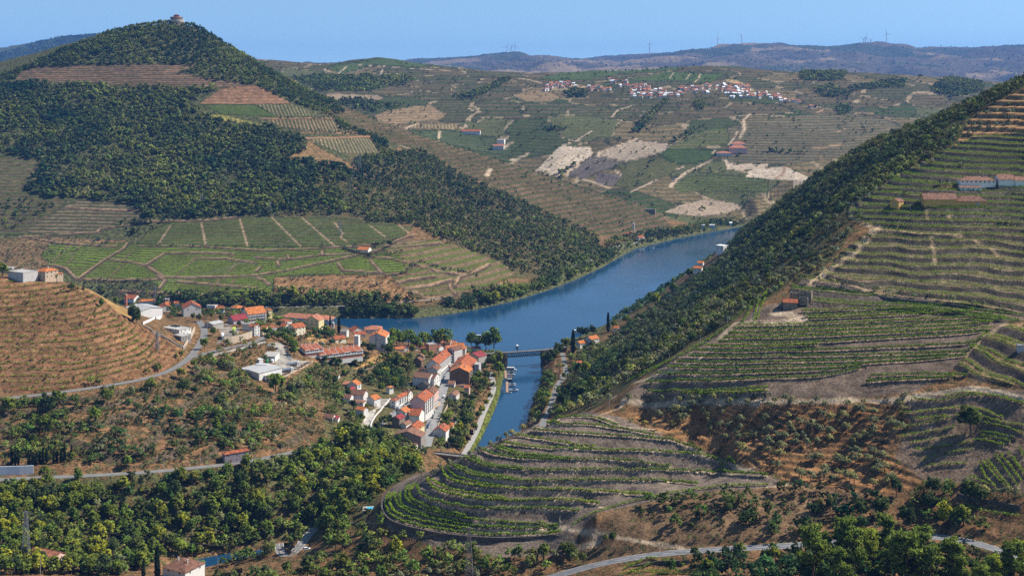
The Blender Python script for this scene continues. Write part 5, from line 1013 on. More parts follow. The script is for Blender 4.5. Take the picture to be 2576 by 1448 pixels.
GARD = [cv(c6, p) for p in ([(1230,960),(1500,1010),(1760,900),(1980,900),(2220,880),(2252,1100),(2050,1300),(1750,1250),(1560,1150),(1400,1240),(1200,1120)], [(700,1300),(1000,1150),(1160,1040),(1380,1230),(1500,1400),(1350,1447),(700,1447)])] + [cv(c7, p) for p in ([(1430,900),(1720,860),(1738,1050),(1600,1380),(1470,1440),(1300,1420),(1330,1340),(1240,1220),(1320,1100)], [(200,1100),(350,1000),(470,950),(420,1200),(520,1260),(700,1180),(780,1340),(900,1447),(0,1447),(100,1260)], [(600,480),(800,380),(1000,330),(1100,480),(980,560),(950,700),(720,720),(560,600)], [(640,680),(900,560),(1000,620),(1080,740),(960,780),(820,770)], [(0,560),(220,640),(200,790),(300,820),(180,1040),(0,1050)])] + [cv(c8, [(450,560),(660,520),(650,690),(560,850),(470,760)]), cv(c6, [(1040,600),(1260,520),(1440,580),(1480,640),(1300,650),(1060,640)]), [(500,905),(600,850),(690,870),(690,900),(620,945),(560,930)]]
for p_ in GARD: mixed(scatter(p_, 880, 1350, 95), [('dark', 3, .9), ('broad', 5, 1), ('bright', 3, .9), ('olive', 1, .8)], 4.5, 8); mixed(scatter(p_, 880, 1350, 560), [('green', 4, 1), ('scrub', 2, 1)], 1.5, 3.2)
mixed(scatter([(640,1010),(700,985),(860,1060),(900,1020),(880,1080),(800,1060)], 900, 1100, 170), [('olive', 5, 1), ('broad', 1, 1)], 4, 6.5)
mixed(scatter([(40,990),(300,950),(430,905),(475,880),(440,920),(380,945),(250,968),(60,1002)], 860, 1090, 220), [('broad', 3, .7), ('bright', 2, .7), ('green', 4, .6)], 4, 6)
mixed(scatter([(350,740),(480,775),(600,785),(680,800),(800,830),(860,860),(800,880),(700,850),(560,800),(420,800)], 1150, 1420, 70), [('broad', 3, 1), ('dark', 3, 1), ('bright', 1, 1)], 4.5, 7.5)
mixed(scatter([(-20,715),(110,722),(190,728),(320,810),(385,845),(455,885),(380,940),(300,950),(40,985),(-20,990)], 880, 1110, 190), [('green', 3, .8), ('scrub', 3, .8)], 1.0, 2.2)
# explicit trees and town greenery: kind, converter, x, base y, height in metres
EXPL = [('dark', r4, 1535, 380, 15), ('dark', r4, 970, 850, 10), ('dark', r4, 1260, 840, 9), ('dark', r4, 700, 1020, 9.5), ('dark', r4, 860, 1010, 10), ('dark', r4, 1050, 1070, 10), ('broad', r4, 1330, 1060, 11), ('broad', r4, 1480, 1060, 9), ('dark', r4, 470, 960, 8), ('yellow', r4, 390, 950, 6), ('broad', r3, 1230, 1060, 6), ('dark', r3, 760, 1200, 6.5), ('dark', r3, 700, 1190, 4.5), ('dark', r3, 540, 1350, 6), ('broad', r3, 240, 1330, 9), ('dark', r3, 390, 1290, 7), ('olive', r3, 320, 1320, 6), ('olive', r3, 20, 1310, 6), ('broad', r3, 1720, 1320, 8), ('dark', r3, 1380, 1320, 6),
 ('yellow', r2, 670, 1420, 10), ('dark', r2, 390, 1450, 11), ('dark', r2, 240, 1430, 8), ('bright', r2, 820, 1480, 9), ('bright', r2, 940, 1490, 9), ('dark', r2, 830, 1310, 14), ('broad', r2, 1050, 1320, 12), ('dark', r2, 310, 1220, 10), ('broad', r2, 550, 1210, 9), ('broad', r2, 600, 1250, 9), ('bright', r2, 570, 1080, 9), ('dark', r2, 690, 500, 14), ('dark', r2, 800, 480, 12), ('broad', r2, 870, 700, 8), ('plum', r2, 985, 650, 9), ('broad', r2, 400, 640, 9), ('dark', r2, 1270, 560, 9), ('dark', r2, 1180, 600, 7), ('broad', r1, 340, 390, 12), ('dark', r1, 360, 240, 13), ('broad', r1, 440, 180, 11), ('broad', r1, 810, 150, 10), ('bright', r1, 720, 290, 9), ('broad', r1, 60, 240, 12), ('bright', r1, 1640, 370, 9), ('dark', r1, 1740, 390, 8), ('dark', r1, 1440, 290, 7), ('dark', r1, 1650, 180, 8), ('dark', r1, 1790, 290, 6), ('olive', r1, 725, 950, 6), ('bright', r1, 1720, 1300, 9), ('bright', r1, 1360, 1300, 9), ('dark', r1, 1500, 930, 8), ('dark', r1, 1830, 780, 9), ('yellow', r1, 270, 850, 10), ('broad', r1, 340, 720, 8), ('bright', r1, 960, 640, 8),
 ('plane', c6, 545, 695, 6), ('plane', c6, 505, 620, 6.5), ('plane', c6, 570, 625, 7), ('plane', c6, 630, 650, 6.5), ('plane', c6, 690, 670, 6), ('plane', c6, 760, 690, 7), ('plane', c6, 800, 720, 7), ('plane', c6, 840, 745, 7), ('plane', c6, 880, 810, 8), ('plane', c6, 890, 900, 9.5), ('dark', c6, 180, 505, 5), ('dark', c6, 545, 410, 6.5), ('dark', c6, 700, 515, 6), ('dark', c6, 705, 600, 5.5), ('broad', c6, 1060, 650, 4), ('dark', c6, 900, 660, 4.5), ('broad', c6, 1050, 560, 4.5), ('broad', c6, 1150, 580, 5), ('dark', c6, 1280, 650, 7), ('broad', c6, 1320, 610, 7), ('broad', c6, 1400, 600, 5), ('dark', c6, 1270, 540, 6), ('bright', c6, 1485, 710, 4), ('bright', c6, 1560, 690, 3.6), ('dark', c6, 2110, 880, 10), ('dark', c6, 1890, 860, 9), ('dark', c6, 1780, 800, 7), ('broad', c6, 1740, 1010, 6.5), ('dark', c6, 1660, 1020, 6.5), ('dark', c6, 1580, 960, 6.5), ('dark', c6, 1680, 930, 6.5), ('dark', c6, 1290, 970, 5.5), ('broad', c6, 1400, 990, 6), ('dark', c6, 1480, 1000, 6), ('bright', c6, 1530, 1140, 6), ('dark', c6, 1320, 1220, 4.5), ('dark', c6, 1420, 1250, 5), ('broad', c6, 1990, 1330, 5), ('bright', c6, 2070, 1110, 6), ('dark', c6, 2160, 1130, 6), ('bright', c6, 650, 1370, 15), ('olive', c6, 970, 1330, 8), ('broad', c6, 1000, 1290, 7), ('olive', c6, 70, 1080, 7), ('olive', c6, 280, 1280, 5), ('dark', c6, 850, 1380, 8), ('olive', c5, 1730, 660, 5.5), ('plane', c5, 1345, 790, 8), ('plane', c5, 1455, 620, 6.5), ('dark', c5, 420, 440, 9), ('dark', c5, 470, 470, 8), ('dark', c5, 1280, 440, 7), ('dark', c5, 1195, 420, 6), ('dark', c5, 1560, 450, 6.5), ('broad', c5, 1430, 400, 6), ('bright', c5, 200, 210, 4.5), ('bright', c5, 25, 235, 4.5), ('bright', c5, 1210, 1030, 6), ('bright', c5, 980, 920, 4.5), ('bright', c5, 1050, 890, 4.5), ('broad', c5, 650, 1360, 10), ('dark', c5, 1060, 1390, 11), ('broad', c5, 1040, 1180, 8), ('olive', c5, 1360, 1130, 6), ('olive', c5, 1240, 1120, 6.5), ('dark', c5, 1220, 1380, 6)]

EXPL += [('dark', cE, 1035, 600, 6), ('dark', cE, 1470, 640, 9), ('broad', cE, 30, 400, 11), ('bright', cE, 1460, 810, 5.5), ('bright', cE, 1670, 780, 6), ('dark', cE, 1930, 1040, 12),
 ('plane', c7, 720, 292, 12.1), ('plane', c7, 770, 252, 14.3), ('plane', c7, 830, 252, 14.3), ('dark', c7, 900, 252, 11.0), ('plane', c7, 970, 242, 14.3), ('plane', c7, 1050, 257, 9.9), ('plane', c7, 1130, 252, 13.2), ('broad', c7, 1190, 252, 12.1), ('plane', c7, 1280, 252, 14.3), ('plane', c7, 1380, 252, 16.5), ('broad', c7, 1330, 257, 13.2), ('bright', c7, 1110, 277, 6.6), ('dark', c7, 680, 310, 8), ('dark', c7, 1010, 340, 8), ('dark', c7, 1150, 350, 6), ('broad', c7, 760, 470, 8), ('dark', c7, 720, 540, 8), ('dark', c7, 830, 500, 9), ('broad', c7, 900, 470, 8), ('dark', c7, 960, 480, 7), ('broad', c7, 700, 590, 7), ('dark', c7, 790, 600, 6), ('broad', c7, 640, 660, 5), ('bright', c7, 660, 770, 6.5), ('broad', c7, 810, 690, 6), ('bright', c7, 900, 690, 5), ('dark', c7, 560, 620, 4), ('dark', c7, 470, 670, 5), ('dark', c7, 270, 820, 6), ('dark', c7, 330, 1000, 8), ('broad', c7, 430, 1120, 6), ('broad', c7, 480, 990, 5), ('dark', c7, 505, 1280, 7), ('dark', c7, 600, 1240, 7), ('dark', c7, 672, 1190, 8), ('dark', c7, 740, 1160, 7), ('broad', c7, 180, 1280, 8), ('dark', c7, 280, 1400, 16), ('broad', c7, 400, 1440, 15), ('broad', c7, 180, 1440, 12), ('olive', c7, 730, 1370, 9), ('bright', c7, 650, 1340, 8), ('broad', c7, 820, 1440, 6), ('dark', c7, 960, 1440, 7), ('dark', c7, 1290, 770, 5), ('olive', c7, 1530, 990, 6), ('dark', c7, 1640, 960, 7), ('olive', c7, 1680, 1050, 6), ('broad', c7, 1400, 1130, 7), ('broad', c7, 1440, 1080, 7), ('dark', c7, 1520, 1160, 6), ('dark', c7, 1620, 1130, 9), ('dark', c7, 1690, 1020, 8), ('broad', c7, 1550, 1250, 8), ('dark', c7, 1640, 1200, 9), ('bright', c7, 1480, 1300, 7), ('broad', c7, 1560, 1330, 7), ('dark', c7, 1480, 1420, 8), ('dark', c7, 1560, 1420, 8), ('bright', c7, 1350, 1400, 6), ('dark', c7, 1640, 880, 7), ('dark', c7, 1710, 900, 7), ('broad', c7, 1200, 870, 6), ('broad', c7, 1720, 720, 9),
 ('plane', c8, 470, 290, 14), ('broad', c8, 540, 295, 11), ('plane', c8, 620, 310, 16), ('plane', c8, 700, 320, 20), ('dark', c8, 770, 325, 15), ('broad', c8, 680, 470, 10), ('broad', c8, 760, 440, 11), ('bright', c8, 750, 580, 14), ('broad', c8, 520, 660, 12), ('dark', c8, 600, 700, 9), ('dark', c8, 560, 750, 8), ('dark', c8, 620, 610, 8), ('dark', c8, 590, 530, 8), ('olive', c8, 1290, 1000, 6), ('dark', c8, 1260, 470, 12), ('dark', c8, 1310, 430, 12), ('broad', c8, 1220, 450, 10), ('dark', c8, 1360, 350, 10), ('olive', c8, 1370, 520, 8), ('dark', c8, 1410, 600, 5), ('broad', c8, 1440, 310, 12), ('dark', c8, 1580, 190, 11), ('dark', c8, 1640, 180, 10), ('dark', c8, 1710, 160, 10), ('bright', c8, 1620, 310, 5), ('bright', c8, 1690, 310, 5), ('dark', c8, 1560, 560, 10), ('broad', c8, 1640, 560, 10), ('dark', c8, 1450, 840, 14), ('dark', c8, 1400, 900, 12), ('olive', c8, 1470, 940, 6), ('olive', c8, 1570, 920, 6.5), ('olive', c8, 1660, 880, 8), ('dark', c8, 1540, 820, 10), ('broad', c8, 1700, 700, 9), ('dark', q7, 600, 1180, 7), ('broad', q7, 860, 1000, 9), ('broad', q7, 770, 1040, 9), ('bright', q7, 1080, 870, 14), ('bright', q7, 1220, 770, 12), ('bright', q7, 1340, 650, 12), ('dark', q5, 1130, 240, 18), ('dark', q5, 1090, 230, 14), ('broad', q6, 270, 830, 18), ('broad', q6, 1740, 850, 14), ('broad', q6, 1800, 840, 14), ('dark', q6, 1870, 820, 12), ('dark', q6, 1010, 415, 8), ('dark', q6, 915, 410, 5), ('broad', q2, 350, 1, 1)]
EXPL.pop()
for c_, x, y, h in ((c8, 690, 520, 6), (c8, 700, 600, 6), (c8, 695, 700, 6), (c8, 660, 810, 6), (c8, 625, 880, 6), (c8, 580, 960, 6.5), (c8, 550, 1000, 5.5), (c8, 505, 1140, 7), (c8, 400, 1290, 6), (c8, 360, 1320, 5)): EXPL.append(('broad', c_, x, y, h))
for c_, x, y, h in ((c8, 472, 1190, 5.5), (c8, 436, 1240, 5)): EXPL.append(('plum', c_, x, y, h))
for c_, x, y, h in ((c6, 730, 395, 14), (c6, 860, 412, 16), (c6, 1352, 500, 13), (c6, 1467, 590, 18), (c8, 1505, 335, 25), (q7, 725, 1052, 22), (r1, 90, 610, 10), (r1, 115, 612, 11), (r1, 138, 614, 9), (r1, 218, 612, 11), (r1, 248, 612, 9), (r1, 275, 612, 8), (r1, 300, 600, 9), (r1, 325, 600, 11), (r1, 352, 595, 10), (r1, 405, 600, 9), (r1, 430, 595, 9), (r1, 462, 592, 10), (r1, 488, 588, 11), (r1, 540, 565, 10), (r1, 1085, 1460, 11), (r1, 1190, 1470, 19), (cE, 1060, 560, 6), (cE, 1090, 570, 4), (cE, 1118, 578, 4), (cE, 1195, 585, 5), (cE, 1215, 588, 6.5), (q4, 687, 1190, 9), (q4, 648, 1200, 6), (q7, 1400, 1, 1)): EXPL.append(('cypress', c_, x, y, h))
EXPL.pop()
EXPL += [('palm', cE, 825, 490, 10), ('palm', cE, 2140, 755, 19)]
for kind, c_, x, y, h in EXPL:
    u, v = c_(x, y); p = hit(u, v)
    if p[2] < .5: continue
    put(kind, p[0], p[1], p[2], h * (1.0 if kind in ('cypress', 'palm') or c_ in (r2, r3, r4) else 1.25))
for x, top, d in ((250, 1250, 560), (340, 1060, 545), (440, 1130, 560), (590, 985, 560), (650, 1080, 540), (760, 1060, 555), (870, 985, 560), (960, 1130, 530), (1045, 1095, 525), (1165, 1085, 530), (1230, 1200, 520), (1400, 1145, 528), (1480, 1300, 520), (1730, 1290, 510), (1850, 1180, 515), (1930, 1170, 520), (1620, 1330, 500), (560, 1230, 530)):
    u, v = r4(x, top); X_ = (u - UC) / F * d; z = zat(X_, d); put('pine', X_, d, z, (ZC - d * (v - VH) / F) - z)
u, v = r2(1640, 1075); X_ = (u - UC) / F * 678; put('pine', X_, 678, zat(X_, 678), 11)
USED = {}
for o, w_, u, v, hp in LABELQ: USED[w_] = USED.get(w_, 0) + 1
KEEP = {'broad': 230, 'dark': 150, 'bright': 90, 'yellow': 40, 'olive': 290, 'scrub': 150, 'green': 140}
LEFT = {'broad': FG, 'dark': FD, 'bright': (.12, .18, .04), 'yellow': (.19, .19, .04), 'olive': FO, 'scrub': (.11, .125, .045), 'green': (.085, .125, .03)}
NOGO = []            # footprints kept clear of scattered plants
def clear_of(x, y): return not any(abs((x - a) * c - (y - b) * -s) < w and abs(-(x - a) * s + (y - b) * c) < d for a, b, c, s, w, d in NOGO)
def on_road(x, y, mg=2.0):
    for pl, w in ROADS.values():
        if np.min(np.hypot(pl[:, 0] - x, pl[:, 1] - y)) < w / 2 + mg: return True
    return False
# ---- vine rows, one hedge each
def hedge(name, P, label, group, h=1.5, w=.9, dens=11, size=.55, gaps=0.0, mat=None, g=None, cat='vine row'):
    g = g or rg; P = resample(np.asarray(P), .5)
    if len(P) < 8: return
    n_ = int(len(P) * .5 * dens); k = g.uniform(0, len(P) - 1.001, n_)
    if gaps:
        gn = vnoise(k * .5 / 3.2 + g.uniform(0, 99), np.full(n_, g.uniform(0, 99))); k = k[gn > gaps]; n_ = len(k)
        if n_ < 10: return
    i = k.astype(int); f = (k - i)[:, None]; C = P[i] * (1 - f) + P[i + 1] * f
    sc = .8 + .4 * vnoise(k * .5 / 1.7, np.zeros(n_))
    o = g.normal(size=(n_, 2)) * w * .34
    C = C + np.stack([o[:, 0], o[:, 1], g.uniform(.3, 1, n_) ** .8 * h * sc], 1)
    V = quads(C, size, g, .9)
    o_ = link(name, mesh_np(name, V, Q4(n_), [mat or LEAFV])); tag(o_, label, cat, group)
    return o_
def row_xyz(uv):
    a = np.array(hits(dense_uv(uv, 5))); a = smooth(a, 3); a = resample(a, 1.0); a[:, 2] = zat_np(a[:, 0], a[:, 1]); return a
def rows(L_, where, group, **kw):
    for i, uv in enumerate(L_): hedge('vine_row', row_xyz(uv), f'{ordw(i)} vine row {where}', group, **kw)
refresh()
rows([r for _, r in KNOLL], 'up the rounded knoll, counted from its dark foot wall', 'vine rows curving round the near knoll', h=2.1, w=1.15, dens=18, size=.6)
rows(SLAB, 'up the slab of terraces above the long pale track', 'vine rows on the slab below the ruin', h=2.2, w=1.3, dens=18, size=.62)
rows(RIGHT, 'down the terraces beside the big round dark tree', 'vine rows beside the big dark tree', h=1.5, w=1.0, dens=11, gaps=.18)
rows(STEEP, 'of the steep fan of rows under the terraces', 'vine rows in the steep fan', h=1.5, w=.9, dens=11)
rows(LOWPLOT, 'in the small plot below the main road', 'vine rows below the main road', h=1.5, w=1.0, dens=11)
rows(EDGE, 'climbing alone along the rim above the rock bluff', 'vine row above the bluff', h=1.6, w=1.0, dens=13)
VTR = [cv(q7, p) for p in ([(1931,735),(1860,830),(1830,930),(1830,980)], [(1931,760),(1880,860),(1850,960)], [(1835,800),(1760,890),(1650,975)], [(1860,790),(1800,880),(1740,985)], [(1640,1010),(1420,1150),(1200,1265),(1000,1360),(850,1440)], [(1600,1040),(1400,1175),(1150,1300),(960,1400)])]
rows(VTR, 'running downhill along the spine track beside the wood', 'vine rows down the spine', h=1.5, w=.9, dens=11)
def contour(key, f, lo=14):
    """Lines of equal height along the treads of a stepped slope."""
    m = LI == LK[key]; js = np.where(m.any(1))[0]; is_ = np.where(m.any(0))[0]; a = np.where(m, LG, np.nan)[js[0]:js[-1] + 1, is_[0]:is_[-1] + 1]
    out = []
    for lev in np.arange(math.floor(np.nanmin(a)), math.ceil(np.nanmax(a)) + 1) + f:
        up = (a[:-1] < lev) & (a[1:] >= lev); run = []
        for c in range(a.shape[1]):
            j = np.where(up[:, c])[0]
            p = None
            if len(j):
                j = j[0] if not run else j[np.argmin(np.abs(Dg[js[0] + j] - run[-1][1]))]
                t = (lev - a[j, c]) / (a[j + 1, c] - a[j, c]); d = Dg[js[0] + j] + t * (Dg[js[0] + j + 1] - Dg[js[0] + j]); p = (XX[js[0] + j, is_[0] + c] / Dg[js[0] + j] * d, d)
            if p is None or (run and abs(p[1] - run[-1][1]) > 5):
                if len(run) > lo: out.append((lev, run))
                run = []
            if p is not None: run.append(p)
        if len(run) > lo: out.append((lev, run))
    res = []
    for lev, r in out:
        a_ = smooth(np.array(r), 2); z = zat_np(a_[:, 0], a_[:, 1]); u, v = UC + F * a_[:, 0] / a_[:, 1], VH + F * (ZC - z) / a_[:, 1]
        if u.min() < 2640 and u.max() > -60 and np.mean(v < zat_np(a_[:, 0], a_[:, 1], CM) + 5) > .3: res.append((v.mean(), u.mean(), np.column_stack([a_, z])))
    return sorted(res, key=lambda t: (-round(t[0] / 6), t[1]))
refresh()
def terr(keyf, where, group, mx, **kw):
    R_ = []
    for key, fs in keyf:
        for f in fs: R_ += contour(key, f)
    R_ = sorted(sorted(R_, key=lambda t: -len(t[2]))[:mx], key=lambda t: (-round(t[0] / 6), t[1]))
    for i, (_, _, P) in enumerate(R_): hedge('vine_row', P, f'{ordw(i)} vine row {where}', group, **kw)
terr([('wide', (.12, .45))], 'up the wide brown terraces below the yellow barn', 'vine rows on the wide brown terraces', 70, h=1.3, w=.9, dens=9, gaps=.28, size=.5)
terr([('strip', (.15, .5))], 'on the strip between ruin and walled path', 'vine rows above the ruin', 12, h=1.5, w=1, dens=10, gaps=.1)
terr([('barn', (.12, .45))], 'up the terraces round the yellow barn', 'vine rows round the barn', 40, h=1.4, w=1, dens=10, gaps=.15)
terr([('top', (.12, .45))], 'up the high terraces behind the white farmhouse', 'vine rows behind the farmhouse', 40, h=1.5, w=1, dens=10, gaps=.12)
terr([('nook', (.2, .5))], 'on the small shaded terraces by the slab end', 'vine rows by the slab end', 10, h=1.4, w=1, dens=9, gaps=.2)
terr([('red', (.3,))], 'up the dry red vineyard, patchy and low', 'patchy vine rows of the red vineyard', 22, h=1.4, w=1.5, dens=11, gaps=.42, size=.5)
# ------------------------------------------------------------------ buildings
WALLC = {'white': (.68, .67, .64), 'grey': (.46, .44, .42), 'lgrey': (.60, .59, .57), 'dgrey': (.27, .25, .23), 'cream': (.72, .66, .50), 'yellow': (.66, .56, .30), 'ochre': (.52, .32, .10), 'pink': (.66, .44, .38), 'lilac': (.50, .46, .52), 'tan': (.50, .38, .27), 'stone': (.24, .20, .16), 'brown': (.20, .135, .085), 'purple': (.25, .22, .25), 'brick': (.42, .16, .10), 'conc': (.38, .36, .33)}
ROOFC = {'orange': (.60, .20, .065), 'red': (.42, .125, .055), 'brown': (.235, .115, .075), 'salmon': (.50, .20, .115), 'crimson': (.33, .055, .06), 'dark': (.07, .06, .058), 'old': (.30, .155, .10), 'sheet': (.36, .36, .355), 'stone': (.22, .2, .18), 'flat': (.36, .34, .31), 'white': (.7, .7, .68)}
def WM(k): return wallmat('wall_' + k, WALLC[k], .3 if k in ('white', 'cream', 'yellow') else .75)
def RM(k): return (tilemat if k not in ('sheet', 'flat', 'white', 'stone') else simple)('roof_' + k, ROOFC[k])
GLASS = simple('window_glass', (.035, .04, .05), .15, .2); FRAME = simple('window_frame', (.62, .60, .56), .6, .1); WOOD = simple('door_wood', (.16, .08, .045), .6, .2); STONEM = simple('wall_stone', (.20, .165, .125), .95, .4, .8); STONED = simple('wall_dark_stone', (.10, .085, .07), .95, .35, .8); TANM = wallmat('wall_tan_stone', (.48, .39, .29), .5); CONCM = wallmat('wall_concrete', (.42, .40, .37), .6); WHITEM = WM('white'); METAL = simple('steel_grey', (.34, .35, .36), .45, .1, 1, .6); SHINY = simple('tank_steel', (.60, .61, .63), .18, .05, 1, 1.0); BLACK = simple('rubber_black', (.02, .02, .02), .8)
def once(f):
    c = {}
    def g(*a):
        if a not in c: c[a] = f(*a)
        return c[a]
    return g
@once
def win_me(w, h, ped):
    m = MB(); m.box(-w / 2 - .14, w / 2 + .14, -.05, .02, -.14, h + .14, 0); m.box(-w / 2, w / 2, -.08, .0, 0, h, 1)
    if ped: m.box(-w / 2 - .2, w / 2 + .2, -.16, .02, -.24, -.14, 0)
    return m.mesh('window', [FRAME, GLASS])
@once
def door_me(w, h, garage):
    m = MB(); m.box(-w / 2, w / 2, -.06, .02, 0, h, 0); return m.mesh('door', [simple('garage_door', (.3, .29, .28), .6) if garage else WOOD])
@once
def balc_me(w):
    m = MB(); m.box(-w / 2, w / 2, -1.1, .0, -.15, 0, 0); m.box(-w / 2, w / 2, -1.1, -1.02, 0, .95, 1); m.box(-w / 2, -w / 2 + .06, -1.02, 0, 0, .95, 1); m.box(w / 2 - .06, w / 2, -1.02, 0, 0, .95, 1)
    return m.mesh('balcony', [simple('balcony_slab', (.6, .58, .55)), simple('balcony_rail', (.52, .51, .5), .6)])
def slab(m, a, b, c, d, t=.22, mi=0):
    m.add([a, b, c, d] + [(p[0], p[1], p[2] - t) for p in (a, b, c, d)], [(0, 1, 2, 3), (7, 6, 5, 4), (0, 4, 5, 1), (1, 5, 6, 2), (2, 6, 7, 3), (3, 7, 4, 0)], mi)
def roof_mb(W_, D_, h, kind, ridge, rh, o=.45):
    m = MB(); x0, x1, y0, y1 = -W_ - o, o, -o, D_ + o; e = h - .05
    if kind == 'gable':
        if ridge == 'w':
            ym = D_ / 2; q = rh * (ym + o) / ym; slab(m, (x0, y0, h + rh - q), (x1, y0, h + rh - q), (x1, ym, h + rh), (x0, ym, h + rh)); slab(m, (x1, y1, h + rh - q), (x0, y1, h + rh - q), (x0, ym, h + rh), (x1, ym, h + rh))
            m.bar((x0, ym, h + rh + .04), (x1, ym, h + rh + .04), .16)
        else:
            xm = -W_ / 2; q = rh * (-xm + o) / -xm; slab(m, (x0, y1, h + rh - q), (x0, y0, h + rh - q), (xm, y0, h + rh), (xm, y1, h + rh)); slab(m, (x1, y0, h + rh - q), (x1, y1, h + rh - q), (xm, y1, h + rh), (xm, y0, h + rh))
            m.bar((xm, y0, h + rh + .04), (xm, y1, h + rh + .04), .16)
    elif kind == 'hip':
        t = h + rh
        if W_ >= D_: k = D_ / 2; a, b = (-W_ + k, D_ / 2, t), (-k, D_ / 2, t)
        else: k = W_ / 2; a, b = (-W_ / 2, k, t), (-W_ / 2, D_ - k, t)
        P = [(x0, y0, h), (x1, y0, h), (x1, y1, h), (x0, y1, h), a, b, (x0, y0, h - .2), (x1, y0, h - .2), (x1, y1, h - .2), (x0, y1, h - .2)]
        Fs = [(0, 1, 5, 4), (1, 2, 5), (2, 3, 4, 5), (3, 0, 4)] if W_ >= D_ else [(0, 1, 4), (1, 2, 5, 4), (2, 3, 5), (3, 0, 4, 5)]
        m.add(P, Fs + [(9, 8, 7, 6), (0, 6, 7, 1), (1, 7, 8, 2), (2, 8, 9, 3), (3, 9, 6, 0)])
    elif kind == 'shed':
        slab(m, (x0, y0, h), (x1, y0, h), (x1, y1, h + rh), (x0, y1, h + rh))
    else:
        m.box(-W_ - .15, .15, -.15, D_ + .15, h, h + .25); m.box(-W_ - .15, .15, -.15, .1, h + .25, h + .7); m.box(-W_ - .15, .15, D_ - .1, D_ + .15, h + .25, h + .7); m.box(-W_ - .15, -W_ + .1, .1, D_ - .1, h + .25, h + .7); m.box(-.1, .15, .1, D_ - .1, h + .25, h + .7)
    return m
def wall_mb(W_, D_, h, kind, ridge, rh, deep):
    m = MB(); m.box(-W_, 0, 0, D_, -deep, h)
    if kind == 'gable':
        r = rh - .12
        if ridge == 'w':
            for x in (-W_, -.01): m.add([(x, 0, h), (x, D_, h), (x, D_ / 2, h + r), (x + .01, 0, h), (x + .01, D_, h), (x + .01, D_ / 2, h + r)], [(0, 2, 1), (3, 4, 5), (0, 1, 4, 3), (1, 2, 5, 4), (2, 0, 3, 5)])
        else:
            for y in (0, D_ - .01): m.add([(-W_, y, h), (0, y, h), (-W_ / 2, y, h + r), (-W_, y + .01, h), (0, y + .01, h), (-W_ / 2, y + .01, h + r)], [(0, 1, 2), (5, 4, 3), (0, 3, 4, 1), (1, 4, 5, 2), (2, 5, 3, 0)])
    elif kind == 'shed':
        r = rh - .12
        m.add([(-W_, 0, h), (0, 0, h), (-W_, D_, h), (0, D_, h), (-W_, D_, h + r), (0, D_, h + r)], [(0, 4, 2), (1, 3, 5), (2, 4, 5, 3), (0, 1, 5, 4)])
    return m
def house(label, cv_, kx, ky, lx, R=None, dep=None, th=20, h=6, roof='gable', ridge='w', rh=None, rc='red', wc='white', win=(1, 2, 0), door=None, balc=0, chim=0, deep=4, name='house', cat='house', group=None, zup=0.0, dd=0.0):
    u, v = cv_(kx, ky); x, y, z = hit(u, v); y += dd; x = (u - UC) / F * y; z = ZC - y * (v - VH) / F + zup if dd else z + zup
    pm = CS[cv_] * y / F; t = radians(th); W_ = max(2.5, (kx - lx) * pm / cos(t)); D_ = dep if dep else max(3, (R - kx) * pm / max(sin(t), .05))
    rh = rh if rh is not None else (.27 * (D_ if ridge == 'w' else W_) if roof == 'gable' else .2 * min(W_, D_) if roof == 'hip' else 1.2)
    e = tag(empty(name, (x, y, z), -t), label, cat, group)
    NOGO.append((x + (-W_ / 2 * cos(t) + D_ / 2 * sin(t)), y + (W_ / 2 * sin(t) + D_ / 2 * cos(t)), cos(t), sin(t) * -1, W_ / 2 + 2.0, D_ / 2 + 2.0))
    link('wall', wall_mb(W_, D_, h, roof, ridge, rh, deep).mesh('wall', [WM(wc)]), e)
    ro = link('roof', roof_mb(W_, D_, h, roof, ridge, rh).mesh('roof', [RM(rc)]), e)
    for i in range(chim):
        cx, cy = -W_ * (.3 + .4 * i), D_ * .45; top = h + rh + .9; m = MB(); m.box(cx - .35, cx + .35, cy - .35, cy + .35, h + .1, top); m.box(cx - .45, cx + .45, cy - .45, cy + .45, top, top + .15); m.build('chimney', [WM('grey')], ro)
    fl = max(1, int(round(h / 3.0))); fh = h / fl; rows_, nf, ns = win
    for r in range(fl - rows_ if rows_ <= fl else 0, fl):
        zz = r * fh + fh * .32
        for i in range(nf): link('window', win_me(1.0, 1.25, 1), e, (-W_ * (i + .5) / nf, 0, zz))
        for i in range(abs(ns)):
            yy = D_ * (i + .5) / abs(ns)
            if ns > 0:
                link('window', win_me(1.0, 1.35, 0), e, (0, yy, zz), pi / 2)
                if balc and r > 0: link('balcony', balc_me(2.2), e, (0, yy, zz - .3), pi / 2)
            else: link('window', win_me(1.0, 1.35, 0), e, (-W_, yy, zz), -pi / 2)
    if door == 'f': link('door', door_me(1.1, 2.2, 0), e, (-W_ * .22, 0, 0))
    elif door == 's': link('door', door_me(1.1, 2.2, 0), e, (0, D_ * .25, 0), pi / 2)
    elif door == 'g': link('door', door_me(2.6, 2.4, 1), e, (-W_ * .3, 0, 0))
    e['wdh'] = [W_, D_, h]
    return e
H_ = house
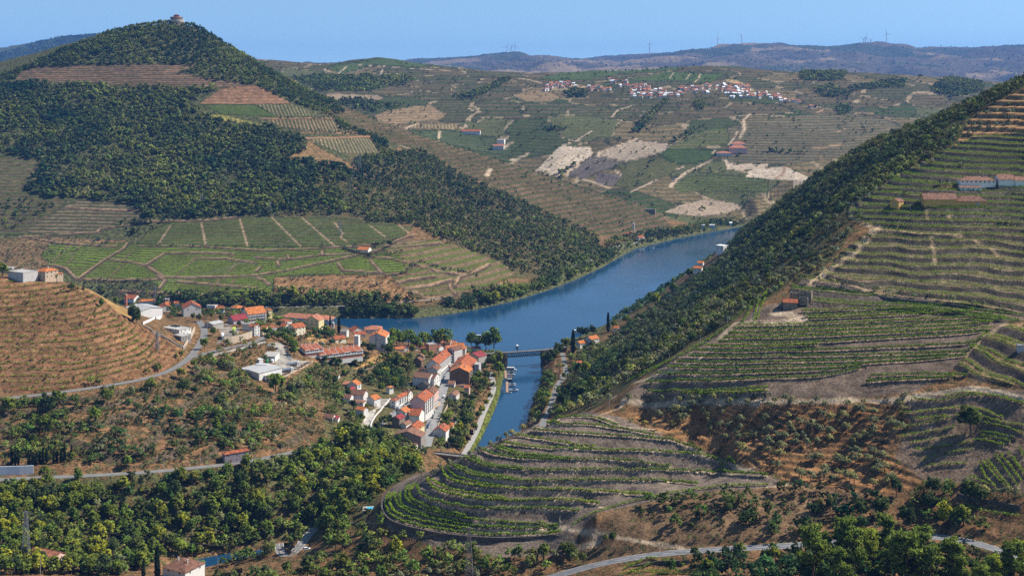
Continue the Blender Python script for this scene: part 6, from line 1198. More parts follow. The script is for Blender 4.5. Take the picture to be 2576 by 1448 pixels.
# -- upper town
H_('pale yellow three storey house beside the long red warehouse', cA, 1100, 698, 868, R=1138, th=16, h=11.5, rc='salmon', wc='yellow', ridge='d', win=(2, 3, 2), dep=13, chim=1)
H_('long low warehouse with a wide weathered red roof and skylights', cA, 1255, 588, 400, dep=22, th=17, h=5.5, roof='hip', rc='salmon', wc='lgrey', rh=4, win=(1, 8, 3), cat='warehouse', name='warehouse')
H_('cream two storey house with stepped red gables above the planes', cA, 715, 762, 568, R=860, th=42, h=7.5, rc='red', wc='cream', ridge='d', win=(2, 3, 3), door='f')
H_('white house with red hipped roof behind the cream stepped house', cA, 560, 625, 425, R=648, th=40, h=5.5, roof='hip', rc='red', wc='white', win=(1, 2, 2))
H_('small house with dark red hipped roof and a row of white windows', cA, 312, 705, 240, R=412, th=48, h=4, roof='hip', rc='red', wc='white', win=(1, 1, 4))
h_ = H_('narrow white house with two dormers in its orange roof', cA, 72, 775, -40, R=142, th=40, h=9, rc='orange', wc='white', win=(3, 2, 2))
for i in (0, 1):
    m = MB(); m.box(-.9, .9, -.2, 2.2, 0, 1.4, 0); m.add([(-1.1, -.3, 1.4), (1.1, -.3, 1.4), (0, -.3, 2.3), (-1.1, 2.6, 1.4), (1.1, 2.6, 1.4), (0, 2.6, 2.3)], [(0, 1, 2), (5, 4, 3), (0, 3, 4, 1), (1, 4, 5, 2), (2, 5, 3, 0)], 1); m.box(-.45, .45, -.24, -.18, .2, 1.2, 2)
    m.build('dormer', [WM('white'), RM('orange'), GLASS], h_, (-.9, h_['wdh'][1] * (.25 + .5 * i), 9.0), pi / 2)
H_('yellowish house with orange roof beside the dormered house', cA, 192, 745, 138, R=246, th=45, h=5.5, rc='orange', wc='cream', win=(1, 1, 2))
H_('long white apartment row with a bright orange roof and balconies', c6, 300, 452, 160, R=503, th=55, h=8.8, rc='orange', wc='white', ridge='d', win=(3, 2, 7), balc=1, cat='apartment building', name='apartment_building')
H_('low lilac shed with a crimson roof below the white apartment row', c6, 112, 470, -5, R=268, th=52, h=4, rc='crimson', wc='lilac', ridge='d', win=(0, 0, 0), door='s', cat='shed', name='shed')
H_('yellow house with an orange hipped roof behind the apartment row', c6, 556, 395, 500, R=600, th=48, h=9, roof='hip', rc='orange', wc='yellow', win=(2, 2, 2))
H_('grey house with orange roofs and terraces at the back of town', c6, 160, 335, 45, R=236, th=35, h=7, roof='hip', rc='orange', wc='grey', win=(2, 2, 2))
H_('brown roofed cottage below the grey terraced house', c6, 110, 375, -10, R=150, th=35, h=3.5, rc='brown', wc='lgrey', win=(1, 2, 1))
H_('white cottage with an orange roof left of the terraced house', c5, 1560, 285, 1480, R=1590, th=30, h=3.5, rc='red', wc='white', win=(1, 2, 1))
H_('long brown roofed cottage row by the big grey gable', c5, 1480, 330, 1308, dep=8, th=10, h=3.5, rc='brown', wc='white', win=(1, 5, 1))
H_('large windowless grey gabled building with a red tiled roof', c5, 1303, 362, 1100, dep=20, th=-22, h=9.5, rc='red', wc='lgrey', ridge='d', win=(1, 2, 0), chim=1)
H_('white gabled hall with faded red roof left of the grey gable', c5, 920, 310, 795, dep=16, th=-24, h=5, rc='red', wc='white', ridge='d', win=(0, 0, 0))
H_('orange roof of a low house behind the white gabled hall', c5, 1025, 235, 850, dep=8, th=-10, h=3.5, rc='orange', wc='white', win=(0, 0, 0))
H_('low house with a long orange roof near the back trees', c5, 705, 208, 512, dep=9, th=-8, h=3.5, rc='orange', wc='white', win=(0, 0, 0))
H_('white house with an orange roof under the golden slope', c5, 435, 195, 290, R=486, th=20, h=5.5, rc='red', wc='white', win=(1, 2, 1))
H_('tiny white hut by a pole in front of the far bank', c5, 885, 188, 830, dep=4, th=5, h=4, roof='flat', rc='white', wc='white', win=(1, 1, 0), cat='hut', name='hut')
H_('long pale shed with corrugated roofing above the white wall', c5, 525, 352, 250, R=715, th=42, h=4.2, rc='sheet', wc='white', ridge='w', rh=2.0, win=(0, 0, 4), cat='shed', name='shed', dep=24)
m = MB(); m.cyl(0, 0, -2, 13, 1.6, 14, 0, 1.25); m.cyl(0, 0, 12.6, 13.4, 1.45, 14, 1); p = hit(*c5(335, 238)); tag(m.build('brick_chimney', [WM('brick'), WM('tan')], None, p), 'round old brick chimney beside the pale tin shed', 'chimney')
# modern house
h_ = H_('modern white flat roofed house with solar panels on top', c5, 1020, 625, 752, R=1150, th=32, h=5.2, roof='flat', rc='flat', wc='white', win=(1, 1, 3), dep=15)
W_, D_, hh = h_['wdh']
for i in range(2):
    for k in range(6):
        m = MB(); m.add([(0, 0, 0), (1.5, 0, 0), (1.5, 1.2, 1.1), (0, 1.2, 1.1), (0, 0, -.06), (1.5, 0, -.06), (1.5, 1.2, 1.04), (0, 1.2, 1.04)], [(0, 1, 2, 3), (7, 6, 5, 4), (0, 4, 5, 1), (1, 5, 6, 2), (2, 6, 7, 3), (3, 7, 4, 0)]); m.bar((.7, 1.1, -.1), (.7, 1.1, 1), .04); m.build('solar_panel', [simple('solar_cell', (.03, .035, .05), .2)], h_, (-W_ + 1.2 + k * 1.7 + i * .6, D_ * .55 + i * 2.4, hh + .35))
for k in range(3): m = MB(); m.box(0, 1.6, 0, 1.2, 0, .5); m.build('skylight', [WM('white')], h_, (-W_ * .55 + k * 1.9, D_ * .25 + (k % 2) * 1.8, hh + .26))
h2 = H_('grey stone lower wing of the modern house with terrace furniture', c5, 1045, 690, 920, R=1140, th=40, h=4.2, roof='flat', rc='flat', wc='dgrey', win=(1, 1, 2))
p = hit(*c5(1100, 672)); m = MB(); m.cyl(0, 0, -.5, 2.2, .05, 6, 1); m.cyl(0, 0, 2.2, 2.7, 1.5, 8, 0, .05); tag(m.build('parasol', [simple('parasol_cloth', (.72, .66, .55)), METAL], None, (p[0], p[1], p[2] + 3.6)), 'pale parasol on the terrace of the modern house', 'parasol')
h_ = H_('open sided canopy with a white corrugated roof by the truck yard road', c5, 1455, 530, 1320, R=1555, th=35, h=4.5, rc='sheet', wc='conc', ridge='d', rh=1.4, win=(0, 0, 0), cat='canopy', name='canopy')
# depot
h_ = H_('long white flat roofed depot with a shallow grey sheet roof', c6, 440, 1195, 122, R=630, th=38, h=6.5, rc='sheet', wc='white', ridge='d', rh=.9, win=(0, 0, 4), name='depot_building', cat='depot', dep=26)
W_, D_, hh = h_['wdh']
m = MB(); m.box(-W_ * .9, -W_ * .35, -.06, .02, 3.9, 4.7); m.build('window_band', [GLASS], h_)
h_ = H_('small white flat roofed annex with red doors below the depot', c6, 575, 1225, 445, R=625, th=38, h=4.8, roof='flat', rc='flat', wc='white', win=(0, 0, 0), door='f', dep=9)
h_ = H_('square white yard office with a grey roof and canopy', c6, 645, 955, 487, dep=15, th=4, h=5.2, roof='shed', rc='flat', wc='white', rh=.8, win=(1, 3, 0), door='f', cat='office', name='office_building')
H_('small white site cabin beside the green tank', c6, 440, 975, 402, R=482, th=48, h=3, roof='flat', rc='white', wc='white', win=(0, 0, 1), cat='cabin', name='site_cabin', deep=1)
# terraces of row houses
def rowhouse(label, cvf, kx, ky, lx, R, th, n_, h):
    u, v = cvf(kx, ky); x, y, z = hit(u, v); pm = CS[cvf] * y / F; t = radians(th); W_ = (kx - lx) * pm / cos(t); L_ = (R - kx) * pm / sin(t) * 1.08; e = tag(empty('row_house', (x, y, z), -t), label, 'house', 'terraces of red roofed row houses')
    NOGO.append((x + (-W_ / 2 * cos(t) + L_ / 2 * sin(t)), y + (W_ / 2 * sin(t) + L_ / 2 * cos(t)), cos(t), -sin(t), W_ / 2 + 2, L_ / 2 + 2))
    m = MB(); m.box(-W_, 0, 0, L_, -.6, 2.4, 1); m.box(-W_ - .02, .02, -.02, L_ + .02, -5, -.6, 0); m.box(-W_ - .01, .5, -.02, L_ + .02, 2.4, h, 0); m.build('wall', [WM('white'), WM('brick')], e)
    for i in range(n_):
        y0, y1 = L_ * i / n_, L_ * (i + 1) / n_; st = .25 * (i % 2)
        m = MB(); slab(m, (.9, y0, h - .2 + st), (.9, y1 - .25, h - .2 + st), (-W_ - .3, y1 - .25, h + 2.2 + st), (-W_ - .3, y0, h + 2.2 + st), .25); ro = m.build('roof', [RM('red')], e)
        m = MB(); m.box(-W_, .5, y1 - .24, y1, h - .5, h); m.add([(.7, y1 - .24, h), (-W_, y1 - .24, h), (-W_, y1 - .24, h + 2.55), (.7, y1, h), (-W_, y1, h), (-W_, y1, h + 2.55)], [(0, 1, 2), (5, 4, 3), (0, 3, 4, 1), (1, 4, 5, 2), (2, 5, 3, 0)]); m.build('party_wall', [WM('white')], e)
        m = MB(); m.box(-W_ + .5, -W_ + 1.3, y0 + 1.5, y0 + 2.3, h + 1.2, h + 3.2); m.build('chimney', [WM('white')], ro)
        for yy in (y0 + (y1 - y0) * .3, y0 + (y1 - y0) * .7):
            link('window', win_me(.9, 1.0, 0), e, (.5, yy, h - 1.9), pi / 2); link('window', win_me(1.1, 1.5, 0), e, (0, yy, .9), pi / 2)
    return e
rowhouse('long terrace of row houses with stepped red roofs and brick ground floor', c6, 1225, 945, 1130, 1700, 60, 7, 5.6)
rowhouse('shorter terrace of row houses with red roofs beside the plane trees', c6, 1035, 880, 925, 1228, 58, 4, 5.6)
h_ = H_('tall grey-white apartment block with an orange roof and dark stripe', cA, 2170, 1045, 1905, dep=22, th=4, h=16.5, rc='orange', wc='lgrey', ridge='d', rh=4, win=(0, 0, 4), cat='apartment building', name='apartment_building', chim=2)
W_, D_, hh = h_['wdh']; m = MB(); m.box(-W_ * .62, -W_ * .55, -.07, .02, 0, hh + 3.4); m.build('wall_stripe', [WM('dgrey')], h_)
for zz in (13.2, 9.8, 6.4): m = MB(); m.box(-.9, .9, -.08, .02, -.6, .6, 0); m.build('wall_vent', [WM('grey')], h_, (-W_ * .4, 0, zz))
H_('wing with a red hipped roof behind the tall grey-white block', cA, 2120, 800, 1840, dep=16, th=-8, h=10, roof='hip', rc='salmon', wc='white', win=(1, 4, 2), dd=18)
H_('low linking roof in faded red behind the white tower', cA, 1850, 800, 1675, dep=9, th=-12, h=4, rc='red', wc='lgrey', win=(0, 0, 0))
H_('slim white windowless tower at the end of the red terrace', cA, 1735, 945, 1665, dep=5, th=12, h=10.5, roof='flat', rc='white', wc='white', win=(0, 0, 0), cat='tower', name='tower')
H_('small open fronted house with a sloping red roof on the bank', cA, 1370, 885, 1285, R=1520, th=52, h=3.6, rc='red', wc='cream', ridge='d', win=(0, 0, 2), door='f')
H_('old grey stone chapel roof between two cypresses', cA, 1545, 790, 1445, R=1558, th=10, h=6, rc='stone', wc='lgrey', ridge='w', win=(0, 0, 0), dep=8, cat='chapel', name='chapel')
m = MB(); m.box(-1.2, 1.2, 0, 2.2, -3, 7); m.box(-.5, .5, -.1, .05, 4.2, 6.2, 1); m.box(-1.4, 1.4, -.2, 2.4, 7, 7.3); m.box(-.8, .8, .3, 1.9, 7.3, 8.6); p = hit(*cA(1325, 670)); tag(m.build('bell_tower', [WM('white'), GLASS], None, p), 'small white bell tower beside the stone chapel', 'tower')
H_('white sided house with a red roof above the linking roof', cA, 1825, 745, 1660, dep=12, th=-30, h=5, rc='red', wc='white', ridge='d', win=(0, 0, 0))
H_('grey boxy panel shed beside the dormered house', c5, 1955, 565, 1822, dep=6, th=5, h=7, roof='flat', rc='flat', wc='lgrey', win=(0, 0, 0), cat='shed', name='shed')
H_('white flat roofed house between grey gable and terraced house', c5, 1480, 300, 1365, dep=9, th=8, h=6.5, roof='flat', rc='flat', wc='white', win=(1, 2, 1))
H_('orange roofed cottage under the back terraces of the town', c5, 1590, 325, 1475, dep=9, th=14, h=5, rc='orange', wc='white', win=(1, 2, 1))
H_('white garage with a flat roof beside the dark hipped house', cA, 250, 720, 150, dep=8, th=24, h=4, rc='orange', wc='cream', win=(1, 1, 0), door='g')
H_('white outbuilding with red roof below the yellow three storey house', cA, 560, 690, 470, dep=9, th=30, h=4.5, rc='red', wc='white', win=(1, 2, 0))
H_('salmon roofed shed row behind the white gabled house', cC, 1010, 500, 790, dep=9, th=-6, h=4.5, rc='salmon', wc='lgrey', win=(0, 0, 0), dd=4)
H_('long pink roof facing the river trees near the brick shell', cC, 1560, 470, 1280, dep=10, th=6, h=6, rc='salmon', wc='white', win=(1, 3, 0), dd=12)
H_('orange roof stepped behind the orange house with a balcony', cC, 1830, 560, 1640, dep=10, th=6, h=7, rc='orange', wc='white', win=(1, 3, 0), dd=16)
H_('white house with old brown roof between stained block and river gardens', cC, 2080, 1080, 1990, dep=12, th=9, h=9, rc='old', wc='white', win=(2, 1, 2), dd=4)
# -- centre
H_('white gabled house with a salmon roof beside the brick shell', cC, 690, 548, 605, dep=14, th=-28, h=5, rc='salmon', wc='white', ridge='d', win=(1, 2, -2), door='f')
H_('low lean-to with an orange roof against the white gabled house', cC, 605, 545, 440, dep=6, th=-12, h=3, roof='shed', rc='orange', wc='lgrey', win=(0, 0, 0))
h_ = H_('unfinished red brick shell with pale concrete frame', cC, 1120, 600, 1040, R=1265, th=55, h=10, roof='flat', rc='flat', wc='brick', win=(0, 0, 0), cat='building', name='brick_building')
W_, D_, hh = h_['wdh']; m = MB()
for zz in (0, 3.2, 6.4, 9.6): m.box(-.02, .12, -.1, D_ + .1, zz, zz + .35)
for yy in (0, D_ / 2, D_): m.box(-.02, .13, yy - .2, yy + .2, 0, 10)
m.build('concrete_frame', [WM('tan')], h_)
H_('low dark brown roof strip in front of the river trees', cC, 1100, 470, 760, dep=7, th=-4, h=3.5, rc='brown', wc='brick', win=(0, 0, 0), dd=8)
H_('brown hipped roof with a white wall below the brick shell', cC, 1150, 552, 1000, dep=12, th=-18, h=3.5, roof='hip', rc='red', wc='white', win=(1, 2, 0))
H_('faded pink roof beside the white wall of the orchard', cC, 890, 530, 770, dep=11, th=-25, h=3.2, rc='salmon', wc='white', ridge='d', win=(0, 0, 0))
H_('white house with pinkish roof and a tall white chimney', cC, 1325, 580, 1222, R=1420, th=40, h=6, rc='salmon', wc='white', ridge='w', win=(1, 1, 0), chim=1)
H_('pinkish roof with a white gable facing the river', cC, 1660, 470, 1370, dep=10, th=8, h=5, rc='salmon', wc='white', win=(0, 3, 1), dd=14)
H_('orange roofed house with a balcony beside the four storey block', cC, 1490, 612, 1412, R=1640, th=58, h=7, rc='orange', wc='white', ridge='d', win=(2, 2, 0), dep=14)
H_('four storey pale block with rows of balconies and a brown roof', cC, 1640, 782, 1492, R=1800, th=42, h=13.5, rc='brown', wc='lgrey', ridge='d', rh=2.6, win=(4, 4, 0), cat='apartment building', name='apartment_building')
H_('white narrow house stepping down behind the four storey block', cC, 1870, 640, 1660, dep=9, th=5, h=8, rc='orange', wc='white', win=(1, 3, 1), dd=10)
H_('grey shed roof between the white house and the crimson roof', cC, 2010, 560, 1880, dep=9, th=-20, h=5, rc='stone', wc='grey', ridge='d', win=(0, 0, 0), dd=6)
H_('brown hipped roof under the riverside plane trees', cC, 2190, 545, 2010, dep=9, th=-8, h=4, roof='hip', rc='brown', wc='lgrey', win=(0, 0, 0))
H_('two storey house with a wide brown hipped roof', cC, 1740, 800, 1640, R=1895, th=45, h=6.5, roof='hip', rc='brown', wc='cream', win=(2, 3, 0), dep=13)
H_('bright orange roof with a tall dark chimney', cC, 1900, 815, 1725, R=2070, th=22, h=6, rc='orange', wc='lilac', ridge='d', win=(0, 0, 2), dep=15, chim=1)
h_ = H_('bare concrete building under a large crimson metal roof', cC, 2145, 870, 1890, R=2305, th=38, h=11, rc='crimson', wc='conc', ridge='d', rh=3.2, win=(0, 0, 2), cat='building', name='building')
h_ = H_('long street block with a huge brown-red roof and white balconies', cC, 1975, 1190, 1560, R=2045, th=9, h=15, rc='red', wc='cream', ridge='d', rh=5.5, win=(4, 0, 5), balc=1, dep=36, cat='apartment building', name='apartment_building', dd=30)
h_ = H_('block with a brown stained windowless wall under an orange roof', cC, 1948, 1300, 1538, dep=17, th=9, h=15.5, rc='orange', wc='brown', ridge='d', rh=4.2, win=(3, 0, 2), balc=1, cat='apartment building', name='apartment_building', chim=2)
H_('narrow lilac building with a pink awning behind the stained block', cC, 2150, 1090, 2055, dep=12, th=9, h=13, roof='flat', rc='flat', wc='lilac', win=(3, 1, 2))
h_ = H_('long curved row of white street houses under patched red roofs', cC, 1320, 1010, 1058, dep=58, th=13, h=10.5, rc='red', wc='white', ridge='d', rh=4.2, win=(3, 0, 14), balc=1, cat='house row', name='street_house_row', chim=2)
H_('brown patched roofs at the near end of the white street row', cC, 1290, 1110, 1090, dep=14, th=12, h=9, rc='brown', wc='lgrey', ridge='d', win=(2, 0, 3), chim=1)
H_('small brown gabled house with a dark gap window', cC, 1055, 1030, 955, dep=8, th=-20, h=5.5, rc='brown', wc='tan', ridge='d', win=(1, 1, 0))
h_ = H_('big white street house with a blank side wall and red roof', cC, 1110, 1300, 770, R=1225, th=24, h=9.5, rc='old', wc='white', ridge='w', win=(1, 4, 4), dep=13, door='s')
H_('white street house joined behind the big white one', cC, 1225, 1290, 1150, R=1285, th=24, h=9, rc='brown', wc='white', ridge='w', win=(2, 0, 3), dep=13)
H_('low dark wooden lean-to against the blank white wall', cC, 1100, 1310, 880, dep=5, th=20, h=2.8, rc='dark', wc='dgrey', ridge='d', win=(0, 0, 0), cat='shed', name='shed', dd=-6)
H_('old house with a weathered brown roof and tan side wall', cC, 955, 892, 785, R=1010, th=30, h=8, rc='brown', wc='brown', ridge='d', win=(0, 0, 2))
H_('old narrow house with a broken red roof above the tan one', cC, 1000, 760, 850, R=1020, th=24, h=6, rc='old', wc='dgrey', ridge='d', win=(0, 0, 0), dd=8)
H_('house with a lilac wall below the pinkish roofs', cC, 1430, 700, 1305, R=1485, th=28, h=5.5, rc='brown', wc='lilac', ridge='w', win=(1, 2, 2))
H_('brown hipped roof left of the lilac wall', cC, 1330, 670, 1215, dep=9, th=10, h=4, roof='hip', rc='brown', wc='lgrey', win=(1, 2, 0))
H_('row of small white cottages below the brown stained wall', cC, 1640, 1300, 1512, dep=8, th=6, h=4.2, rc='old', wc='lgrey', win=(1, 2, 0), chim=0)
H_('small house with an orange hipped roof against the stained wall', cC, 1835, 1215, 1682, dep=9, th=8, h=3.2, roof='hip', rc='orange', wc='lilac', win=(1, 2, 0), dd=6, deep=6)
H_('low brown roofed cottage in front of the stained wall', cC, 1845, 1300, 1665, dep=5, th=6, h=2.4, roof='shed', rc='old', wc='lgrey', win=(0, 0, 0))
H_('small glazed veranda house with a red roof at the wall foot', cC, 1945, 1445, 1848, dep=6, th=8, h=7, roof='shed', rc='red', wc='pink', win=(2, 2, 0))
# -- lower town
h_ = H_('tall grey gabled house with curved white balconies on its sunny side', cB, 1320, 890, 1045, R=1400, th=14, h=17, rc='red', wc='lgrey', ridge='d', rh=4.2, win=(4, 0, 4), balc=1, cat='apartment building', name='apartment_building', chim=2, dep=24)
H_('house with a pink side wall and brown roof along the street', cB, 1480, 565, 1290, R=1545, th=10, h=8.5, rc='brown', wc='pink', ridge='d', win=(2, 0, 4), dep=17, chim=1)
H_('low buff street house behind a long stone garden wall', cB, 1420, 740, 1400, R=1530, th=18, h=4, roof='flat', rc='flat', wc='tan', win=(0, 0, 5), dep=24)
H_('white lane house with a hipped orange-red roof on the corner', cB, 800, 680, 692, R=850, th=24, h=7.5, roof='hip', rc='red', wc='white', win=(2, 1, 2))
H_('white lane house with a red roof and small balcony', cB, 868, 640, 760, R=930, th=24, h=8, rc='red', wc='white', ridge='d', win=(2, 0, 3), balc=1, dep=13)
H_('stone fronted lane house with a faded red roof', cB, 935, 590, 860, R=1012, th=24, h=7, rc='red', wc='tan', ridge='d', win=(2, 0, 4), dep=17)
H_('end house of the lane with a tall dark chimney', cB, 1022, 555, 930, R=1060, th=20, h=7, rc='brown', wc='white', ridge='w', win=(2, 0, 2), chim=1, dep=10)
H_('white house with a large orange hipped roof beside the plaza', cB, 428, 640, 280, R=522, th=38, h=6.5, roof='gable', rc='orange', wc='white', ridge='d', win=(0, 1, 2), door='s')
H_('white house with two stepped brown roofs above the ramp', cB, 235, 590, 8, R=290, th=15, h=8, rc='brown', wc='lgrey', ridge='w', win=(0, 0, 3), dep=11)
H_('lower wing with a red hipped roof below the stepped brown roofs', cB, 232, 660, -10, dep=8, th=12, h=4.5, roof='hip', rc='old', wc='white', win=(1, 3, 0))
H_('small house with a brown roof at the top of the ramp gardens', c7, 290, 910, 200, dep=9, th=12, h=5, rc='brown', wc='white', win=(0, 0, 0))
H_('narrow grey shed with a two tone orange roof by the ramp', cB, 240, 830, 88, R=305, th=28, h=6.5, rc='orange', wc='lgrey', ridge='w', win=(0, 0, 2))
H_('white house with an orange roof and a side balcony on the slope', c7, 375, 770, 252, R=408, th=20, h=6.5, rc='orange', wc='white', ridge='d', win=(1, 1, 1), balc=1)
H_('lean-to house with a crimson roof below the white balcony house', c7, 310, 800, 238, R=345, th=24, h=4, rc='crimson', wc='pink', ridge='d', win=(0, 0, 1))
H_('low pink wall and roof left of the balcony house', c7, 260, 715, 205, dep=6, th=10, h=2.5, roof='shed', rc='salmon', wc='pink', win=(0, 0, 0))
H_('tiny white tower house with a bright orange hipped roof', cB, 692, 425, 632, R=758, th=45, h=6.5, roof='hip', rc='orange', wc='white', win=(1, 1, 3))
H_('small ruin with a pink roof edge among the orchard trees', c6, 1460, 1175, 1390, dep=5, th=8, h=3.5, roof='shed', rc='salmon', wc='lgrey', rh=.5, win=(0, 0, 0))
H_('red roofed house with a first floor veranda by the lane', cB, 975, 900, 800, R=1040, th=24, h=8, rc='orange', wc='white', ridge='d', win=(2, 0, 2), balc=1, dep=15)
H_('stone walled house with a crimson gabled roof by the lane', cB, 868, 1020, 728, R=930, th=24, h=8, rc='crimson', wc='stone', ridge='d', win=(0, 0, 2), dep=9)
H_('white flat fronted house with a small red roof and curved parapet', cB, 1215, 955, 1032, R=1290, th=14, h=8, rc='red', wc='white', ridge='w', win=(0, 0, 3), dep=14)
H_('low annex with a faded red roof between the lane houses', cB, 985, 1040, 872, R=1040, th=26, h=4, rc='old', wc='white', ridge='d', win=(0, 0, 1), dep=9)
H_('house with a long orange roof and yellow street front', cB, 1190, 1170, 985, R=1245, th=16, h=6.5, rc='red', wc='yellow', ridge='d', win=(1, 0, 4), dep=16)
H_('big dark grey windowless gable at the lower end of the street', cB, 1245, 1395, 755, dep=12, th=14, h=10.5, rc='old', wc='dgrey', ridge='d', rh=3.6, win=(0, 0, 2))
H_('small white cottage with a brown roof below the dark gable', cB, 1150, 1432, 895, R=1182, th=10, h=4, rc='old', wc='white', win=(0, 0, 1), dep=7)
H_('lone white house with a red roof beside the garden terraces', cB, 1680, 1250, 1450, R=1735, th=14, h=8.5, rc='red', wc='white', ridge='d', rh=3.2, win=(0, 0, 2), dep=13, chim=1)
H_('small roofless white ruin in the riverside gardens', cB, 1830, 955, 1760, R=1880, th=26, h=4, roof='flat', rc='old', wc='white', win=(0, 0, 0))
H_('small orange roofed shed behind the lone white house', cB, 1800, 1035, 1728, R=1822, th=12, h=3, roof='shed', rc='orange', wc='tan', win=(0, 0, 0), cat='shed', name='shed')
H_('old cottage with a curving brown roof below the stained wall', cB, 1860, 560, 1718, R=1920, th=12, h=6, rc='old', wc='lgrey', ridge='d', win=(1, 2, 0), dep=13, door='f')
H_('white two storey house with a dark slate roof at the slope foot', c7, 290, 1255, 172, R=352, th=30, h=6.5, rc='dark', wc='white', ridge='w', win=(1, 1, 2), balc=1, door='g')
H_('long low house with a brown roof left of the slate roof', c7, 85, 1120, -20, R=120, th=14, h=3.5, rc='brown', wc='white', win=(1, 4, 0), dep=8)
H_('small dark red roofed outhouse beside the slate roof', c7, 150, 1130, 105, dep=5, th=10, h=3.5, roof='shed', rc='crimson', wc='white', win=(0, 0, 0))
# -- across the bridge and far shore
H_('house with a zigzag orange roof beside the tall cypress', c8, 1575, 290, 1535, R=1648, th=55, h=6, rc='orange', wc='white', ridge='d', win=(1, 1, 2))
H_('house with a long orange roof above the zigzag one', c8, 1690, 255, 1635, R=1775, th=50, h=6.5, rc='orange', wc='lgrey', ridge='d', win=(1, 1, 2))
H_('red tiled barn roof leaning on the bank above the road', c8, 1540, 480, 1492, R=1632, th=55, h=3, rc='red', wc='tan', ridge='d', win=(0, 0, 0), cat='barn', name='barn')
H_('low roadside house with a bright orange-red roof', c8, 1420, 695, 1398, R=1500, th=60, h=3, rc='red', wc='tan', ridge='d', win=(0, 0, 0), dep=10)
H_('small orange roof between the river trees and the wood', q7, 800, 1045, 765, R=830, th=35, h=3, rc='orange', wc='white', win=(0, 0, 0))
H_('white flat roofed house at the bend of the right bank', q7, 1595, 455, 1545, R=1640, th=40, h=8, roof='flat', rc='white', wc='white', win=(2, 2, 2))
H_('long low house with orange roof at the water on the right bank', q7, 1430, 595, 1372, R=1450, th=20, h=4, rc='orange', wc='white', win=(1, 2, 0), dep=8)
H_('smaller orange roof just above the low waterside house', q7, 1440, 555, 1402, R=1450, th=20, h=4, rc='orange', wc='white', win=(1, 1, 0), dep=8)
H_('tall white riverside house on the far bank bend', q7, 960, 375, 935, R=1005, th=50, h=8, rc='red', wc='white', win=(1, 1, 4), ridge='d')
H_('small red roofed shed left of the white riverside house', q7, 903, 328, 855, dep=8, th=8, h=4, rc='red', wc='tan', win=(0, 2, 0), cat='shed', name='shed')
H_('slim white tower above the riverside house', q7, 923, 290, 911, dep=5, th=10, h=14, roof='flat', rc='white', wc='white', win=(0, 0, 0), cat='tower', name='tower')
H_('white villa at the water by the far bend, nearer the bare field', q7, 1455, 282, 1430, dep=10, th=10, h=9, roof='flat', rc='white', wc='white', win=(2, 2, 0), cat='villa', name='villa')
H_('wide white villa at the water by the far bend', q7, 1530, 292, 1488, dep=12, th=10, h=11, roof='flat', rc='white', wc='white', win=(2, 3, 0), cat='villa', name='villa')
H_('tiny white boathouse furthest along the far shore', q7, 1660, 258, 1642, dep=8, th=10, h=7, roof='shed', rc='white', wc='white', win=(0, 0, 0), cat='boathouse', name='boathouse')
H_('square dark stone ruin on the brown terraces of the far bank', q7, 1080, 175, 1010, dep=10, th=15, h=11, roof='flat', rc='stone', wc='stone', win=(0, 0, 0), cat='ruin', name='ruin')
H_('white farmhouse with an orange roof on the far bank terraces', q6, 845, 462, 762, R=862, th=15, h=5, rc='orange', wc='white', win=(0, 1, 0), door='f', dep=14)
# -- hilltop on the left
h_ = H_('tan house with a wide orange hipped roof on the headland', cE, 655, 462, 470, R=770, th=32, h=9.5, roof='hip', rc='orange', wc='tan', win=(2, 3, 3), chim=1)
H_('orange roofed veranda wing of the tan hilltop house', cE, 800, 455, 765, R=875, th=40, h=7, roof='hip', rc='orange', wc='tan', win=(1, 1, 2), dep=8)
H_('low orange roofed porch wing left of the tan house', cE, 560, 430, 462, R=600, th=28, h=4.5, roof='hip', rc='orange', wc='tan', win=(0, 1, 0), dep=7)
H_('weathered bare concrete barn on the red vineyard brow', cE, 335, 475, 50, R=460, th=30, h=8.5, roof='flat', rc='flat', wc='grey', win=(0, 0, 0), cat='barn', name='barn', dep=16)
H_('pale block building behind the concrete barn at the left edge', cE, 175, 330, 35, dep=12, th=12, h=7, roof='flat', rc='flat', wc='lgrey', win=(1, 1, 0), dd=12)
# -- right slope
h_ = H_('long white farmhouse with a brown roof on the terraced slope', cG, 2060, 800, 1480, R=2110, th=6, h=5.2, roof='hip', rc='old', wc='white', win=(1, 8, 0), dep=12, name='farmhouse', cat='farmhouse', chim=1, rh=3)
H_('white lower wing with a bulging wall below the farmhouse', cG, 1810, 875, 1470, dep=7, th=5, h=3.4, roof='shed', rc='old', wc='white', win=(1, 4, 0), rh=.8)
H_('gabled annex with a red roof at the end of the farmhouse', cG, 2390, 800, 2120, dep=13, th=4, h=6.3, rc='old', wc='white', ridge='w', win=(0, 2, 0), rh=4)
H_('white end building with a brown roof at the frame edge', cG, 2560, 800, 2400, dep=12, th=3, h=5.4, rc='old', wc='white', win=(0, 2, 0))
H_('long yellow barn with a mottled red roof on the slope', cG, 1395, 1120, 845, dep=11, th=2, h=5.4, rc='old', wc='ochre', win=(0, 0, 0), rh=4.5, cat='barn', name='barn')
H_('lower yellow barn wing with a rusty hipped roof', cG, 1910, 1120, 1398, dep=11, th=2, h=3.6, roof='hip', rc='brown', wc='ochre', win=(0, 2, 0), rh=4, cat='barn', name='barn', door='g')
H_('small yellow hut with a brown tiled roof among the vines', cG, 405, 1185, 285, R=556, th=40, h=6.5, rc='brown', wc='ochre', ridge='d', win=(1, 1, 1), cat='hut', name='hut')
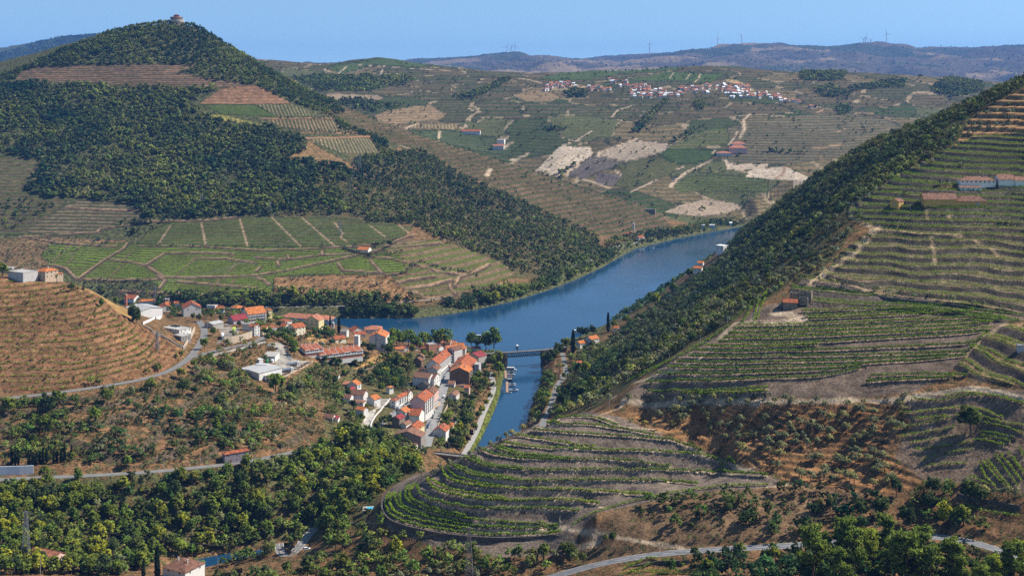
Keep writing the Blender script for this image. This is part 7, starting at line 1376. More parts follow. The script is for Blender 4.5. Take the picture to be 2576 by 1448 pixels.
# ruin and red roofed hut
p = hit(*q8(320, 830)); pm = CS[q8] * p[1] / F; m = MB()
def rw(x0, x1, y0, y1, h): m.box(x0, x1, y0, y1, -2, h)
rw(-14, -12.6, 0, .6, 6.5); rw(-12.6, -11.6, 0, .6, 2.4); rw(-11.6, -9.8, 0, .6, 5.6); rw(-9.8, -8.4, 0, .6, 1.2); rw(-8.4, -6.9, 0, .6, 7); rw(-6.9, -5.9, 0, .6, 2.6); rw(-5.9, -4.5, 0, .6, 6.2); rw(-4.5, -3.6, 0, .6, 3.2); rw(-3.6, 0, 0, .6, 7.2); rw(0, .6, 0, 4, 7.4); rw(0, .6, 4, 5, 4); rw(0, .6, 5, 9, 6.8); rw(-14, -8, 8.4, 9, 4.4); rw(-8, -3, 8.4, 9, 6.4); rw(-3, 0, 8.4, 9, 3.6); rw(-14.6, -14, 0, 9, 5.5); rw(-7, -2, -4, -3.4, 4); rw(-2, -1.4, -4, 0, 3.6); rw(-7.6, -7, -4, 0, 3.2)
tag(m.build('stone_ruin', [STONEM], None, (p[0], p[1], p[2]), -.35), 'roofless grey stone ruin beside the vine slab', 'ruin'); NOGO.append((p[0] - 6, p[1] + 3, 1, 0, 11, 9))
H_('low red roofed stone hut below the roofless ruin', q8, 222, 880, 120, R=240, th=12, h=4.5, rc='red', wc='stone', win=(0, 0, 0), cat='hut', name='hut', dep=7)
H_('tiny pale hut on the shaded terraces at the right edge', q8, 1931, 1200, 1890, dep=4, th=10, h=3, roof='flat', rc='flat', wc='lilac', win=(0, 1, 0), cat='hut', name='hut')
# -- bottom left
h_ = H_('purple-grey roadside house with a red hipped roof and white windows', r1, 1700, 600, 1668, R=1870, th=58, h=6.5, roof='hip', rc='red', wc='purple', win=(2, 1, 3), door='s', dep=18)
H_('pink house with a ribbed red roof by the lattice tower', r1, 400, 1400, 170, R=465, th=22, h=5, rc='salmon', wc='pink', ridge='w', win=(1, 2, 1), dep=12)
H_('house with a brown hipped roof and two chimneys at the bottom edge', r1, 1400, 1490, 1200, R=1500, th=28, h=5, roof='hip', rc='brown', wc='white', win=(1, 2, 2), chim=2)
# far farms
H_('white farmstead with a long red roof on the far hillside', q2, 1690, 1022, 1545, dep=16, th=5, h=11, rc='red', wc='white', win=(1, 5, 0), name='farmhouse', cat='farmhouse', deep=8)
H_('white hall of the stepped farm on the far hillside', q2, 1872, 1100, 1818, dep=18, th=10, h=15, roof='flat', rc='white', wc='white', win=(1, 3, 0), name='farm_hall', cat='farmhouse', deep=8)
H_('pinkish lower hall of the stepped farm on the far hillside', q2, 1868, 1130, 1785, dep=14, th=8, h=10, rc='salmon', wc='lgrey', win=(0, 0, 0), name='farm_hall', cat='farmhouse', deep=8)
H_('large estate building with a red roof above the pale fields', q3, 1775, 1160, 1640, dep=26, th=6, h=14, roof='hip', rc='salmon', wc='pink', win=(1, 7, 0), name='farm_hall', cat='farmhouse', deep=8, rh=7)
H_('upper hall of the estate with a red roof', q3, 1765, 1135, 1655, dep=26, th=6, h=16, roof='hip', rc='salmon', wc='lgrey', win=(0, 0, 0), name='farm_hall', cat='farmhouse', deep=8, rh=6, dd=30)
H_('low front barn of the estate with a red roof', q3, 1655, 1180, 1543, dep=20, th=5, h=8, roof='hip', rc='salmon', wc='lgrey', win=(0, 5, 0), name='barn', cat='barn', deep=8)
# round building on the hilltop
yy = 2738; xx = (441 - UC) / F * yy; p = (xx, yy, zat(xx, yy)); m = MB(); s_ = CS[q1] * p[1] / F; r_ = 57 * s_; e = tag(empty('round_building', (p[0], p[1] + 10, p[2] - 1)), 'round tiered stone building crowning the wooded hill', 'building')
m = MB(); m.cyl(0, 0, -10, 9, r_, 32); m.build('lower_drum', [WM('tan')], e); m = MB(); m.cyl(0, 0, 9, 10.5, r_ * 1.06, 32); m.build('terrace_slab', [WM('lgrey')], e); m = MB(); m.cyl(0, 0, 10.5, 16, r_ * .78, 28); m.build('upper_drum', [WM('brown')], e); m = MB(); m.cyl(0, 0, 16, 18, r_ * .86, 28, 0, r_ * .8); m.build('upper_roof', [RM('old')], e); m = MB(); m.cyl(0, 0, 18, 22, r_ * .36, 16); m.cyl(0, 0, 22, 24.5, r_ * .44, 16, 0, .3); m.build('lantern', [RM('brown')], e)
for k in range(18): a = pi + pi * k / 17; m = MB(); m.box(-.9, .9, -.2, .3, 2, 6); m.build('window', [GLASS], e, (cos(a) * (r_ + .05), sin(a) * (r_ + .05), 0), a + pi / 2)
# far villages
VIL = [((240,640,300,688), 9, 'at the near end of the far village'), ((295,628,480,668), 20, 'in the first far village cluster'), ((580,650,660,690), 9, 'between the two far village clusters'), ((735,600,870,655), 16, 'in the upper middle of the far village'), ((875,650,1040,690), 16, 'on the middle slope of the far village'), ((890,682,1168,742), 40, 'in the dense heart of the far village'), ((680,675,740,690), 4, 'just below the far village trees'), ((1260,660,1385,718), 16, 'on the far village road'), ((1390,648,1500,712), 12, 'beside the far village gardens'), ((1530,642,1600,690), 10, 'in the upper eastern village'), ((1600,645,1790,715), 38, 'in the dense eastern village'), ((1640,700,1931,742), 28, 'along the lower edge of the eastern village'), ((1170,710,1260,735), 6, 'on the lane joining the far villages')]
VIL2 = [((0,720,100,755), 11, 'at the end of the eastern village'), ((95,748,150,775), 5, 'just past the eastern village'), ((190,760,300,795), 5, 'strung out beyond the eastern village'), ((310,800,370,822), 3, 'lowest on the road past the village')]
def far_house(w, d, h, rc, wc):
    m = MB(); m.box(-w / 2, w / 2, -d / 2, d / 2, -5, h, 0); m.add([(-w / 2 - .6, -d / 2 - .6, h), (w / 2 + .6, -d / 2 - .6, h), (w / 2 + .6, d / 2 + .6, h), (-w / 2 - .6, d / 2 + .6, h), (-w / 2 - .6, 0, h + 3), (w / 2 + .6, 0, h + 3)], [(0, 1, 5, 4), (2, 3, 4, 5), (0, 4, 3), (1, 2, 5), (3, 2, 1, 0)], 1)
    for i in (-1, 0, 1): m.box(i * w * .3 - .7, i * w * .3 + .7, -d / 2 - .08, -d / 2 + .05, h * .5, h * .8, 2)
    return m.mesh('far_house', [WM(wc), RM(rc), GLASS])
gv = np.random.default_rng(5)
FH = [(far_house(w * .8, d * .8, h * .8, rc, wc), f'{wn} house with a {rn} roof') for w, d, h, rc, wc, wn, rn in [(12, 9, 7, 'red', 'white', 'white', 'red'), (10, 8, 8.5, 'orange', 'white', 'tall white', 'orange'), (15, 9, 6, 'salmon', 'cream', 'cream', 'long pinkish'), (9, 8, 6, 'brown', 'tan', 'tan', 'brown'), (13, 9, 9, 'salmon', 'white', 'big white', 'pinkish'), (11, 9, 6.5, 'white', 'white', 'flat white', 'white')]]
for L_, c_ in ((VIL, q3), (VIL2, q4)):
    for (x0, y0, x1, y1), n_, where in L_:
        done = []
        for k in range(n_ * 6):
            if len(done) >= n_: break
            x, y = gv.uniform(x0, x1), gv.uniform(y0, y1)
            if any(abs(x - a) < 15 and abs(y - b) < 7 for a, b in done): continue
            done.append((x, y)); p = hit(*c_(x, y))
            if p[1] < 2500: continue
            me, wl = FH[gv.choice(6, p=[.1, .05, .2, .2, .2, .25])]
            tag(link('village_house', me, None, p, gv.normal() * .35 + (.3 if x > 1400 else 0)), f'{wl} {where}', 'house', 'houses of the far villages')
# ------------------------------------------------------------------ walls, bridges, vehicles, boats, towers
def wall(name, label, uv, up, down, th, mat, off=0.0, cat='wall', ztop=None, step=4.0, group=None):
    P = resample(np.array(uv if len(uv[0]) == 3 else hits(dense_uv(uv, 10))), step); t = np.gradient(P[:, :2], axis=0); t /= np.linalg.norm(t, axis=1)[:, None] + 1e-9; n_ = np.stack([-t[:, 1], t[:, 0]], 1)
    a = P[:, :2] + n_ * (off - th / 2); b = P[:, :2] + n_ * (off + th / 2); zt = (smooth(P, 2)[:, 2] + up) if ztop is None else np.full(len(P), ztop); V = []; Q = []
    for i in range(len(P)): V += [(*a[i], zt[i]), (*b[i], zt[i]), (*b[i], P[i, 2] - down), (*a[i], P[i, 2] - down)]
    for i in range(len(P) - 1):
        for k in range(4): Q.append((4*i+k, 4*i+(k+1)%4, 4*i+4+(k+1)%4, 4*i+4+k))
    Q += [(0, 3, 2, 1), tuple(4 * (len(P) - 1) + k for k in (0, 1, 2, 3))]
    return tag(link(name, mesh_np(name, np.array(V), np.array(Q), [mat])), label, cat, group)
kr = row_xyz(KNOLL[0][1]); kr = kr[np.argsort(kr[:, 1])[::-1]] if False else kr
k0 = np.argmin(kr[:, 0]); kw = kr[k0:]; t = np.gradient(kw[:, :2], axis=0); t /= np.linalg.norm(t, axis=1)[:, None]; kw = kw.copy(); kw[:, 0] += t[:, 1] * 2.6; kw[:, 1] -= t[:, 0] * 2.6; kw[:, 2] = smooth(kw, 6)[:, 2] + .2
e_ = hit(*cH(2095, 1330)); kw = np.vstack([kw, [e_[0], e_[1] - 1, kw[-1, 2]]])
wall('retaining_wall', 'dark stone retaining wall round the foot of the knoll', kw, 0.1, 9, .9, STONED, 0, step=3)
wall('retaining_wall', 'tall stone and concrete wall below the truck yard', cv(c6, [(668, 1195), (760, 1150), (870, 1095), (1000, 1030), (1128, 955)]), .9, 11, .8, TANM)
wall('retaining_wall', 'weathered tan stone wall above the depot road', cv(c5, [(1610, 745), (1720, 730), (1850, 700), (1985, 655)]), 7, 2, .8, TANM, 2.5)
wall('retaining_wall', 'sandy stone wall of the modern house along the road', cv(c5, [(1135, 852), (1185, 760), (1230, 680), (1280, 585)]), 6.5, 2, .7, TANM, 4.5)
wall('garden_wall', 'white topped wall behind the modern house', cv(c5, [(552, 475), (640, 435), (720, 400), (800, 352)]), 2.4, 3, .5, WHITEM)
wall('garden_wall', 'long concrete wall between vineyard and modern house', cv(c5, [(548, 490), (640, 545), (740, 600), (900, 690), (1010, 750), (1100, 795)]), 1.6, 3, .4, CONCM)
wall('ramp_wall', 'curved white parapet wall along the stone paved ramp', cv(c7, [(522, 1195), (545, 1120), (590, 1050), (650, 985), (700, 925), (755, 858)]), 1.2, 9, .7, WHITEM)
wall('parapet', 'low grey guard wall along the depot road', cv(c5, [(1400, 855), (1600, 815), (1800, 765), (2080, 692)]), .9, 4, .35, CONCM, -4.5)
wall('retaining_wall', 'curved dark stone wall above the orchard', cv(c6, [(1610, 1090), (1760, 1075), (1900, 1030), (2000, 975)]), 1.0, 5, .7, STONEM)
wall('retaining_wall', 'high white block wall at the left roadside', cv(r1, [(-60, 695), (60, 692), (160, 690), (250, 684)]), 6.2, 1, .6, wallmat('wall_blue_white', (.62, .64, .68), .4), 1.0)
wall('retaining_wall', 'dark stone terrace wall below the diagonal olive path', cv(q8, [(380, 700), (600, 725), (800, 765), (1000, 805), (1250, 825), (1500, 855), (1700, 890), (1931, 930)]), .4, 4.5, .9, STONED, -3.5)
wall('retaining_wall', 'tall dark terrace wall below the olive line', cv(r4, [(1450, 825), (1600, 860), (1800, 890), (1936, 920)]), .3, 6, .8, STONED, -2)
wall('street_wall', 'low buff wall along the river side of the street', cv(c7, [(1240, 1290), (1290, 1150), (1340, 1040), (1390, 940), (1415, 870)]), 1.1, 3, .4, TANM, -2)
wall('retaining_wall', 'stone wall under the road bend at the bottom', cv(r3, [(540, 1448), (700, 1395), (900, 1335), (1100, 1300), (1300, 1290)]), .3, 5, .7, STONED, -7)
wall('pool_terrace_wall', 'grey stone wall of the pool terrace', cv(r2, [(640, 1040), (720, 1050), (820, 1055), (920, 1050)]), .5, 5, .8, STONEM)
wall('guard_rail', 'steel guard rail along the hillside road', [(x, y, z + .55) for x, y, z in np.column_stack([ROADS['low'][0][:, 0], ROADS['low'][0][:, 1] - 4.2, ROADS['low'][0][:, 2]])][4:90], .2, -.1, .12, METAL, cat='guard rail')
wall('guard_rail', 'steel guard rail along the upper curved road', [(x, y, z + .55) for x, y, z in np.column_stack([ROADS['up'][0][:, 0] + 2, ROADS['up'][0][:, 1] - 4.0, ROADS['up'][0][:, 2]])][4:60], .2, -.1, .12, METAL, cat='guard rail')
# pool
p = hit(*r2(855, 960)); e = tag(empty('swimming_pool', (p[0], p[1], p[2] + 1.2), .12), 'turquoise swimming pool on a walled terrace', 'pool'); m = MB(); m.box(-4, 7, -1.5, 6.5, -4, 0); m.build('deck', [simple('pool_deck', (.26, .235, .2))], e); m = MB(); m.box(-1.5, 6.2, .5, 4.8, .005, .03); pm_, n_, b_ = newmat('pool_water'); b_.inputs['Base Color'].default_value = (.03, .42, .62, 1); b_.inputs['Roughness'].default_value = .1; m.build('pool_water', [pm_], e); m = MB()
for a in ((-1.8, 6.5, .2, .5), (-1.8, 6.5, 4.8, 5.1), (-1.8, -1.5, .5, 4.8), (6.2, 6.5, .5, 4.8)): m.box(*a, 0, .12)
m.build('coping', [simple('pool_coping', (.62, .6, .56))], e); NOGO.append((p[0], p[1], 1, 0, 12, 9))
# iron bridge
A = Vector((*uvw(1266, 926), 0)); za = 16.0
def at_z(u, v, z): d = dz(v, z); return Vector(((u - UC) / F * d, d, z))
B0, B1, B2, B3 = at_z(1214, 889, 16), at_z(1271, 885.5, 16.5), at_z(1366, 879, 16.5), at_z(1424, 872, 16)
e = tag(empty('iron_bridge', (B1.x, B1.y, 0)), 'dark iron lattice bridge over the side river mouth', 'bridge'); o_ = Vector((B1.x, B1.y, 0))
IRON = simple('bridge_iron', (.045, .047, .05), .6, .15, 1)
def rel(v): return v - o_
dirv = (B2 - B1); L_ = dirv.length; dn = dirv.normalized(); sv = Vector((dn.y, -dn.x, 0)).normalized()
m = MB()
for a, b in ((B0, B1), (B1, B2), (B2, B3)):
    d_ = (b - a).normalized(); s_ = Vector((d_.y, -d_.x, 0)).normalized() * 2.6; q = [rel(a) + s_, rel(b) + s_, rel(b) - s_, rel(a) - s_]; slab(m, *[tuple(v) for v in q], .5)
m.build('deck', [simple('bridge_deck', (.15, .145, .14))], e)
for sd_ in (1, -1):
    m = MB(); off = sv * 2.4 * sd_; t0, b0 = rel(B1) + off + Vector((0, 0, -.4)), rel(B1) + off + Vector((0, 0, -5.2))
    m.bar(t0, t0 + dn * L_, .5); m.bar(b0, b0 + dn * L_, .45); n_ = 16
    for i in range(n_): p0, p1 = dn * (L_ * i / n_), dn * (L_ * (i + 1) / n_); m.bar(t0 + p0, b0 + p1, .2); m.bar(b0 + p0, t0 + p1, .2)
    for i in range(0, n_ + 1, 3): p0 = dn * (L_ * i / n_); m.bar(t0 + p0, b0 + p0, .14)
    m.build('lattice_girder', [IRON], e)
    m = MB()
    for a, b in ((B0, B1), (B1, B2), (B2, B3)):
        a_, b_ = rel(a) + sv * 2.5 * sd_, rel(b) + sv * 2.5 * sd_; m.bar(a_ + Vector((0, 0, 1.1)), b_ + Vector((0, 0, 1.1)), .05)
        for i in range(13): c_ = a_ + (b_ - a_) * i / 12; m.bar(c_, c_ + Vector((0, 0, 1.1)), .04)
    m.build('railing', [IRON], e)
for P_0, wd in ((B1, 3.2), (B2, 3.2)):
    m = MB(); q = rel(P_0); m.box(-wd / 2 - .4, wd / 2 + .4, -3.4, 3.4, -3, 1.2); m.box(-wd / 2, wd / 2, -3, 3, 1.2, 15.6); m.box(-wd / 2 - .3, wd / 2 + .3, -3.3, 3.3, 10.2, 10.9); m.build('stone_pier', [STONED], e, (q.x, q.y, 0), math.atan2(dn.y, dn.x))
for P_0, P_1 in ((B0, B1), (B2, B3)):
    m = MB(); a, b = rel(P_0), rel(P_1); d_ = (b - a).normalized(); s_ = Vector((d_.y, -d_.x, 0)) * 2.3; zz = Vector((0, 0, 1)); V = [a + s_ - zz * .5, b + s_ - zz * .5, b - s_ - zz * .5, a - s_ - zz * .5]; slab(m, *[tuple(v) for v in V], 13); m.build('approach_wall', [STONED], e)
# stone arch bridge at the street end
P = np.array([hit(*r2(1290, 515)), (0, 0, 0), hit(*r2(1570, 545))]); zb = 12.5; a, b = at_z(*r2(1285, 515), zb), at_z(*r2(1580, 548), zb); e = tag(empty('stone_bridge', (a.x, a.y, 0)), 'dark stone road bridge at the lower end of the street', 'bridge'); d_ = b - a; L_ = d_.length; ang = math.atan2(d_.y, d_.x)
m = MB(); m.box(-2, L_ + 2, -3, 3, zb - .6, zb); m.build('deck', [ASP], e, None, ang); m = MB(); m.box(-2, L_ + 2, -3.4, -3, zb - .6, zb + .9); m.box(-2, L_ + 2, 3, 3.4, zb - .6, zb + .9); m.build('parapet', [STONEM], e, None, ang)
m = MB(); n_ = 14
for s_ in (-3.3, 3.2):
    V = [(0, s_, zb - .6), (0, s_, -3)]; up_ = [(L_ * i / n_, s_, zb - .6) for i in range(n_ + 1)]; lo_ = [(L_ * i / n_, s_, max(-3, -2 + (zb - 2.2) * math.sqrt(max(0, 1 - ((i / n_ - .5) / .36) ** 2))) if abs(i / n_ - .5) < .36 else -3) for i in range(n_ + 1)]
    m.add(up_ + lo_, [(i, i + 1, n_ + 2 + i, n_ + 1 + i) for i in range(n_)])
m.build('arch_wall', [STONED], e, None, ang)
# vehicles
@once
def car_me(c, kind):
    m = MB(); L_, w, h1, h2 = {'car': (4.2, 1.76, .82, 1.46), 'van': (5.2, 1.95, 1.05, 2.3), 'suv': (4.5, 1.85, .95, 1.7), 'pickup': (5.1, 1.85, .95, 1.75)}[kind]; w2 = w / 2
    pr = {'car': [(-2.1, .35), (-2.1, .8), (-1.9, .9), (1.0, .9), (2.0, .72), (2.1, .35)], 'suv': [(-2.25, .4), (-2.2, .95), (1.1, 1.0), (2.15, .85), (2.25, .4)], 'van': [(-2.6, .4), (-2.6, 1.2), (1.7, 1.15), (2.5, 1.0), (2.6, .4)], 'pickup': [(-2.5, .45), (-2.5, 1.0), (1.2, 1.0), (2.4, .85), (2.5, .45)]}[kind]
    cb = {'car': [(-1.75, .9), (-1.2, h2), (.25, h2), (1.05, .9)], 'suv': [(-2.1, .97), (-1.85, h2), (.4, h2), (1.15, .97)], 'van': [(-2.58, 1.17), (-2.5, h2), (1.1, h2), (1.85, 1.12)], 'pickup': [(-.6, 1.0), (-.45, h2), (.7, h2), (1.35, 1.0)]}[kind]
    def prism(p, hw, hw2, mi): n_ = len(p); zt = max(q[1] for q in p); f = lambda q: hw2 if q[1] == zt else hw; m.add([(x, -f((x, z)), z) for x, z in p] + [(x, f((x, z)), z) for x, z in p], [tuple(range(n_)), tuple(range(n_, 2 * n_))[::-1]] + [(i, n_ + i, n_ + (i + 1) % n_, (i + 1) % n_) for i in range(n_)], mi)
    prism(pr, w2, w2 * .97, 0); prism(cb, w2 * .93, w2 * .78, 1 if kind != 'van' else 0)
    x0, x1 = cb[1][0], cb[2][0]; m.box(x0 + .05, x1 - .05, -w2 * .76, w2 * .76, h2 - .02, h2 + .04, 0)
    if kind == 'van': m.box(1.15, 1.7, -w2 * .9, w2 * .9, 1.35, 1.95, 1)
    if kind == 'pickup': m.box(-2.4, -.7, -w2 * .9, w2 * .9, 1.0, 1.05, 2)
    for x in (-L_ * .31, L_ * .31):
        for s_ in (-1, 1):
            n_ = 10; y0, y1 = s_ * (w2 - .2), s_ * (w2 + .02); V = [(x + .33 * cos(2 * pi * i / n_), y, .33 + .33 * sin(2 * pi * i / n_)) for y in (y0, y1) for i in range(n_)]; m.add(V, [(i, (i + 1) % n_, n_ + (i + 1) % n_, n_ + i) for i in range(n_)] + [tuple(range(n_)), tuple(range(n_, 2 * n_))], 2)
    for s_ in (-1, 1): m.box(L_ / 2 - .12, L_ / 2 - .02, s_ * w2 * .72 - .16, s_ * w2 * .72 + .16, .6, .75, 3)
    return m.mesh('car_form', [simple('car_paint_' + c, CARC[c], .3, .03), GLASS, BLACK, simple('car_lamp', (.8, .8, .75), .2)])
CARC = {'white': (.72, .72, .71), 'silver': (.42, .43, .45), 'black': (.025, .025, .028), 'blue': (.05, .14, .34), 'navy': (.03, .045, .10), 'red': (.42, .03, .03), 'grey': (.16, .17, .18), 'teal': (.08, .24, .20), 'beige': (.5, .46, .38)}
def heading(key, x, y):
    pl = ROADS[key][0]; i = int(np.argmin(np.hypot(pl[:, 0] - x, pl[:, 1] - y))); i = min(max(i, 1), len(pl) - 2); d_ = pl[i + 1] - pl[i - 1]; return math.atan2(d_[1], d_[0])
def car(cvf, x, y, c, kind='car', road_=None, rz=0.0, label='', group=None):
    p = hit(*cvf(x, y)); a = heading(road_, p[0], p[1]) if road_ else rz
    nm = {'car': 'parked_car', 'van': 'white_van' if c == 'white' else 'parked_van', 'suv': 'parked_car', 'pickup': 'pickup_truck'}[kind]
    o = link(nm, car_me(c, kind), None, (p[0], p[1], p[2] + .12), a); tag(o, label, {'car': 'car', 'suv': 'car', 'van': 'van', 'pickup': 'pickup'}[kind], group); return o
MAIN_ = [(1432,468,'white'),(1441,493,'red'),(1428,522,'white'),(1411,549,'silver'),(1396,567,'white'),(1381,601,'blue'),(1371,627,'navy'),(1346,660,'white'),(1336,687,'navy'),(1327,716,'white'),(1340,864,'white'),(1333,887,'navy'),(1319,916,'white'),(1308,941,'white'),(1300,963,'silver'),(1262,1014,'teal'),(1257,1046,'silver'),(1245,1076,'black'),(1225,1109,'white'),(1212,1136,'silver'),(1195,1161,'blue'),(1187,1187,'navy'),(1168,1217,'silver'),(1122,1298,'white')]
seen = {}
for x, y, c in reversed(MAIN_):
    seen[c] = seen.get(c, 0) + 1; car(c7, x, y, c, 'car', 'main', label=f'{ordw(seen[c] - 1)} {c} car up the main street from its lower end', group='cars parked along the main street')
car(c7, 1378, 838, 'white', 'van', 'main', label='white van alone on the sunlit side of the street'); car(c7, 1140, 1262, 'beige', 'pickup', 'main', label='pale pickup with an open bed at the lower end of the street')
seen = {}
for x, y, c, k in [(727,1071,'white','car'),(741,1056,'navy','car'),(768,1037,'white','car'),(789,1021,'silver','car'),(834,992,'black','car'),(854,967,'silver','van'),(916,936,'beige','car'),(941,915,'navy','car'),(961,901,'grey','car')]:
    seen[c] = seen.get(c, 0) + 1; car(c7, x, y, c, k, 'lane', label=f'{ordw(seen[c] - 1)} {c} {k} up the lane below the ramp wall', group='cars parked in the lane')
seen = {}
for x, y, c, a in [(665,790,'navy',1.3),(590,738,'white',.3),(566,756,'white',.3),(786,775,'grey',.3),(790,800,'silver',.3),(800,835,'black',.3),(812,862,'white',.3),(820,885,'silver',.3),(826,905,'silver',.3),(832,922,'white',.3)]:
    seen[c] = seen.get(c, 0) + 1; car(c6, x, y, c, 'car', None, a, f'{ordw(seen[c] - 1)} {c} car down the truck yard from the plane trees', 'cars in the truck yard')
for cvf, x, y, c, k, r_, a, lb in [(c8,1380,572,'white','car','bank',0,'white car on the narrow bank road'),(c8,1450,552,'white','van',None,1.2,'white van parked off the bank road'),(r2,127,553,'black','car','low',0,'black car driving on the hillside road'),(r2,385,1250,'white','suv',None,.3,'white car under the tree at the road bend'),(q6,1130,829,'white','van',None,.1,'white van on the far bank track'),(c6,1248,722,'white','pickup',None,.2,'white pickup by the open fronted house'),(c6,1746,700,'white','car',None,1.2,'white car behind the slim white tower'),(c6,1740,722,'white','car',None,1.2,'second white car behind the slim white tower'),(c5,1630,488,'white','car',None,.4,'white car by the lime green truck'),(c5,1660,496,'silver','car',None,.4,'silver car by the lime green truck'),(r1,75,603,'black','car',None,.1,'black car above the white block wall'),(c6,420,628,'silver','car',None,.9,'silver car below the dormered house'),(c6,460,610,'white','car',None,.9,'white car below the dormered house'),(c6,505,440,'silver','car',None,.9,'silver car in front of the white apartment row'),(cG,2240,778,'silver','suv',None,.3,'silver car under the pergola of the farmhouse')]:
    car(cvf, x, y, c, k, r_, a, lb)
def truck(cvf, x, y, rz, label, kind, c):
    p = hit(*cvf(x, y)); e = tag(empty('truck', (p[0], p[1], p[2] + .1), rz), label, 'truck', 'trucks at the yard'); pm2 = simple('truck_paint_' + c, {'white': (.74, .74, .73), 'lime': (.42, .52, .05)}[c], .35)
    m = MB(); m.box(4.2, 6.3, -1.2, 1.2, .7, 3.0, 0); m.box(4.4, 6.0, -1.1, 1.1, 3.0, 3.5, 0); m.box(6.28, 6.34, -1.05, 1.05, 1.9, 2.8, 1); m.box(4.8, 5.9, -1.22, 1.22, 1.9, 2.7, 1); m.build('cab', [pm2, GLASS], e)
    m = MB(); m.box(-6, 4.2, -.5, .5, .7, 1.0); m.build('chassis', [BLACK], e)
    for xx in (-5, -3.8, -2.6, 3.2, 5.4):
        for s_ in (-1.05, 1.05): m = MB(); m.add([(xx + .5 * cos(2 * pi * i / 12), y_, .5 + .5 * sin(2 * pi * i / 12)) for y_ in (s_ - .15, s_ + .15) for i in range(12)], [(i, (i + 1) % 12, 12 + (i + 1) % 12, 12 + i) for i in range(12)] + [tuple(range(12)), tuple(range(12, 24))]); m.build('wheel', [BLACK], e)
    m = MB()
    if kind == 'tank':
        n_ = 18; X_ = [-6.2, -6, 3.8, 4.0]; R_ = [.7, 1.2, 1.2, .7]
        V = [(X_[k], R_[k] * cos(2 * pi * i / n_), 2.3 + R_[k] * sin(2 * pi * i / n_)) for k in range(4) for i in range(n_)]; m.add(V, [(k * n_ + i, k * n_ + (i + 1) % n_, (k + 1) * n_ + (i + 1) % n_, (k + 1) * n_ + i) for k in range(3) for i in range(n_)] + [tuple(range(n_)), tuple(range(3 * n_, 4 * n_))]); m.build('tank', [SHINY], e)
    else: m.box(-6.2, 4.0, -1.25, 1.25, 1.05, 3.9, 0); m.box(-6.1, 3.9, -1.28, 1.28, 1.3, 2.3, 1); m.build('trailer', [pm2, simple('truck_side_' + kind, (.16, .2, .36) if kind == 'curtain' else (.6, .58, .5), .5)], e)
truck(c6, 790, 1085, .62, 'shiny tanker lorry nearest the yard wall', 'tank', 'white'); truck(c6, 872, 1010, .62, 'shiny tanker lorry behind the first one', 'tank', 'white'); truck(c6, 490, 1035, -.08, 'long white trailer with a blue side by the depot', 'curtain', 'white'); truck(c5, 1722, 570, -1.45, 'lime green lorry with a cream box', 'box', 'lime'); truck(c5, 1580, 650, -1.3, 'white box lorry parked by the round tree', 'box', 'white')
for x, y, c, lb in ((540, 965, (.05, .2, .1), 'dark green storage tank beside the yard office'), (608, 962, (.66, .66, .65), 'white storage tank beside the yard office')):
    p = hit(*c6(x, y)); m = MB(); m.cyl(0, 0, -.3, 2.4, 1.7, 16); m.cyl(0, 0, 2.4, 3.1, 1.7, 16, 0, .6); tag(m.build('storage_tank', [simple('tank_' + lb[:5].strip(), c, .5)], None, p), lb, 'tank')
p = hit(*c6(668, 1175)); m = MB(); m.box(-3, 3, -1.25, 1.25, 0, 2.6, 0)
for i in range(11): m.box(-2.9 + i * .55, -2.7 + i * .55, -1.3, 1.3, .15, 2.45, 0)
m.box(-3.02, 3.02, -1.28, 1.28, 2.6, 2.68, 1); tag(m.build('container', [simple('container_blue', (.05, .1, .28), .5), simple('container_top', (.12, .2, .4), .5)], None, (p[0], p[1], p[2] + .2), .35), 'blue shipping container at the end of the yard wall', 'container')
for k, (x, y) in enumerate([(700, 1150), (745, 1130), (800, 1110), (920, 1060), (960, 1035), (1000, 1010), (1040, 990), (1075, 975)]):
    p = hit(*c6(x, y)); m = MB()
    for i in range(7): a = gv.uniform(-.4, .4) + .5; q = gv.uniform(-1, 1, 2); m.bar((q[0] - cos(a) * 3, q[1] - sin(a) * 2, .2 + i * .22), (q[0] + cos(a) * 3, q[1] + sin(a) * 2, .3 + i * .22), .16)
    tag(m.build('scrap_heap', [simple('rusty_metal', (.15, .085, .055), .8, .4)], None, (p[0], p[1], p[2])), f'{ordw(k)} heap of rusty beams along the yard wall, counted from the container', 'scrap heap', 'scrap along the yard wall')
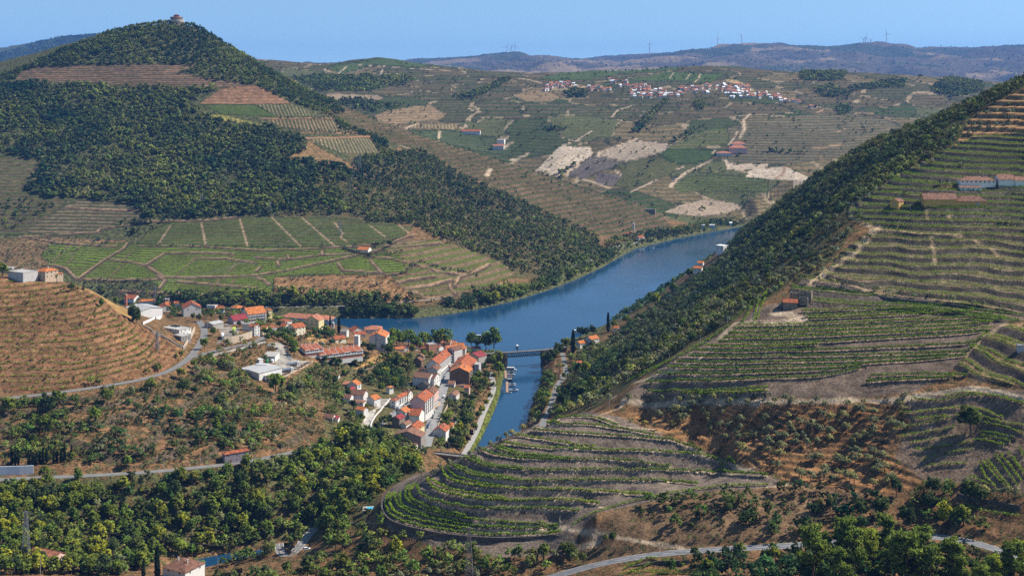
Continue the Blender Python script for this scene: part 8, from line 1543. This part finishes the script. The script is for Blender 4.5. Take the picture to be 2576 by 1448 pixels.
# boats
def boat(x, y, cvf, L_, rz, label, kind, c=(.75, .75, .74), u2=None):
    d = dz(cvf(x, y)[1], 0); X_ = (cvf(x, y)[0] - UC) / F * d; e = tag(empty('boat', (X_, d, 0), rz), label, 'boat', 'boats on the rivers'); w = L_ * .27; h = L_ * .11 + .25; m = MB()
    S_ = [(-.5, .86), (-.25, 1), (.1, .98), (.32, .7), (.5, .04)]; V = []
    for t, q in S_: V += [(t * L_, -w / 2 * q * .72, -.15), (t * L_, w / 2 * q * .72, -.15), (t * L_, w / 2 * q, h * (1 + .35 * max(t, 0))), (t * L_, -w / 2 * q, h * (1 + .35 * max(t, 0)))]
    m.add(V, [(4 * i + k, 4 * i + (k + 1) % 4, 4 * i + 4 + (k + 1) % 4, 4 * i + 4 + k) for i in range(4) for k in range(4)] + [(0, 3, 2, 1), (16, 17, 18, 19)]); m.build('hull', [simple('boat_hull_%d' % int(c[0] * 100), c, .35)], e)
    if kind == 'tour':
        m = MB(); m.box(-L_ * .42, L_ * .25, -w * .42, w * .42, h, h + 1.9, 1)
        for i in range(7): xx = -L_ * .42 + L_ * .67 * i / 6; m.box(xx - .1, xx + .1, -w * .44, w * .44, h, h + 1.95, 0)
        m.build('cabin', [WM('white'), GLASS], e); m = MB(); m.box(-L_ * .45, L_ * .28, -w * .48, w * .48, h + 1.95, h + 2.15); m.build('canopy', [simple('boat_canopy', (.68, .68, .66))], e)
    elif kind == 'wood': m = MB(); m.box(-L_ * .45, L_ * .3, -w * .46, w * .46, h + 1.6, h + 1.8); [m.bar((xx, yy, h), (xx, yy, h + 1.6), .06) for xx in (-L_ * .4, 0, L_ * .25) for yy in (-w * .4, w * .4)]; m.build('awning', [simple('awning_brown', (.34, .17, .09))], e)
    else:
        m = MB(); m.add([(-L_ * .18, -w * .34, h), (L_ * .22, -w * .28, h), (L_ * .22, w * .28, h), (-L_ * .18, w * .34, h), (-L_ * .12, -w * .28, h + .9), (L_ * .06, -w * .24, h + .9), (L_ * .06, w * .24, h + .9), (-L_ * .12, w * .28, h + .9)], [(4, 5, 6, 7), (0, 1, 5, 4), (1, 2, 6, 5), (2, 3, 7, 6), (3, 0, 4, 7)]); m.build('windscreen', [GLASS], e)
        m = MB(); m.box(-L_ * .42, -L_ * .2, -w * .3, w * .3, h, h + .3); m.build('seat', [simple('boat_seat', (.4, .3, .22))], e)
    return e
WH = (.75, .75, .74); DKB = (.05, .06, .09)
boat(555, 178, c8, 8.6, -.15, 'covered tour boat gliding alone on the wide river', 'tour', DKB); boat(940, 284, c8, 8, -1.4, 'small covered boat coming towards the iron bridge', 'tour', DKB); boat(592, 168, cC, 14, -.2, 'white motor yacht half hidden behind the river trees', 'sport')
boat(880, 512, c8, 11, -.05, 'long white moored boat highest at the pontoons', 'tour'); boat(878, 534, c8, 8, -.05, 'moored boat with a green cover', 'sport', (.3, .42, .36)); boat(876, 556, c8, 8.5, -.05, 'white moored boat below the green covered one', 'sport'); boat(868, 592, c8, 7, .0, 'moored boat under a brown awning', 'wood', (.2, .12, .08)); boat(866, 622, c8, 6.5, .0, 'dark moored boat with a square wheelhouse', 'tour', DKB); boat(886, 652, c8, 7.5, -.05, 'white moored speedboat, upper of the close pair', 'sport'); boat(886, 670, c8, 8, -.05, 'white moored speedboat, lower of the close pair', 'sport', (.5, .5, .55)); boat(905, 716, c8, 9, -.05, 'sleek white speedboat at the pontoon end', 'sport'); boat(864, 736, c8, 3.2, .2, 'tiny white dinghy at the pontoon corner', 'sport'); boat(1057, 424, q7, 7, .1, 'small white boat far up by the shore trees', 'sport'); boat(1560, 130, c8, 14, .3, 'white boat moored behind the trees across the bridge', 'tour'); boat(1750, 115, c8, 14, .9, 'white boat with bow showing right of the dark trees', 'sport')
DECKM = simple('pontoon_wood', (.34, .22, .14))
for (x0, y0), (x1, y1), lb in (((816, 508), (822, 598), 'upper brown wooden pontoon'), ((832, 628), (836, 738), 'lower brown wooden pontoon')):
    a, b = uvw(*c8(x0, y0)), uvw(*c8(x1, y1)); L_ = math.hypot(b[0] - a[0], b[1] - a[1]); m = MB(); m.box(0, L_, -1.2, 1.2, .1, .6, 0)
    for i in range(5): m.cyl(L_ * i / 4, 1.3, -1, 1.6, .14, 6, 1)
    tag(m.build('pontoon', [DECKM, METAL], None, (a[0], a[1], 0), math.atan2(b[1] - a[1], b[0] - a[0])), lb + ' with moored boats', 'pontoon')
for i, (y0, y1) in enumerate([(500, 502), (536, 542), (585, 590), (625, 634), (658, 664), (690, 692), (720, 726), (745, 738)]):
    x0, x1 = (738, 812) if y0 < 600 else (722, 828); a, b = uvw(*c8(x0, y0)), uvw(*c8(x1, y1)); m = MB(); m.bar((a[0], a[1], 1.4), (b[0], b[1], .7), .22); m.bar((a[0], a[1] + .9, 2.2), (b[0], b[1] + .9, 1.5), .05); tag(m.build('gangway', [METAL], None), f'{ordw(i)} thin gangway from the promenade to the pontoons, counted from the bridge', 'gangway', 'gangways to the pontoons')
# towers, poles, wires, turbines
def pylon(x, y, d, H, label, w=2.4, arms=3, z=None):
    z = zat(x, y) if z is None else z; m = MB(); n_ = 10; f = lambda t: w * (1 - t * .78)
    for i in range(n_):
        t0, t1 = i / n_, (i + 1) / n_; a, b = f(t0), f(t1); c4 = [(-1, -1), (1, -1), (1, 1), (-1, 1)]
        for k in range(4):
            p, q = c4[k], c4[(k + 1) % 4]; P0, P1 = (p[0] * a, p[1] * a, H * t0 - (1 if i == 0 else 0)), (p[0] * b, p[1] * b, H * t1); Q0, Q1 = (q[0] * a, q[1] * a, H * t0), (q[0] * b, q[1] * b, H * t1)
            m.bar(P0, P1, .17); m.bar(P0, Q1, .09); m.bar(Q0, P1, .09); m.bar(P1, Q1, .08)
    for k in range(arms):
        zz = H * (.97 - .12 * k); L_ = 3.6 + .5 * (k == 1)
        for s_ in (-1, 1): m.bar((0, 0, zz), (s_ * L_, 0, zz - .1), .1); m.bar((0, 0, zz + 1.0), (s_ * L_, 0, zz - .1), .07); m.bar((s_ * L_, 0, zz - .1), (s_ * L_, 0, zz - 1.1), .08)
    return tag(m.build('transmission_tower', [METAL], None, (x, y, z)), label, 'pylon', 'lattice transmission towers')
for u, vb, vt, d, lb in ((1180, 1446, 1325, 655, 'grey lattice transmission tower standing before the knoll'), (65, 1405, 1285, 700, 'grey lattice tower behind the pink house')):
    X_ = (u - UC) / F * d; z = zat(X_, d); pylon(X_, d, d, ZC - d * (vt - VH) / F - z, lb)
for cvf, x, yb, yt, lb in ((cE, 2242, 780, 525, 'slim lattice tower rising behind the pale tin shed'), (q6, 632, 322, 222, 'lattice tower on the upper green field of the far bank'), (q6, 105, 165, 75, 'small lattice tower at the wood edge'), (q2, 783, 1290, 1165, 'white lattice tower above the brown terraces'), (q5, 1523, 85, 22, 'thin lattice tower in the dark wood'), (q6, 1155, 30, -10, 'lattice tower on the scrubby slope'), (cE, 2275, 1440, 1180, 'thin lattice mast at the vineyard corner'), (q3, 440, 1360, 1290, 'far lattice tower by the bare fields'), (q3, 1222, 1370, 1330, 'far lattice tower by the pale road')):
    p = hit(*cvf(x, yb)); pylon(p[0], p[1], p[1], (yb - yt) * CS[cvf] * p[1] / F, lb, w=1.6 if p[1] < 1700 else 2.6)
def pole(cvf, x, yb, yt, label, lamp=False):
    p = hit(*cvf(x, yb)); h = (yb - yt) * CS[cvf] * p[1] / F; m = MB(); m.cyl(0, 0, -.5, h, .17, 8, 0, .11)
    if lamp: m.bar((0, 0, h - .1), (1.2, 0, h + .1), .05); m.box(.9, 1.5, -.12, .12, h, h + .12)
    else: m.box(-.9, .9, -.06, .06, h - .5, h - .35)
    tag(m.build('street_lamp' if lamp else 'utility_pole', [METAL if lamp else simple('pole_conc', (.36, .33, .3))], None, p), label, 'street lamp' if lamp else 'utility pole', 'street lamps' if lamp else 'utility poles')
PO = [(cE, 1400, 535, 405, 'thick concrete pole on the golden brow'), (c5, 545, 465, 235, 'pole beside the corner of the white topped wall'), (c5, 1385, 600, 380, 'pole at the open canopy'), (c5, 1388, 850, 630, 'pole at the road fork by the plane tree'), (c5, 1720, 640, 560, 'pole beside the lime green lorry'), (c5, 1920, 690, 560, 'pole against the tan stone wall'), (c5, 890, 205, 95, 'tall pole behind the white hall'), (c5, 1368, 250, 155, 'pole behind the cottage row'), (c5, 1720, 1160, 960, 'pole on the slope left of the depot'), (c7, 515, 1190, 1095, 'pole at the foot of the ramp'), (c7, 1160, 1370, 1285, 'pole at the low end of the street'), (c7, 1228, 1240, 1150, 'pole by the lone white house'), (c7, 1307, 1090, 1010, 'pole on the street by the garden wall'), (c7, 1365, 950, 890, 'pole by the narrow garden strip'), (c7, 1437, 1440, 1360, 'pole by the end of the gardens'), (r2, 393, 475, 380, 'pole above the hillside road'), (r2, 195, 525, 445, 'pole by the black car on the hillside road'), (r1, 1240, 635, 555, 'pole below the dry rock ledges'), (r1, 1515, 610, 540, 'pole left of the purple house'), (r1, 305, 1448, 1300, 'pole in front of the pink house'), (r1, 1648, 1400, 1310, 'pole by the stream bank'), (q7, 1625, 1010, 950, 'pole where the spine track tops out'), (q7, 1420, 1140, 1080, 'pole in the wood beside the long row'), (q7, 1187, 1270, 1215, 'pole lower along the wood edge'), (q7, 873, 1430, 1345, 'pole at the low corner of the wood'), (r3, 365, 230, 140, 'pole by the silver olive and the bank road'), (r3, 735, 165, 75, 'pole at the fork of the pale tracks'), (cG, 1280, 1140, 940, 'stout pole in front of the yellow barn'), (cG, 600, 1220, 1100, 'pole right of the yellow hut'), (cG, 1716, 990, 850, 'pole behind the yellow barn'), (q7, 1538, 510, 440, 'pole below the white house on the bank bend'), (q7, 1408, 640, 590, 'pole at the waterside orange roofs'), (q7, 817, 1010, 935, 'pole by the tall riverside cypress'), (q5, 265, 235, 178, 'pole in the dark vines of the far bank'), (q5, 757, 175, 125, 'pole in the shaded far bank plot')]
for c_, x, yb, yt, lb in PO: pole(c_, x, yb, yt, lb)
for c_, x, yb, yt, lb in ((c8, 245, 1360, 1250, 'street lamp at the end of the promenade gardens'), (r2, 180, 1290, 1240, 'small road sign post lamp at the road bend'), (c6, 515, 860, 800, 'lamp on the yard office roof edge'), (c6, 985, 720, 600, 'lamp post above the shorter terrace'), (c6, 1375, 720, 630, 'lamp post by the open fronted house')): pole(c_, x, yb, yt, lb, True)
def wires(a, b, sag, label, n_=3, dx=1.6, r=.035):
    for k in range(n_):
        m = MB(); P = [Vector(a) + (Vector(b) - Vector(a)) * t + Vector((dx * (k - n_ / 2), 0, -sag * 4 * t * (1 - t))) for t in np.linspace(0, 1, 25)]; m.tube(P, [r] * 25, 3); tag(m.build('power_line', [METAL]), label, 'cable', 'power lines')
t1 = ((1180 - UC) / F * 655, 655, ZC - 655 * (1330 - VH) / F); t0 = ((65 - UC) / F * 700, 700, ZC - 700 * (1292 - VH) / F)
wires(t0, t1, 14, 'power line between the pink house tower and the knoll tower'); wires(t1, (260, 520, 108), 10, 'power line from the knoll tower to the pines')
p = hit(*cE(2242, 780)); a = (p[0], p[1], p[2] + 28); q = hit(*q6(632, 322)); b = (q[0], q[1], q[2] + 38); wires(a, b, 20, 'power line crossing the far bank vineyards', r=.07); q2_ = hit(*q2(783, 1290)); wires(b, (q2_[0], q2_[1], q2_[2] + 45), 15, 'power line climbing the wood to the white tower', r=.09)
def turbine(u, vb, vh, d, ph, yaw, label):
    k_ = 1.7; d *= k_
    X_ = (u - UC) / F * d; zb = ZC - d * (vb - VH) / F; zb = min(zb, zat(X_, d) + 1) if True else zb; zh = ZC - d * (vh - VH) / F; H = zh - zb; e = tag(empty('wind_turbine', (X_, d, zb), yaw), label, 'wind turbine', 'wind turbines on the skyline'); tm_ = simple('turbine_white', (.62, .63, .66), .5)
    m = MB(); m.cyl(0, 0, -40, H, 5.4, 10, 0, 3.2); m.build('tower', [tm_], e); m = MB(); m.box(-3.5, 3.5, -6, 10, H - 2.5, H + 4); m.build('nacelle', [tm_], e)
    for k in range(3):
        a = ph + 2 * pi * k / 3; m = MB(); m.bar((0, -8, H + .5), (sin(a) * 58, -8, H + .5 + cos(a) * 58), 3.0, 0, 4, .9); m.build('blade', [tm_], e)
for a in [(1275, 139, 118, 7950, .3, .2, 'left one of the three close turbines on the skyline'), (1286, 138, 117, 7960, .9, .1, 'middle one of the three close turbines on the skyline'), (1296, 138, 116, 7970, .1, .2, 'right one of the three close turbines on the skyline'), (1634, 133, 111, 8190, .0, .3, 'lone turbine on the low saddle of the skyline'), (1805, 118, 94, 8380, .1, .5, 'turbine on the left shoulder of the broad summit'), (1865, 112, 89, 8390, 3.0, .6, 'turbine on the right of the broad summit'), (2177, 113, 95, 8290, .5, .1, 'tallest of the clustered turbines on the eastern summit'), (2173, 113, 101, 8330, 1.2, .1, 'low turbine just left of the clustered eastern ones'), (2190, 113, 101, 8310, .8, .4, 'low turbine just right of the clustered eastern ones'), (2230, 112, 85, 8240, -.2, .0, 'large turbine standing alone on the eastern summit'), (1310 + 0, 168, 162, 4500, .4, .2, 'tiny turbine tip behind the green hill')][:10]: turbine(*a)

# ------------------------------------------------------------------ finish the plants
for b, L_ in CAND.items():
    arr = [c for c in L_ if clear_of(c[1], c[2]) and not on_road(c[1], c[2])]
    sizes = []
    for c in arr:
        u, v = px(c[1], c[2], c[3]); top = v - c[4] * F / c[2]; cm = float(zat_np(np.array([c[1]]), np.array([c[2]]), CM)[0]); shown = (min(v, cm + 3) - top) if top < cm + 3 else -1
        inside = -20 < u < 2596 and top < 1440
        sizes.append(shown if inside else -1)
    order = np.argsort(-np.array(sizes)) if arr else []
    kmax = max(0, KEEP[b] - USED.get(WORD[b], 0)); rest = []
    for r, i in enumerate(order):
        kind, x, y, z, H = arr[i]
        if r < kmax and sizes[i] > 3: put(kind, x, y, z, H)
        else: rest.append(arr[i])
    if rest:
        for c0 in range(0, len(rest), 4000):
            rr = rest[c0:c0 + 4000]; stuff('undergrowth', np.array([c[1:4] for c in rr]), float(np.mean([c[4] for c in rr])) * .85, float(np.mean([c[4] for c in rr])) * 1.15, LEFT[b], 90)
for L_ in STUFF.values():
    for i, (P, H, c, nq, w_) in enumerate(L_):
        if len(P) and P[:, 1].min() < 2400:
            k = np.ones(len(P), bool)
            for a, b, cc, ss, hw, hd in NOGO: k &= ~((np.abs((P[:, 0] - a) * cc + (P[:, 1] - b) * ss) < hw) & (np.abs(-(P[:, 0] - a) * ss + (P[:, 1] - b) * cc) < hd))
            for pl, w in ROADS.values():
                q = pl[::2]; lo, hi = q.min(0) - 12, q.max(0) + 12; ii = np.where((P[:, 0] > lo[0]) & (P[:, 0] < hi[0]) & (P[:, 1] > lo[1]) & (P[:, 1] < hi[1]))[0]
                if len(ii): k[ii] &= np.min(np.hypot(P[ii, 0][:, None] - q[None, :, 0], P[ii, 1][:, None] - q[None, :, 1]), 1) > w / 2 + 1.5
            L_[i] = (P[k], H[k], c[k], nq, w_)
    L_[:] = [t for t in L_ if len(t[0])]
flush_stuff()
# labels: each plant is told apart by the landmark it stands by and its turn outward from it
cnt = {}
for o, w_, u, v, hp in LABELQ:
    k = min(range(len(LAND)), key=lambda i: math.hypot(LAND[i][0][0] - u, (LAND[i][0][1] - v) * 1.2)); dx_, dy_ = u - LAND[k][0][0], v - LAND[k][0][1]
    di = ('right of' if dx_ > 0 else 'left of') if abs(dx_) > abs(dy_) else ('below' if dy_ > 0 else 'above'); cnt.setdefault((w_, k, di), []).append((math.hypot(dx_, dy_), o))
for (w_, k, di), L_ in cnt.items():
    L_.sort(key=lambda t: t[0])
    for i, (_, o) in enumerate(L_): o['label'] = f'{w_} {di} {LAND[k][1]}' if len(L_) == 1 else f'{ordw(i)} {w_} out, {di} {LAND[k][1]}'
# ------------------------------------------------------------------ the air between
hz = MB(); hz.box(-14000, 14000, -60, 23000, -25, 980); hm = bpy.data.materials.new('haze'); hm.use_nodes = True; hn = hm.node_tree; hn.nodes.clear()
ho = N(hn, 'ShaderNodeOutputMaterial'); hv = N(hn, 'ShaderNodeVolumePrincipled'); hv.inputs['Color'].default_value = (.17, .42, 1.0, 1); hv.inputs['Density'].default_value = 3.4e-5; hv.inputs['Anisotropy'].default_value = .0
hn.links.new(hv.outputs[0], ho.inputs['Volume']); tag(hz.build('haze', [hm]), 'thin blue summer haze filling the whole valley', 'haze', None, 'stuff')
